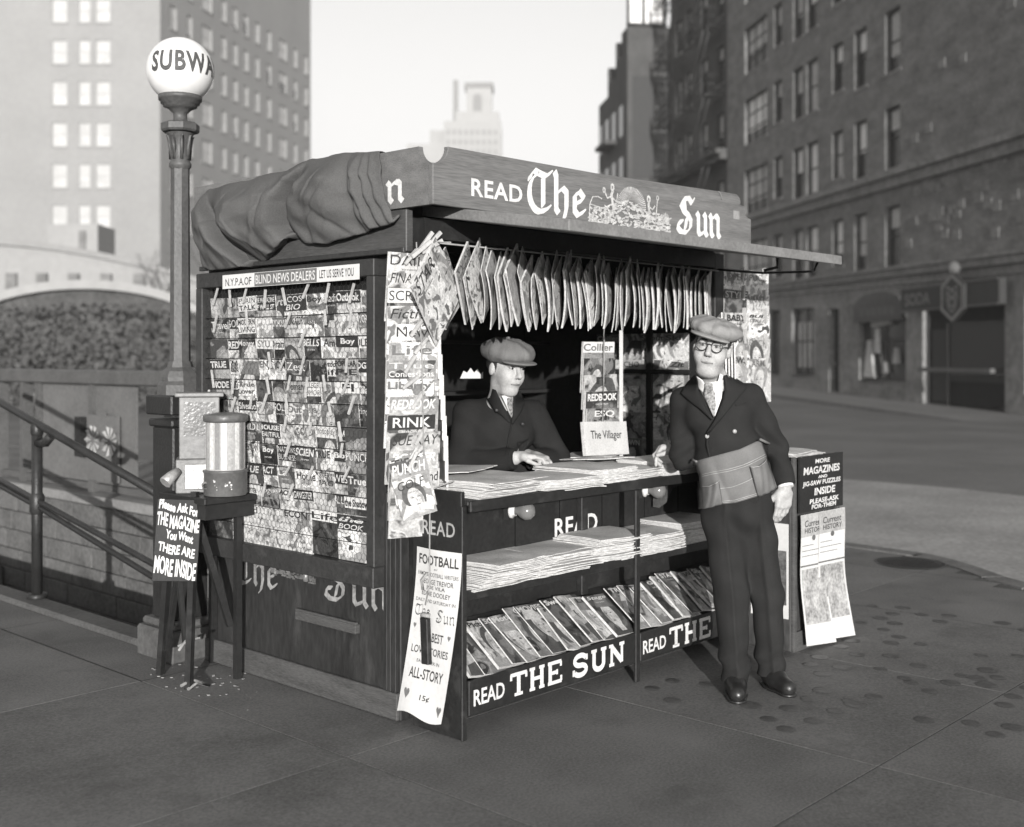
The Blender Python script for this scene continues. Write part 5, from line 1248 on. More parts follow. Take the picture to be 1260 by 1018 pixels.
def news_print():
    m = mat('printed_newsprint', .58, .85, .15, .2, 10, 150, bump=.04)
    n = m.node_tree.nodes; L = m.node_tree.links; b = n['Principled BSDF']; src = b.inputs['Base Color'].links[0].from_socket
    tc = n.new('ShaderNodeTexCoord'); w = n.new('ShaderNodeTexWave'); w.wave_type = 'BANDS'; w.bands_direction = 'Y'; w.inputs['Scale'].default_value = 32; w.inputs['Distortion'].default_value = 6; w.inputs['Detail Scale'].default_value = 8
    w2 = n.new('ShaderNodeTexVoronoi'); w2.inputs['Scale'].default_value = 14; w2.feature = 'F1'
    L.new(tc.outputs['Object'], w.inputs['Vector']); L.new(tc.outputs['Object'], w2.inputs['Vector'])
    r = n.new('ShaderNodeMapRange'); r.inputs['To Min'].default_value = .72; r.inputs['To Max'].default_value = 1.08; L.new(w.outputs['Fac'], r.inputs['Value'])
    x = n.new('ShaderNodeMix'); x.data_type = 'RGBA'; x.blend_type = 'MULTIPLY'; x.inputs['Factor'].default_value = .8; L.new(src, x.inputs['A']); L.new(r.outputs[0], x.inputs['B']); L.new(x.outputs['Result'], b.inputs['Base Color'])
    return m
M_news_print = news_print()
PM = {}
def pile(u, v, z, w, d, n, t, label, group, jit=.012, slide=(0, 0), yaw=0, seed=0, cat='newspapers'):
    n, t, slide = int(n * 1.6), t / 1.6, (slide[0] / 1.6, slide[1] / 1.6); r = random.Random(seed + 900); T_ = thing('newspaper_pile', label, cat, KF @ T(u, v, z) @ Rz(yaw), group)
    for k in range(n):
        key = (w, d, t, k % 4, seed)
        if key not in PM: PM[key] = paper_mesh(w, d, t * .96, k + seed * 7, seed)
        obj('newspaper', PM[key], T_, T(slide[0] * k + r.uniform(-jit, jit), slide[1] * k + r.uniform(-jit, jit), k * t + .0006) @ Rz(r.uniform(-1, 1) * (1 + jit * 220)))
    return T_
# counter, left to right
pile(.10, -.37, .949, .44, .34, 9, .0062, 'loose grey newspapers spread at the left end of the counter', 'newspaper piles on the counter', .022, (.012, .002), 6, 1)
pile(.48, -.385, .949, .36, .32, 8, .0065, 'rumpled newspaper pile in front of the seated man', 'newspaper piles on the counter', .012, (-.004, .002), -5, 2)
pile(.80, -.385, .949, .34, .34, 10, .0068, 'squared white newspaper pile between the two men on the counter', 'newspaper piles on the counter', .004, (0, .001), 1, 3)
pile(1.13, -.38, .949, .30, .36, 8, .0062, 'slumped newspaper pile left of the standing man’s hand', 'newspaper piles on the counter', .014, (.006, .002), 6, 4)
pile(1.36, -.388, .949, .30, .3, 10, .0066, 'bright squared newspaper pile under the standing man’s hand', 'newspaper piles on the counter', .003, (0, 0), 0, 5)
pile(1.68, -.38, .949, .3, .3, 10, .0064, 'newspaper pile at the right end of the counter behind the man', 'newspaper piles on the counter', .005, (0, 0), 2, 6)
for k, (u_, v_, yw, rx) in enumerate(((.28, -.12, 24, -3), (1.05, -.06, -18, -4), (1.3, -.1, 30, -3))):
    b = obj('open_newspaper', paper_mesh(.36, .26, .004, 40 + k), None, KF @ T(u_, v_, 1.028) @ Rz(yw) @ Rx(rx), label=('open newspaper lying askew over the left piles', 'open newspaper lying askew before the propped folded paper', 'open newspaper fanned across the right piles')[k], cat='newspaper', group='open newspapers on the counter')
# shelf
pile(.06, -.385, .5835, .42, .29, 12, .0068, 'fanned newspaper pile at the left end of the middle shelf', 'newspaper piles on the middle shelf', .010, (.016, .002), 3, 11)
pile(.42, -.375, .5835, .38, .28, 12, .0068, 'sliding newspaper pile second from the left on the middle shelf', 'newspaper piles on the middle shelf', .016, (.012, .003), 1, 12)
pile(.80, -.35, .5835, .36, .27, 15, .0072, 'tall neat newspaper pile below the painted word READ on the middle shelf', 'newspaper piles on the middle shelf', .008, (.006, 0), -2, 13)
pile(1.19, -.37, .5835, .36, .28, 13, .0068, 'white newspaper pile just right of the stand post on the middle shelf', 'newspaper piles on the middle shelf', .006, (.006, 0), 2, 14)
pile(1.55, -.35, .5835, .36, .26, 16, .0072, 'newspaper pile at the right of the middle shelf behind the standing man', 'newspaper piles on the middle shelf', .006, (0, 0), 0, 15)
# ================================================================ MAGAZINE BIN AT THE RIGHT
bn = thing('magazine_bin', 'tall dark wooden bin with MORE MAGAZINES sign and posters right of the standing man', 'bin', KF @ T(2.117, -.645, 0))
BW, BD, BH = .50, .36, 1.005
mb = MB(); mb.box(0, BW, .02, BD, .0, BH - .02); mb.build('body', mat('bin_wood', .05, .6, .3, .35, 4, 40, (1, 1, .4), stain=.3, stain_v=.1), bn, bevel=.004)
mb = MB(); mb.box(0, .03, 0, .0195, .0, BH); mb.build('corner_strip', M_plank, bn, bevel=.003)
mb = MB(); mb.box(BW - .03, BW, 0, .0195, 0, BH); mb.build('corner_strip', M_plank, bn, bevel=.003)
mb = MB(); mb.box(.03, BW - .03, .004, .0195, 0, .1); mb.build('foot_board', M_plank, bn)
sg_ = MB(); sg_.box(.04, BW + .01, -.012, 0, .715, BH); sgo = sg_.build('sign', mat('chalk_black', .018, .6), bn)
mb = MB()
for tx, x0, x1, z0, z1 in (('MORE', .2, .36, .962, .985), ('MAGAZINES', .075, .47, .908, .948), ('AND', .23, .33, .882, .898), ('JIG-SAW PUZZLES', .065, .48, .842, .874), ('INSIDE', .19, .42, .795, .834), ('PLEASE-ASK', .14, .46, .752, .778), ('FOR-THEM', .16, .43, .724, .748)):
    mb = MB(); text_into(mb, tx, x0, x1, z0, z1, -.0132, bold=.03, shear=.08); mb.build('lettering', M_white, sgo)
def cposter(x0, x1, lab):
    p = thing('poster', lab, 'poster', KF @ T(2.117, -.645, 0), 'posters on the magazine bin')
    fn = lambda a, b: Vector((x0 + a * (x1 - x0) + .03 * (1-b) ** 3 * (1 if x0 < .1 else 1), -.016 - (x0 * .02) - .05 * (1 - b) ** 3 * (.4 + .6 * a) - .004 * math.sin(b * 9), .03 + .675 * b + (-.02 * a * (1-b))))
    mb = MB(); mb.grid(fn, 8, 30); mb.build('sheet', M_paper, p)
    def fl(nm, m, polys):
        q = MB()
        for P in polys: q.add([fn(a, b) + Vector((0, -.0014 - dy, 0)) for a, b, dy in P], [tuple(range(len(P)))])
        q.build(nm, m, p)
    def band(a0, a1, b0, b1, n=6, dy=0): return [[(a0, b0 + (b1-b0)*k/n, dy), (a1, b0 + (b1-b0)*k/n, dy), (a1, b0 + (b1-b0)*(k+1)/n, dy), (a0, b0 + (b1-b0)*(k+1)/n, dy)] for k in range(n)]
    fl('grey_band', mat('poster_grey', .36, .8), band(.0, 1, .83, .998))
    q = MB()
    for tx, a0, a1, b0, b1, bo in (('Current', .14, .84, .905, .955, .01), ('HISTORY', .14, .86, .855, .895, .012)):
        v_, f_ = text_geo(tx, bo, 1.0, .15 if tx[1] == 'u' else 0); q.add([fn(a0 + x * (a1-a0), b0 + z * (b1-b0)) + Vector((0, -.0022, 0)) for x, z in v_], f_)
    q.build('lettering', M_ink, p)
    fl('picture', mat('poster_picture', .34, .8, .2, .55, 14, 60, bump=0), band(.06, .94, .16, .58, 12))
    fl('seal', M_inkg, [[(.5 + .07 * math.cos(R(t)), .815 + .022 * math.sin(R(t)), .0005) for t in range(0, 360, 30)]])
    fl('rule', M_inkg, band(0, 1, .60, .612, 1) + band(.05, .5, .76, .765, 1) + band(.05, .85, .72, .725, 1) + band(.05, .7, .68, .685, 1))
    return p
cposter(.035, .30, 'left of the two overlapping posters on the bin, half covered'); cposter(.22, .51, 'right of the two overlapping posters on the bin, lower corner curling')
sp = thing('side_poster', 'narrow grey poster pinned on the left side of the bin', 'poster', KF @ T(2.115, -.645, 0))
mb = MB(); mb.box(-.25, -.03, -.004, 0, .17, .66); mb.build('sheet', M_paper, sp, LF); mb = MB(); mb.box(-.235, -.04, -.006, -.0045, .24, .52); mb.build('picture', mat('poster_picture2', .1, .8, .2, .6, 14, 60, bump=0), sp, LF)
for k in range(3): pass
pile(2.16, -.63, 1.0, .36, .3, 4, .006, 'few white papers lying on top of the magazine bin', None, .03, (0, 0), 10, 21)

# ================================================================ VENDING STAND
vs_ = thing('vending_stand', 'rough wooden trestle stand carrying two vending machines beside the rack', 'stand', KF @ T(-.2, 1.1, 0))
def W2L(o, p): return o.matrix_basis.inverted() @ Vector(p)
def leg(p, q, w=.03, nm='leg', m=M_black):
    a, b = W2L(vs_, p), W2L(vs_, q); mb = MB(); mb.tube([a, b], w * .7, 4, smooth=False); return mb.build(nm, m, vs_)
f1_, f2_, f3_ = at(232, 848, 5.29), at(292, 835, 5.464), at(197, 830, 5.534)
leg((f1_.x, f1_.y, 0), at(240, 605, 5.34)); leg((f2_.x, f2_.y, 0), at(293, 605, 5.46)); leg((f3_.x, f3_.y, 0), at(212, 615, 5.5)); 
f4 = at(262, 815, 5.75); leg((f4.x, f4.y, 0), at(262, 605, 5.72))
leg(at(205, 800, 5.52), at(222, 690, 5.42), .022, 'brace'); leg(at(283, 770, 5.46), at(243, 640, 5.36), .03, 'brace'); leg(at(228, 790, 5.32), at(218, 690, 5.4), .022, 'brace')
tb = at(262, 606, 5.5); tbl = W2L(vs_, tb)
TM = KF.inverted() @ Vector((tb.x, tb.y, tb.z))
mb = MB(); mb.box(-.17, .14, -.20, .20, -.03, 0); mb.build('top', M_black, vs_, T(*tbl), bevel=.004)
mb = MB(); mb.box(-.16, .13, -.19, .19, -.1, -.032); mb.build('apron_rail', M_black, vs_, T(*tbl))
mb = MB(); mb.tube([(0, 0, 0), (.06, .02, .015), (.1, -.02, .0), (.04, .03, .03), (-.03, .01, .02)], .008, 6); mb.build('rag', mat('rag', .2), None, KF @ T(-.36, 1.05, .005), label='knotted rag lying at the foot of the front trestle leg', cat='rag')
mb = MB(); mb.tube([(-.06, -.02, .0), (0, .03, .02), (.06, .0, .03)], .006, 6); mb.tube([(-.03, .04, .0), (.02, .0, .03)], .006, 6); mb.build('twine', M_cord, vs_, T(*W2L(vs_, at(232, 796, 5.29))))
# sign board leaning on the legs
p0 = at(218, 665, 5.26)
sbd = thing('hand_lettered_sign', 'black board with hand-lettered PLEASE ASK message leaning on the trestle', 'sign', T(p0.x, p0.y, p0.z) @ Rz(18))
mb = MB(); mb.box(-.098, .098, 0, .012, -.185, .185); bo = mb.build('board', mat('chalk_black', .018, .6), sbd, Rx(-6) @ Ry(4), bevel=.002)
mb = MB()
for tx, x0, x1, z0, z1 in (('Please Ask For', -.09, .088, .125, .168), ('THE MAGAZINE', -.094, .094, .05, .112), ('You Want', -.05, .07, .0, .04), ('THERE ARE', -.08, .082, -.065, -.022), ('MORE INSIDE', -.094, .092, -.165, -.085)):
    sk = lambda p: (p[0], p[1], p[2] - .18 * p[0] + .004 * math.sin(p[0] * 70))
    mb = MB(); text_into(mb, tx, x0, x1, z0, z1, -.0012, bold=.035, shear=.1, bend=sk); mb.build('lettering', M_white, bo)
# tall box machine
MZ = tb.z
tm = thing('vending_machine', 'tall narrow grey vending machine with dispensing chute at its foot', 'vending machine', T(tb.x, tb.y, MZ) @ Rz(14))
PXM = 1 / 258.0
def b2(nm, x0, x1, y0, y1, z0, z1, m, t=tm, bev=.004): mb = MB(); mb.box(x0, x1, y0, y1, z0, z1); return mb.build(nm, m, t, bevel=bev)
M_vm = mat('vending_enamel', .17, .45, .4, .25, 7, 60, stain=.4, stain_v=.08, stain_scale=9, bump=.1)
M_vm2 = mat('vending_enamel_dark', .09, .4, .4, .25, 7, 60, stain=.3, stain_v=.2, stain_scale=18, bump=.1)
b2('case', -.155, .03, .0, .16, .16, .455, M_vm); b2('lid', -.175, .05, -.012, .175, .455, .475, M_vm); b2('front_glass', -.135, .01, -.004, .0, .27, .43, mat('dusty_glass', .15, .2, .5), bev=0)
b2('base', -.17, .04, -.02, .165, .0, .16, M_vm)
b2('mechanism', -.13, -.02, -.045, -.021, .02, .14, mat('worn_nickel', .36, .4, .5, .3, 20, metal=.3))
mb = MB(); mb.tube([(-.16, -.04, .11), (-.19, -.07, .085), (-.215, -.09, .06)], [.02, .026, .03], 8); mb.build('chute', mat('worn_nickel', .36), tm)
mb = MB(); mb.lathe([(0, -.02), (.012, -.018), (.012, 0)], 10, M=Rx(90)); mb.build('knob', M_steel, tm, T(-.08, -.05, .12))
# drum machine with striped glass cylinder
dmn = thing('drum_vending_machine', 'round vending machine with striped glass drum on the trestle beside the rack', 'vending machine', T(tb.x + .085, tb.y - .10, MZ) @ Rz(10))
mb = MB(); mb.lathe([(.098, .002), (.1, .01), (.1, .105), (.105, .11), (.105, .118), (.09, .12)], 32); mb.build('base', M_vm2, dmn)
mb = MB(); mb.lathe([(.088, .12), (.088, .345)], 40); mb.build('drum', mat('drum_back', .3, .3), dmn)
for k in range(18):
    a0, a1 = R(20 * k + 2), R(20 * k + 17); mb = MB(); mb.add([(.0895 * math.cos(a), .0895 * math.sin(a), z) for z in (.125, .34) for a in (a0, (a0+a1)/2, a1)], [(0, 1, 4, 3), (1, 2, 5, 4)])
    mb.build('column_strip', mat('strip_%d' % (k % 4), (.12, .62, .3, .5)[k % 4], .5, .3, .3, 30, 90, bump=0), dmn)
mb = MB(); mb.lathe([(.094, .12), (.094, .345)], 40); mb.build('glass_drum', glass_mat('clear_glass', .9, .05, .12), dmn)
mb = MB(); mb.lathe([(.09, .34), (.101, .345), (.103, .35), (.103, .372), (.098, .378), (.05, .385), (0, .387)], 32); mb.build('lid', M_vm2, dmn)
mb = MB(); mb.lathe([(0, -.03), (.016, -.028), (.02, -.01), (.012, 0)], 12, M=Rx(90)); mb.build('coin_slot', mat('worn_nickel', .36), dmn, T(-.085, -.06, .05))
mb = MB(); rr = random.Random(77)
for k in range(14):
    a = R(-90 + rr.uniform(-30, 30)); z = rr.uniform(.03, .08); s = rr.uniform(.001, .004)
    mb.box(-s, s, -.001, .001, -s, s, 0, T(.1012 * math.cos(a), .1012 * math.sin(a), z) @ Rz(math.degrees(a) + 90))
mb.build('paint_chips', M_white, dmn, kind='stuff')
# ================================================================ PEOPLE (bodies and clothes as smooth implicit surfaces)
def V3(p): return np.array([p[0], p[1], p[2]], dtype=np.float64)
def cone(a, b, ra, rb):
    a, b = V3(a), V3(b); ab = b - a; L2 = ab @ ab
    def f(P):
        t = np.clip(((P - a) @ ab) / L2, 0, 1); return np.linalg.norm(P - a - t[:, None] * ab, axis=1) - (ra + (rb - ra) * t)
    return f
def ellip(c, r, M=None):
    c, r = V3(c), V3(r); Mi = None if M is None else np.array(M.to_3x3().transposed(), dtype=np.float64)
    def f(P):
        Q = P - c
        if Mi is not None: Q = Q @ Mi.T
        k0 = np.linalg.norm(Q / r, axis=1); k1 = np.linalg.norm(Q / (r * r), axis=1); return k0 * (k0 - 1) / np.maximum(k1, 1e-9)
    return f
def smin(a, b, k): h = np.clip(.5 + .5 * (b - a) / k, 0, 1); return b + (a - b) * h - k * h * (1 - h)
def union(items, k=.02):
    def f(P):
        d = None
        for it in items:
            g, kk = it if isinstance(it, tuple) else (it, k)
            e = g(P); d = e if d is None else smin(d, e, kk)
        return d
    return f
def cut(f, *planes):
    """planes: (point, normal) remove what lies on the normal's side"""
    def g(P):
        d = f(P)
        for p, n in planes: n = V3(n); n = n / np.linalg.norm(n); d = np.maximum(d, (P - V3(p)) @ n)
        return d
    return g
def carve(f, g, k=.008):
    def h(P): return -smin(-f(P), g(P), k)
    return h
def mesh_sdf(f, lo, hi, vox, name, mats, smooth=True):
    lo, hi = V3(lo), V3(hi); n = np.maximum(8, np.ceil((hi - lo) / vox).astype(int)) + 1; n = ((n + 3) // 4) * 4
    ax = [lo[i] + vox * np.arange(n[i]) for i in range(3)]
    cs = [a[1::4] + vox * .5 for a in ax]; G = np.stack(np.meshgrid(*cs, indexing='ij'), -1).reshape(-1, 3)
    C = f(G).reshape([len(c) for c in cs]).astype(np.float32)
    D = C.repeat(4, 0).repeat(4, 1).repeat(4, 2)
    near = np.abs(D) < vox * 5.5; I = np.argwhere(near)
    P = lo + I * vox
    for s in range(0, len(P), 400000): D[tuple(I[s:s+400000].T)] = f(P[s:s+400000])
    S = D < 0
    c8 = [(i, j, k) for i in (0, 1) for j in (0, 1) for k in (0, 1)]
    sub = lambda A, o: A[o[0]:A.shape[0]-1+o[0], o[1]:A.shape[1]-1+o[1], o[2]:A.shape[2]-1+o[2]]
    cnt = sum(sub(S, o).astype(np.int8) for o in c8); act = (cnt > 0) & (cnt < 8)
    A = np.argwhere(act); idx = -np.ones(act.shape, dtype=np.int64); idx[tuple(A.T)] = np.arange(len(A))
    acc = np.zeros((len(A), 3)); num = np.zeros(len(A))
    for a in c8:
        for d in range(3):
            if a[d]: continue
            b = list(a); b[d] = 1; b = tuple(b)
            va = D[tuple((A + a).T)]; vb = D[tuple((A + b).T)]; m = (va < 0) != (vb < 0)
            t = np.zeros(len(A)); t[m] = va[m] / (va[m] - vb[m]); q = np.array(a, float)[None] + np.zeros((len(A), 1)); q[:, d] = t
            acc[m] += q[m]; num[m] += 1
    verts = lo + (A + acc / np.maximum(num, 1)[:, None]) * vox
    faces = []
    for d in range(3):
        e1, e2 = (d + 1) % 3, (d + 2) % 3
        sl0 = [slice(None)] * 3; sl1 = [slice(None)] * 3; sl0[d] = slice(0, -1); sl1[d] = slice(1, None)
        s0, s1 = S[tuple(sl0)], S[tuple(sl1)]; ch = s0 != s1
        E = np.argwhere(ch); E = E[(E[:, e1] > 0) & (E[:, e2] > 0) & (E[:, e1] < n[e1] - 1) & (E[:, e2] < n[e2] - 1)]
        def cell(o1, o2): c = E.copy(); c[:, e1] -= o1; c[:, e2] -= o2; return idx[tuple(c.T)]
        q = np.stack([cell(0, 0), cell(1, 0), cell(1, 1), cell(0, 1)], 1); flip = ~s0[tuple(E.T)]
        q[flip] = q[flip][:, ::-1]; q = q[(q >= 0).all(1)]; faces.append(q)
    Fq = np.concatenate(faces)
    me = bpy.data.meshes.new(name); me.vertices.add(len(verts)); me.vertices.foreach_set('co', verts.astype(np.float32).ravel())
    me.loops.add(len(Fq) * 4); me.loops.foreach_set('vertex_index', Fq.astype(np.int32).ravel())
    me.polygons.add(len(Fq)); me.polygons.foreach_set('loop_start', np.arange(0, len(Fq) * 4, 4, dtype=np.int32))
    for m in (mats if isinstance(mats, list) else [mats]): me.materials.append(m)
    me.update(calc_edges=True); me.validate(); me.polygons.foreach_set('use_smooth', [smooth] * len(me.polygons)); return me
def bounds(pts, pad): a = np.array([V3(p) for p in pts]); return a.min(0) - pad, a.max(0) + pad
def trace(f, px, py, y0=4.6, y1=6.4, lim=60):
    """depth along the sight line at which it meets the surface"""
    px, py = np.asarray(px, float), np.asarray(py, float); dr = np.stack([(px - CX) / F, np.ones_like(px), -(py - HY) / F], 1)
    t = np.full(len(px), y0); o = np.array([0, 0, H])
    for _ in range(lim):
        d = f(o + dr * t[:, None]); t = np.minimum(t + np.clip(d, -.02, .2) * .8, y1)
    return o + dr * t[:, None], t, dr
def drape(f, A, B, n, m, off, name, mt, parent, thick=.003, puff=None, y0=4.6, invM=None, **tags):
    """cloth piece between two outlines A and B (photo sight lines), laid on the body f"""
    def resamp(L, k):
        L = [Vector(p) for p in L]; ds = [0]
        for a, b in zip(L, L[1:]): ds.append(ds[-1] + (b - a).length)
        out = []
        for i in range(k + 1):
            s = ds[-1] * i / k; j = max(x for x in range(len(ds)) if ds[x] <= s + 1e-9); j = min(j, len(L) - 2)
            out.append(L[j].lerp(L[j+1], (s - ds[j]) / max(1e-9, ds[j+1] - ds[j])))
        return out
    a, b = resamp(A, n), resamp(B, n); px, py, st = [], [], []
    for j in range(m + 1):
        for i in range(n + 1):
            p = a[i].lerp(b[i], j / m); px.append(p.x); py.append(p.y); st.append((i / n, j / m))
    P, t, dr = trace(f, px, py, y0); w = dr / np.linalg.norm(dr, axis=1)[:, None]
    # smooth the sheet so that it spans hollows like cloth
    tt = t.reshape(m + 1, n + 1).copy()
    for _ in range(3):
        q = tt.copy(); q[1:-1, 1:-1] = (tt[1:-1, 1:-1] * 2 + tt[:-2, 1:-1] + tt[2:, 1:-1] + tt[1:-1, :-2] + tt[1:-1, 2:]) / 6; tt = np.minimum(q, t.reshape(m+1, n+1))
    t = tt.ravel(); P = np.array([0, 0, H]) + dr * t[:, None]
    o_ = np.array([off + (puff(s, q) if puff else 0) for s, q in st]); P = P - w * o_[:, None]
    fs = [(j*(n+1)+i, j*(n+1)+i+1, (j+1)*(n+1)+i+1, (j+1)*(n+1)+i) for j in range(m) for i in range(n)]
    mb = MB(); mb.add([tuple(p) for p in P], fs, 0, True); return mb.build(name, mt, parent, invM if invM is not None else ID, solid=thick, **tags)

M_skin = mat('skin', .37, .55, .3, .16, 26, 140, bump=.2, stain=.3, stain_v=.25, stain_scale=18)
M_hair = mat('hair', .03, .6, .3, .3, 60, 200)
M_suit = mat('dark_wool', .021, .9, .15, .25, 9, 260, bump=.35, bscale=420)
M_trou = mat('trouser_wool', .023, .9, .15, .25, 9, 260, bump=.35, bscale=380)
M_coat = mat('overcoat_wool', .020, .95, .1, .25, 9, 220, bump=.4, bscale=360)
M_cap1 = mat('tweed_cap', .24, .9, .1, .2, 30, 300, bump=.4, bscale=330)
M_cap2 = mat('grey_wool_cap', .15, .9, .1, .15, 20, 300, bump=.35, bscale=330)
M_shirt = mat('shirt_cotton', .68, .8, .2, .05, 20, 200, bump=.1)
M_tie = mat('figured_tie', .22, .6, .3, .75, 70, 110, bump=.1)
M_apron = mat('canvas_apron', .15, .9, .15, .18, 12, 260, bump=.3, bscale=380)
M_shoe = mat('shoe_leather', .018, .35, .5, .3, 14, 90, bump=.1)
M_rim = mat('spectacle_rim', .02, .3, .5, .1, bump=0)
M_btn = mat('horn_button', .30, .3, .5, .2, 60)
M_eye = mat('eye_white', .26, .3, .4, .05, bump=0); M_iris = mat('iris', .02, .25, .5, bump=0)

def hand_sdf(Mh, curl, spread=8, s=1.0, thumb=(-1)):
    """wrist at the origin, fingers toward -z, palm facing +y; curl = (knuckle, middle, tip) degrees"""
    it = []
    mx_ = -thumb; W = lambda p: Mh @ Vector((p[0] * s * mx_, p[1] * s, p[2] * s)); thumb = -1
    it += [(cone(W((-.022, 0, -.035)), W((-.028, 0, -.085)), .0165*s, .0135*s), .012), (cone(W((0, .001, -.02)), W((-.008, 0, -.088)), .0185*s, .0135*s), .012), (cone(W((.018, 0, -.03)), W((.012, 0, -.086)), .0175*s, .013*s), .012), (cone(W((.026, 0, -.035)), W((.03, 0, -.08)), .0135*s, .011*s), .012), (cone(W((0, 0, .05)), W((0, 0, -.03)), .024*s, .022*s), .02)]
    for k, (x, L) in enumerate(((-.029, .082), (-.0095, .092), (.0105, .086), (.029, .068))):
        p = Vector((x, 0, -.088 if k < 3 else -.08)); a = 0; r = (.0088, .0092, .0088, .0078)[k]; fan = (-1.2, -.3, .4, 1.4)[k] * spread * .4
        for j, fr_ in enumerate((.46, .3, .24)):
            a += curl[k][j] if isinstance(curl[0], (tuple, list)) else curl[j]
            d = Matrix.Rotation(R(fan), 3, 'Y') @ (Matrix.Rotation(R(a), 3, 'X') @ Vector((0, 0, -1)))
            q = p + d * L * fr_; it.append((cone(W(p), W(q), r * s * (1 - .07 * j), r * s * (1 - .07 * (j+1))), .004)); p = q
    t0 = Vector((thumb * .022, .004, -.03)); t1 = Vector((thumb * .044, .018, -.058)); t2 = Vector((thumb * .046, .03, -.088)); t3 = Vector((thumb * .038, .036, -.11))
    it += [(cone(W(t0), W(t1), .014*s, .0115*s), .012), (cone(W(t1), W(t2), .0112*s, .0098*s), .004), (cone(W(t2), W(t3), .0098*s, .0082*s), .003)]
    return it
def head_sdf(Mh, chub=1.0, k=1.0):
    W = lambda x, y, z: Mh @ Vector((x * k, y * k, z * k)); rot = Mh
    E = lambda c, r: ellip(W(*c), [q * k for q in r], rot)
    base = union([(E((0, .018, .035), (.076, .094, .092)), .03), (E((0, -.022, -.035), (.062 * (.5 + .5 * chub), .072, .076)), .035), (E((0, -.052, -.094), (.030, .024, .018)), .03), (E((-.034, -.055, -.025), (.030 * chub, .032, .034)), .03), (E((.034, -.055, -.025), (.030 * chub, .032, .034)), .03),
                  (E((0, -.02, -.104), (.044 * chub, .048, .024 * chub)), .03), (cone(W(-.038, -.078, .036), W(.038, -.078, .036), .013*k, .013*k), .02)], .03)
    for s in (-1, 1): base = carve(base, E((s * .031, -.103, .016), (.019, .018, .011)), .012)
    parts = [(base, .01), (cone(W(0, -.088, .030), W(0, -.114, -.018), .0085*k, .0125*k), .012), (E((0, -.112, -.022), (.012, .012, .0095)), .008), (E((-.0125, -.1, -.026), (.008, .011, .0075)), .006), (E((.0125, -.1, -.026), (.008, .011, .0075)), .006),
             (E((0, -.0835, -.0535), (.022, .0085, .0042)), .008), (E((0, -.0825, -.0655), (.018, .0085, .005)), .008)]
    for s in (-1, 1):
        parts += [(E((s * .0775, .012, .0), (.011, .020, .031)), .006), (E((s * .031, -.085, .027), (.018, .008, .0055)), .006), (E((s * .031, -.0835, .006), (.017, .008, .004)), .006)]
    f = union(parts, .01)
    for s in (-1, 1):
        f = carve(f, cone(W(0, -.0965, -.0590), W(s * .027, -.0860, -.0625), .0030*k, .0024*k), .003)
        f = carve(f, cone(W(s * .020, -.1020, -.026), W(s * .036, -.0870, -.058), .0035*k, .0025*k), .007)
    for s in (-1, 1): f = carve(f, E((s * .0065, -.112, -.033), (.004, .006, .004)), .003)
    return f, W, E
def eyes(Mh, parent, inv, gaze=(0, 0), k=1.0):
    for s in (-1, 1):
        c = Mh @ Vector((s * .031 * k, -.0785 * k, .0165 * k)); mb = MB(); mb.lathe([(.0125 * math.sin(R(a)), -.0125 * math.cos(R(a))) for a in range(0, 181, 15)], 14, M=T(*c)); o = mb.build('eye', M_eye, parent, inv)
        d = (Mh.to_3x3() @ Vector((gaze[0], -1, gaze[1]))).normalized(); a = d.orthogonal().normalized(); b = d.cross(a)
        mb = MB(); mb.add([c + d * .0122 + (a * math.cos(t) + b * math.sin(t)) * .0062 for t in [2 * math.pi * q / 14 for q in range(14)]] + [c + d * .0131], [(i, (i+1) % 14, 14) for i in range(14)]); mb.build('iris', M_iris, o)
M_lip = mat('lips', .17, .55, .3, .1, 40, bump=0); M_brow = mat('brows', .06, .8, .1, .3, 90, bump=0); M_beard = mat('shaven_skin', .30, .6, .2, .2, 40, 200, bump=.1)
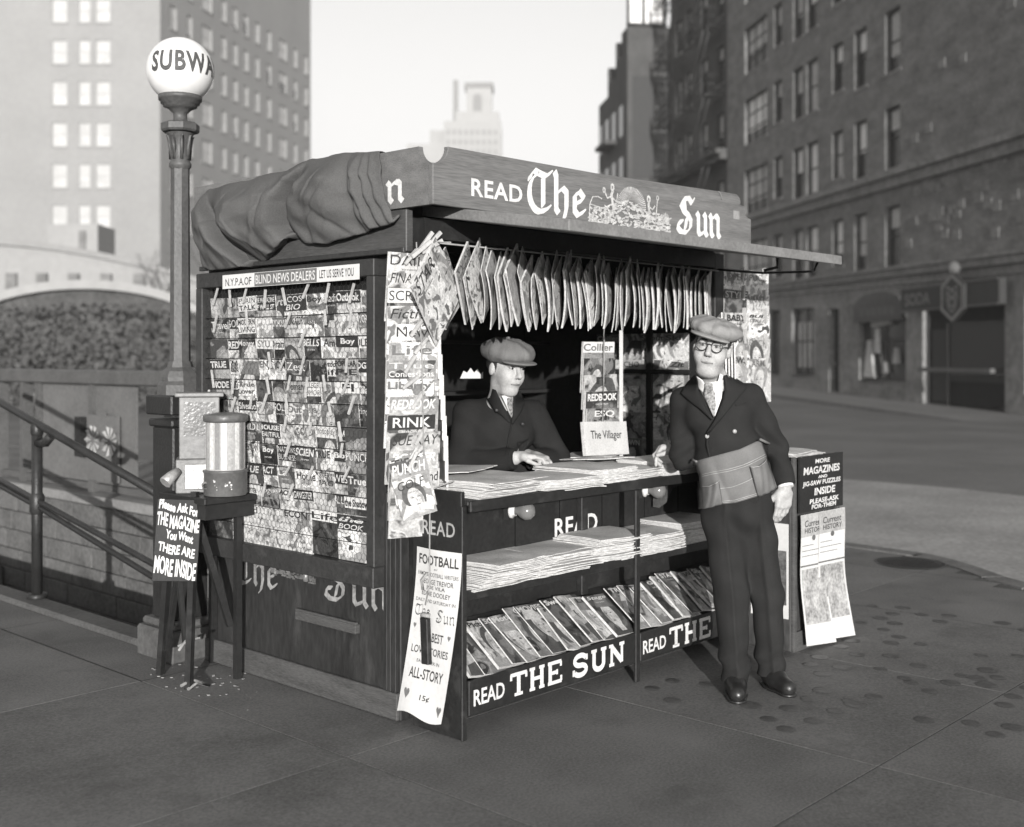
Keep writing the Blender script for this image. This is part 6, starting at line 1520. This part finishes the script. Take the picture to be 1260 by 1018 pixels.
def face_marks(hf, Mh, parent, inv):
    """lips, brows and lash lines laid on the face, in head coordinates (x, z), pressed on along the facing direction"""
    Mi = Mh.inverted(); d = np.array((Mh.to_3x3() @ Vector((0, 1, 0))))
    def press(pts, off):
        P = np.array([list(Mh @ Vector((x, -.16, z))) for x, z in pts]); t = np.zeros(len(P))
        for _ in range(40): t = np.minimum(t + np.clip(hf(P + d * t[:, None]), -.01, .03) * .8, .16)
        return [Vector(p) for p in (P + d * (t - off)[:, None])]
    def band(nm, m, top, bot, off=.0012):
        n = len(top); mb = MB(); V_ = press(top + bot, off); mb.add(V_, [(i, i+1, n+i+1, n+i) for i in range(n-1)], 0, True); mb.build(nm, m, parent, inv, solid=.001)
    xs = [-.026 + .052 * i / 12 for i in range(13)]
    band('mouth', M_lip, [(x, -.0565 - .0035 * (abs(x) / .026) ** 2 + .0012 * math.cos(x * 240)) for x in xs], [(x, -.0625 - .001 * (abs(x) / .026) ** 2 - .0045 * (1 - (x / .026) ** 2)) for x in xs])
    band('mouth_shade_line', M_brow, [(x * 1.04, -.0585 - .0028 * (abs(x) / .026) ** 2) for x in xs], [(x * 1.04, -.0602 - .0028 * (abs(x) / .026) ** 2) for x in xs], .0022)  # shade between the lips, painted as a dark line
    for s in (-1, 1):
        ex = [s * (.013 + .037 * i / 10) for i in range(11)]
        band('eyebrow', M_brow, [(x, .0405 + .004 * math.sin(i * .31)) for i, x in enumerate(ex)], [(x, .0345 + .004 * math.sin(i * .31)) for i, x in enumerate(ex)], .0015)
        lx = [s * (.016 + .030 * i / 10) for i in range(11)]
        band('eyelid', M_brow, [(x, .0215 + .003 * math.sin(i * .314)) for i, x in enumerate(lx)], [(x, .0190 + .003 * math.sin(i * .314)) for i, x in enumerate(lx)], .002)
        band('nostril_shade', M_brow, [(s * x, -.0335) for x in (.003, .006, .009)], [(s * x, -.0358) for x in (.003, .006, .009)], .001)  # shade under the nose tip, painted as small dark patches
def build_cap(Mh, parent, inv, m, tilt, lift, size=(.118, .138, .047), brim=.075, seed=0, lab=None):
    C = Mh @ T(0, -.006, lift) @ Rx(tilt[0]) @ Ry(tilt[1])
    W = lambda x, y, z: C @ Vector((x, y, z))
    crown = union([(ellip(W(0, .012, .0), size, C), .03), (ellip(W(0, -.055, -.008), (.095, .07, .028), C), .03), (ellip(W(0, .03, -.022), (.096, .108, .034), C), .03)], .03)
    ci = np.array(C.inverted())
    def wr(P):
        Q = P @ ci[:3, :3].T + ci[:3, 3]; th = np.arctan2(Q[:, 1], Q[:, 0]); r = np.hypot(Q[:, 0], Q[:, 1])
        seam = np.abs(((th / (2 * np.pi) * 8 + .5) % 1) - .5) / 8 * 2 * np.pi * r
        return crown(P) + .0022 * np.exp(-(seam / .004) ** 2) + .0035 * np.sin(Q[:, 0] * 34 + Q[:, 1] * 41 + seed + 1.5 * np.sin(Q[:, 0] * 27)) * np.clip(Q[:, 2] * 30 + .7, 0, 1) + .002 * np.sin(Q[:, 0] * 80 - Q[:, 1] * 66)
    inner = ellip(W(0, .02, -.05), (.084, .1, .06), C)
    f = carve(wr, inner, .006)
    lo, hi = bounds([C.translation], .2)
    o = obj('cap', mesh_sdf(f, lo, hi, .0042, 'cap', m), parent, inv, label=lab)
    bf = cut(ellip(W(0, -.092, -.036), (.092, brim, .013), C), (W(0, -.06, 0), C.to_3x3() @ Vector((0, 1, 0))))
    obj('brim', mesh_sdf(bf, lo, hi, .0038, 'brim', m), o)
    mb = MB(); mb.lathe([(.011, 0), (.009, .006), (0, .008)], 10, M=C @ T(0, .012, size[2] - .001)); mb.build('cap_button', m, o)
    return o, f
def ring(mb, c, a, b, r, t, n=28, m=6):
    vs, fs = [], []; nn = a.cross(b)
    for i in range(n):
        th = 2 * math.pi * i / n; d = a * math.cos(th) + b * math.sin(th)
        for j in range(m): ph = 2 * math.pi * j / m; vs.append(c + d * (r + t * math.cos(ph)) + nn * t * math.sin(ph))
    fs = [(i*m + j, i*m + (j+1) % m, ((i+1) % n)*m + (j+1) % m, ((i+1) % n)*m + j) for i in range(n) for j in range(m)]; mb.add(vs, fs, 0, True)
def folds(f, amp, fn):
    def g(P): return f(P) + amp * fn(P)
    return g

# ---------------------------------------------------------------- the man leaning on the counter
def standing_man():
    A = at
    HM = T(*A(876, 430.5, 5.24)) @ Ry(10) @ Rz(-17) @ Rx(2)                 # head frame: roll, turn, nod
    NB, CH, WA, PE = A(881, 478, 5.31), A(884, 512, 5.33), A(898, 566, 5.32), A(908, 612, 5.33)
    RS, LS = A(841, 493, 5.37), A(924, 490, 5.32)
    REb, RW = A(840, 562, 5.37), A(836, 557, 5.54)
    LE, LW = A(954, 548, 5.35), A(966, 596, 5.28)
    RH, LH = A(886, 628, 5.33), A(928, 624, 5.33); RK, LK = A(899, 735, 5.24), A(945, 733, 5.30); RA, LA = A(905, 838, 5.235), A(949, 831, 5.33)
    root = thing('person', 'standing man in flat cap, round glasses, dark suit and apron, leaning on the counter', 'person', T(*A(925, 850, 5.28)))
    root.location.z = 0; root.rotation_euler = (0, 0, 0)
    inv = T(-root.location.x, -root.location.y, 0)
    # --- body
    hf, W, E = head_sdf(HM, 1.12)
    body = [(hf, .012), (cone(HM @ Vector((0, .03, -.07)), NB + Vector((0, .02, -.03)), .056, .064), .03), (cone(NB, CH, .07, .11), .05), (cone(CH, WA, .12, .12), .05), (cone(WA, PE, .125, .13), .05),
            (cone(NB + Vector((0, 0, -.05)), RS, .05, .05), .04), (cone(NB + Vector((0, 0, -.05)), LS, .05, .05), .04), (cone(RS, REb, .045, .036), .02), (cone(REb, RW, .036, .026), .02), (cone(LS, LE, .045, .036), .02), (cone(LE, LW, .036, .026), .02),
            (cone(RH, RK, .07, .05), .04), (cone(RK, RA, .05, .036), .02), (cone(LH, LK, .07, .05), .04), (cone(LK, LA, .05, .036), .02), (cone(RA, RA + Vector((-.01, -.1, -.03)), .035, .025), .02), (cone(LA, LA + Vector((.03, -.1, -.03)), .035, .025), .02)]
    # right hand resting on the papers: knuckles up, fingers bent down over the edge
    d = (RW - REb).normalized()
    zz = Vector((1, .16, -.10)).normalized(); xx = Vector((.1, -1, 0)); xx = (xx - zz * xx.dot(zz)).normalized(); yy_ = zz.cross(xx)
    HR = T(*(RW + Vector((.004, -.012, .012)))) @ Matrix((xx, yy_, zz)).transposed().to_4x4() @ Rz(-14)
    body += hand_sdf(HR, ((58, 22, 10), (50, 62, 30), (55, 66, 30), (58, 66, 30)), 6, 1.16, 1)
    HL = T(*(LW + Vector((0.0, -.0, -.006)))) @ Rz(24) @ Rx(4) @ Ry(4)
    body += hand_sdf(HL, (14, 24, 16), 5, 1.1, -1)
    bf = union(body, .02)
    lo, hi = bounds([HM.translation + Vector((0, 0, .16)), RS, LS, RW + Vector((-.12, .1, 0)), LW, RA, LA + Vector((0, -.14, -.06)), RA + Vector((0, -.14, -.06))], .13)
    # head finer than the rest: one continuous surface all the same
    obj('body', mesh_sdf(bf, lo, hi, .0045, 'body', M_skin), root, inv)
    eyes(HM, root, inv, (-.1, 0))
    face_marks(hf, HM, root, inv)
    # hair at the sides, under the cap
    hair = cut(carve(union([(ellip(W(0, .022, .035), (.081, .099, .094), HM), .02)], .02), ellip(W(0, -.085, -.02), (.10, .085, .2), HM), .01), (W(0, 0, -.035), HM.to_3x3() @ Vector((0, .3, -1))))
    obj('hair', mesh_sdf(hair, *bounds([HM.translation], .16), .005, 'hair', M_hair), root, inv)
    build_cap(HM, root, inv, M_cap1, (5, 8), .099, (.125, .14, .046), .066, 1)
    # --- trousers
    tr = union([(cone(PE + Vector((0, 0, .06)), PE + Vector((0, 0, -.02)), .145, .15), .05), (cone(RH, RK, .090, .076), .045), (cone(RK, RA, .076, .066), .03), (cone(LH, LK, .090, .072), .045), (cone(LK, LA, .072, .063), .03)], .04)
    def tfold(P):
        z = P[:, 2]; x = P[:, 0]
        cr = sum(-np.exp(-((x - (a_.x + (b_.x - a_.x) * np.clip((a_.z - z) / (a_.z - b_.z), 0, 1))) / .010) ** 2) for a_, b_ in ((RK + (RH - RK), RA), (LH, LA))) * (P[:, 1] < 5.3)
        return .9 * cr + np.sin(z * 34 + x * 26) * np.exp(-((z - .72) / .13) ** 2) * .8 + np.sin(z * 46 - x * 30) * np.exp(-((z - .12) / .10) ** 2) + np.sin(z * 40 + x * 10) * np.exp(-((z - .44) / .10) ** 2) * .25 + .5 * np.sin(x * 60 + z * 6)
    tr2 = cut(folds(tr, .0085, tfold), ((0, 0, .055), (0, .0, -1)), (PE + Vector((0, 0, .17)), (0, 0, 1)))
    lo, hi = bounds([PE + Vector((0, 0, .1)), RH, LH, RA, LA], .2); obj('trousers', mesh_sdf(tr2, lo, hi, .0055, 'trousers', M_trou), root, inv)
    # --- shoes
    for an, dx, nm in ((RA, -.025, 'shoe'), (LA, .055, 'shoe')):
        a0 = Vector((an.x, an.y, 0)); ddir = Vector((dx, -.18, 0)).normalized(); toe = a0 + ddir * .15
        s = union([(cone(a0 + Vector((0, .03, .045)), a0 + ddir * .05 + Vector((0, 0, .05)), .042, .042), .03), (cone(a0 + ddir * .04 + Vector((0, 0, .045)), toe + Vector((0, 0, .034)), .044, .036), .03), (cone(a0 + Vector((0, .02, .05)), a0 + Vector((0, .0, .10)), .040, .042), .02)], .03)
        s = cut(s, ((0, 0, .008), (0, 0, -1))); lo, hi = bounds([a0, toe + Vector((0, 0, .12))], .09); so_ = obj(nm, mesh_sdf(s, lo, hi, .005, 'shoe', M_shoe), root, inv)
        sole = cut(union([(cone(a0 + Vector((0, .03, .005)), a0 + ddir * .05 + Vector((0, 0, .005)), .042, .042), .03), (cone(a0 + ddir * .04 + Vector((0, 0, .005)), toe + Vector((0, 0, .005)), .048, .04), .03)], .03), ((0, 0, .014), (0, 0, 1)), ((0, 0, .0005), (0, 0, -1)))
        obj('sole', mesh_sdf(sole, lo, hi, .005, 'sole', M_shoe), so_)
    # --- jacket
    hem = A(900, 622, 5.3)
    jk = union([(cone(NB + Vector((0, .025, -.02)), CH, .082, .135), .05), (ellip(CH + Vector((.0, -.01, .02)), (.165, .125, .14)), .05), (ellip(WA + Vector((0, -.01, .02)), (.163, .138, .15)), .06), (ellip(PE + Vector((0, 0, .03)), (.172, .15, .15)), .06),
                (cone(NB + Vector((-.03, .02, -.030)), RS, .055, .058), .04), (cone(NB + Vector((.03, .02, -.025)), LS, .055, .058), .04), (cone(RS, REb, .060, .058), .03), (cone(REb, RW, .060, .048), .02), (cone(LS, LE, .060, .055), .03), (cone(LE, LW, .055, .046), .02)], .04)
    def jfold(P):
        x, z = P[:, 0], P[:, 2]
        a = np.sin(x * 50 + z * 60) * np.exp(-(((x - LE.x) / .09) ** 2 + ((z - LE.z) / .12) ** 2)) + np.sin(x * 40 - z * 70) * np.exp(-(((x - REb.x) / .08) ** 2 + ((z - REb.z) / .12) ** 2))
        return a + .7 * np.sin(z * 42 + x * 34) * np.exp(-(((x - WA.x) / .16) ** 2 + ((z - WA.z) / .10) ** 2)) + .35 * np.sin(x * 27 - z * 18)
    dl, dr_ = (LW - LE).normalized(), (RW - REb).normalized()
    jb = folds(jk, .008, jfold)
    neckhole = union([(cone(NB + Vector((-.004, -.01, -.03)), HM @ Vector((0, .01, -.06)), .058, .085), .02)], .02)
    jc = carve(cut(jb, (hem, (0, 0, -1))), neckhole, .008)
    jc0 = jc
    def jc(P, jc0=jc0):                                                   # open the cuffs
        d = jc0(P); e = (P - V3(LW + dl * .004)) @ V3(dl); g = (P - V3(RW + dr_ * .004)) @ V3(dr_)
        nl = np.linalg.norm(P - V3(LW), axis=1) < .13; nr = np.linalg.norm(P - V3(RW), axis=1) < .13
        d = np.where(nl, np.maximum(d, e), d); return np.where(nr, np.maximum(d, g), d)
    lo, hi = bounds([NB + Vector((0, 0, .02)), RS, LS, LW, RW, hem, REb], .2); ja = obj('jacket', mesh_sdf(jc, lo, hi, .005, 'jacket', M_suit), root, inv)
    # shirt front, collar, tie, lapels laid on the chest
    jm = union([(jk, .01), (cone(HM @ Vector((0, .0, -.09)), NB + Vector((0, -.01, -.02)), .062, .075), .03)], .02)
    D = lambda A_, B_, off, nm, m, par=root, n=10, k=6, th=.003, puff=None: drape(jm, A_, B_, n, k, off, nm, m, par, th, puff, invM=inv if par is root else None)
    D([(858, 474), (868, 492), (878, 512)], [(890, 468), (888, 490), (880, 512)], .003, 'shirt', M_shirt)
    D([(857, 463), (859, 478), (868, 486)], [(864, 468), (868, 474), (872, 477)], .010, 'collar', M_shirt)
    D([(872, 477), (880, 486), (886, 478), (890, 462)], [(874, 474), (880, 474), (884, 468), (886, 460)], .010, 'collar', M_shirt)
    D([(867, 472), (867, 478), (865, 484), (872, 500), (878, 513)], [(877, 472), (877, 478), (880, 484), (881, 500), (879, 513)], .013, 'tie', M_tie, th=.004)
    D([(856, 461), (846, 470), (837, 484), (847, 493), (862, 504), (876, 517)], [(859, 470), (859, 480), (863, 492), (871, 506), (877, 515)], .014, 'lapel', M_suit, n=16, th=.004, puff=lambda s, q: .006 * math.sin(q * math.pi))
    D([(891, 462), (893, 476), (888, 496), (880, 516), (869, 533)], [(897, 461), (911, 469), (921, 476), (906, 493), (889, 514), (872, 533)], .014, 'lapel', M_suit, n=16, th=.004, puff=lambda s, q: .006 * math.sin(q * math.pi))
    D([(880, 516), (869, 533), (869, 548), (873, 566)], [(882, 517), (871.6, 534), (871, 548), (875, 566)], .008, 'front_edge', M_suit, n=14, k=2, th=.005)
    D([(905, 498), (918, 495)], [(905, 500), (918, 497)], .006, 'breast_pocket', M_suit, n=8, k=2)
    for x, y in ((870, 537), (904, 531)):
        P, t, dd = trace(jm, [x], [y]); p = Vector(P[0]) - Vector(dd[0]).normalized() * .008
        mb = MB(); mb.lathe([(0, .005), (.006, .005), (.0095, .003), (.010, 0)], 14, M=T(*p) @ Rx(90)); mb.build('button', M_btn, root, inv)
    # --- apron with two pockets
    ap = union([(jk, .03), (tr, .03)], .05)
    def puffa(s, q):
        return .012 + .016 * math.sin(q * 2.6) + .008 * math.sin(s * 14 + q * 6) * q + .010 * math.exp(-((s - .16 - .2 * q) / .05) ** 2) * q - .012 * math.exp(-((s - .27 - .12 * q) / .05) ** 2) * q + .008 * math.exp(-((s - .8) / .06) ** 2) * q
    apr = drape(ap, [(854, 568), (880, 561), (910, 553), (936, 541)], [(859, 627), (882, 621), (905, 619), (935, 610), (956, 600)], 44, 26, .010, 'apron', M_apron, root, .004, puffa, invM=inv)
    AN, AM_ = 44, 26; ag = [Vector(v_.co) for v_ in apr.data.vertices]
    def ag_at(s_, q_):
        x, y = min(AN - 1e-6, max(0, s_ * AN)), min(AM_ - 1e-6, max(0, q_ * AM_)); i, j = int(x), int(y); p = lambda a_, b_: ag[b_ * (AN + 1) + a_]
        return p(i, j).lerp(p(i+1, j), x - i).lerp(p(i, j+1).lerp(p(i+1, j+1), x - i), y - j)
    for q0, s0, s1, bow in ((.30, .0, 1.0, .02), (.34, .0, 1.0, .02), (.62, .05, .78, .06), (.94, .03, .98, .0), (.97, .03, .98, .0)):
        mb = MB(); pts = [ag_at(s0 + (s1 - s0) * k / 40, q0 + bow * math.sin(math.pi * k / 40)) + Vector((0, -.0045, 0)) for k in range(41)]
        mb.tube(pts, .0011, 4); mb.build('stitch_line', mat('stitching', .36, .8), apr)
    for s0, s1, q0, q1, n_ in ((.03, .30, .52, .99, 'sagging left pocket'), (.74, .985, .40, .99, 'bulging right pocket')):
        mb = MB()
        def pf_(a_, b_): 
            p = ag_at(s0 + (s1 - s0) * a_, q0 + (q1 - q0) * b_ + .05 * math.sin(a_ * math.pi) * (1 - b_)); e = math.sin(a_ * math.pi) ** .5
            return p + Vector((0, -.006 - .030 * e * math.sin(math.pi * min(1, .22 + .7 * b_)) - .004 * math.sin(a_ * 17 + b_ * 5) * e, -.006 * e * b_))
        mb.grid(pf_, 20, 14); pk_ = mb.build('pocket', M_apron, apr, solid=.003, label=n_)
        mb = MB(); mb.tube([pf_(k / 20, 0) + Vector((0, -.002, .001)) for k in range(21)], .0016, 5); mb.build('hem', mat('stitching', .36, .8), pk_)
    mb = MB(); mb.tube([A(857, 568, 5.17), A(852, 566, 5.26), A(854, 563, 5.4)], .005, 6); mb.build('apron_string', M_apron, root, inv)
    mb = MB(); mb.tube([A(936, 541, 5.17), A(944, 545, 5.24), A(950, 548, 5.4)], .006, 6); mb.build('apron_string', M_apron, root, inv)
    # --- round spectacles
    gl = bpy.data.objects.new('eyeglasses', None); col.objects.link(gl); gl.parent = root; gl.matrix_local = inv @ HM
    mb = MB()
    cs = [Vector((s * .033, -.106, .014)) for s in (-1, 1)]
    for c in cs: ring(mb, c, Vector((1, 0, 0)), Vector((0, 0, 1)), .0245, .0026)
    mb.tube([Vector((-.0095, -.107, .019)), Vector((0, -.113, .023)), Vector((.0095, -.107, .019))], .0022, 6)
    for s in (-1, 1): mb.tube([Vector((s * .0575, -.105, .018)), Vector((s * .075, -.085, .02)), Vector((s * .083, .01, .022))], .0022, 6)
    mb.build('rims', M_rim, gl)
    for c in cs:
        mb = MB(); nn = 18; mb.add([c + Vector((.0235 * math.cos(2*math.pi*i/nn), .0, .0235 * math.sin(2*math.pi*i/nn))) for i in range(nn)] + [c + Vector((0, -.003, 0))], [(i, nn, (i+1) % nn) for i in range(nn)], 0, True); mb.build('lens', glass_mat('spectacle_glass', .8, .03, .05), gl)
    # cuff of the left shirt sleeve
    mb = MB(); mb.tube([LW + dl * -.01, LW + dl * .016], [.037, .036], 16); mb.build('shirt_cuff', M_shirt, root, inv)
    return root
standing_man()

# ---------------------------------------------------------------- the man behind the counter
def seated_man():
    A = at; Yd = 5.62
    HM = T(*A(623, 455.5, 5.55)) @ Ry(4) @ Rz(36) @ Rx(3)
    NB, CH, WA, PE = A(615, 503, 5.64), A(612, 535, 5.68), A(612, 590, 5.78), A(612, 640, 5.85)
    RS, LS = A(577, 512, 5.66), A(655, 512, 5.74); REb, LE = A(566, 568, 5.62), A(686, 566, 5.76)
    RW, LW = A(634, 566, 5.50), A(656, 566, 5.585)
    root = thing('person', 'man in flat cap and dark overcoat behind the counter, hands folded on the newspapers', 'person', T(*A(612, 640, 5.9)))
    root.location.z = .06; inv = T(-root.location.x, -root.location.y, -.06)
    hf, W, E = head_sdf(HM, .80, 1.0)
    fl = lambda p, q: Vector((p.x + q, p.y + .1, .08))
    body = [(hf, .012), (cone(HM @ Vector((0, .035, -.07)), NB + Vector((0, .02, -.03)), .05, .06), .03), (cone(NB, CH, .065, .11), .05), (cone(CH, WA, .12, .12), .05), (cone(WA, PE, .12, .12), .05),
            (cone(NB + Vector((0, 0, -.04)), RS, .05, .045), .04), (cone(NB + Vector((0, 0, -.04)), LS, .05, .045), .04), (cone(RS, REb, .04, .034), .02), (cone(REb, RW, .034, .025), .02), (cone(LS, LE, .04, .034), .02), (cone(LE, LW, .034, .025), .02),
            (cone(PE, fl(PE, -.1), .08, .05), .04), (cone(PE, fl(PE, .1), .08, .05), .04)]
    h1 = T(*(LW + Vector((0.0, .0, .012)))) @ Rz(200) @ Rz(-20) @ Rx(78)
    h1 = T(*(LW + Vector((.0, 0, .016)))) @ Matrix.Rotation(R(-28), 4, 'Z') @ Rx(82)
    dirL = Vector((.35, -.75, 0)).normalized()
    def hand_frame(w, fwd, roll): 
        z = -fwd.normalized(); x = Vector((0, 0, 1)).cross(z).normalized(); y = z.cross(x); Mx = Matrix((x, y, z)).transposed().to_4x4(); return T(*w) @ Mx @ Rz(roll)
    body += hand_sdf(hand_frame(RW + Vector((.01, 0, .018)), Vector((1, -.12, -.02)), 180), (14, 30, 20), 5, .98, -1)
    body += hand_sdf(hand_frame(LW + Vector((0.0, -.02, .022)), Vector((.5, -.9, -.10)), 180), (20, 34, 20), 5, .98, 1)
    lo, hi = bounds([HM.translation + Vector((0, 0, .15)), RS, LS, RW + Vector((.12, -.1, 0)), REb, LE, fl(PE, 0)], .13)
    obj('body', mesh_sdf(union(body, .02), lo, hi, .0048, 'body', M_skin), root, inv)
    eyes(HM, root, inv, (.15, -.1), 1.0)
    face_marks(hf, HM, root, inv)
    hair = cut(carve(ellip(W(0, .022, .03), (.080, .098, .096), HM), ellip(W(0, -.085, -.02), (.11, .085, .2), HM), .01), (W(0, 0, -.02), HM.to_3x3() @ Vector((0, .3, -1))))
    obj('hair', mesh_sdf(hair, *bounds([HM.translation], .16), .005, 'hair', M_hair), root, inv)
    build_cap(HM, root, inv, M_cap2, (4, -2), .088, (.124, .140, .066), .075, 3)
    jk = union([(cone(NB + Vector((0, .03, -.01)), CH, .085, .14), .05), (ellip(CH + Vector((0, 0, .02)), (.185, .135, .15)), .05), (ellip(WA, (.18, .145, .2)), .06), (cone(WA, PE + Vector((0, 0, -.3)), .17, .19), .06),
                (cone(NB + Vector((-.02, .02, -.05)), RS, .065, .076), .04), (cone(NB + Vector((.02, .02, -.05)), LS, .065, .076), .04), (cone(RS, REb, .076, .066), .03), (cone(REb, RW, .064, .052), .02), (cone(LS, LE, .076, .066), .03), (cone(LE, LW, .064, .052), .02)], .045)
    jf = folds(jk, .005, lambda P: .6 * np.sin(P[:, 0] * 38 + P[:, 2] * 46) + .5 * np.sin(P[:, 0] * 22 - P[:, 2] * 31))
    jc0 = carve(jf, cone(NB + Vector((.012, -.02, -.0)), HM @ Vector((0, .01, -.06)), .040, .075), .008)
    dl, dr_ = (LW - LE).normalized(), (RW - REb).normalized()
    def jc(P):
        d = jc0(P)
        for w_, d_ in ((LW, dl), (RW, dr_)):
            nr = np.linalg.norm(P - V3(w_), axis=1) < .10; d = np.where(nr, np.maximum(d, (P - V3(w_ + d_ * .0)) @ V3(d_)), d)
        return d
    lo, hi = bounds([NB + Vector((0, 0, .03)), RS, LS, REb, LE, RW, LW, PE], .2); obj('overcoat', mesh_sdf(jc, lo, hi, .0055, 'overcoat', M_coat), root, inv)
    jm = union([(jk, .01), (cone(HM @ Vector((0, .0, -.09)), NB + Vector((0, -.01, -.02)), .056, .07), .03)], .02)
    D = lambda A_, B_, off, nm, m, n=10, k=6, th=.003, puff=None: drape(jm, A_, B_, n, k, off, nm, m, root, th, puff, invM=inv, y0=5.0)
    D([(617, 487), (623, 500), (629, 514)], [(632, 488), (631, 500), (630, 514)], .004, 'shirt', M_shirt)
    D([(624, 490), (624, 498), (629, 514)], [(630, 489), (631, 498), (631, 514)], .010, 'tie', M_tie)
    D([(604, 478), (598, 490), (606, 503), (618, 512), (627, 521)], [(610, 480), (615, 490), (621, 502), (626, 511), (629, 519)], .010, 'lapel', M_coat, 16, puff=lambda s, q: .004 * math.sin(q * math.pi), th=.002)
    D([(632, 482), (632, 496), (631, 510), (629, 521)], [(640, 482), (646, 494), (641, 508), (631, 522)], .014, 'lapel', M_coat, 16, puff=lambda s, q: .008 * math.sin(q * math.pi), th=.005)
    D([(629, 520), (625, 540), (622, 560)], [(630.6, 520), (627, 540), (624, 560)], .008, 'front_edge', M_coat, 14, 2, .005)
    for x, y in ((611, 505), (643, 522)):
        P, t, dd = trace(jm, [x], [y], 5.0); p = Vector(P[0]) - Vector(dd[0]).normalized() * .012
        mb = MB(); mb.lathe([(0, .005), (.006, .005), (.0095, .003), (.010, 0)], 12, M=T(*p) @ Rx(90)); mb.build('button', mat('dark_button', .015, .5, .3), root, inv)
    return root
seated_man()
# torn white paper behind the seated man
mb = MB(); mb.add([(0, 0, 0), (.13, 0, 0), (.13, 0, .035), (.118, 0, .02), (.10, 0, .05), (.08, 0, .03), (.06, 0, .055), (.04, 0, .03), (.02, 0, .04)], [tuple(range(9))])
mb.build('torn_paper', M_paper, None, T(*at(566, 466, 6.0)) @ Rz(25), solid=.002, label='torn white paper stuck up behind the man inside the kiosk', cat='paper')

# ================================================================ AIR: light city haze that pales the far buildings
hm = bpy.data.materials.new('haze_air'); hm.use_nodes = True; hn = hm.node_tree; hn.nodes.clear()
ho_ = hn.nodes.new('ShaderNodeOutputMaterial'); hv = hn.nodes.new('ShaderNodeVolumePrincipled')
hv.inputs['Color'].default_value = grey(.93); hv.inputs['Density'].default_value = .0007; hv.inputs['Anisotropy'].default_value = 0.0
hn.links.new(hv.outputs[0], ho_.inputs['Volume'])
mb = MB(); mb.box(-330, 330, -330, 345, -4.2, 72); mb.build('haze', hm, kind='stuff', label='thin pale haze in the air over the whole street', cat='haze')
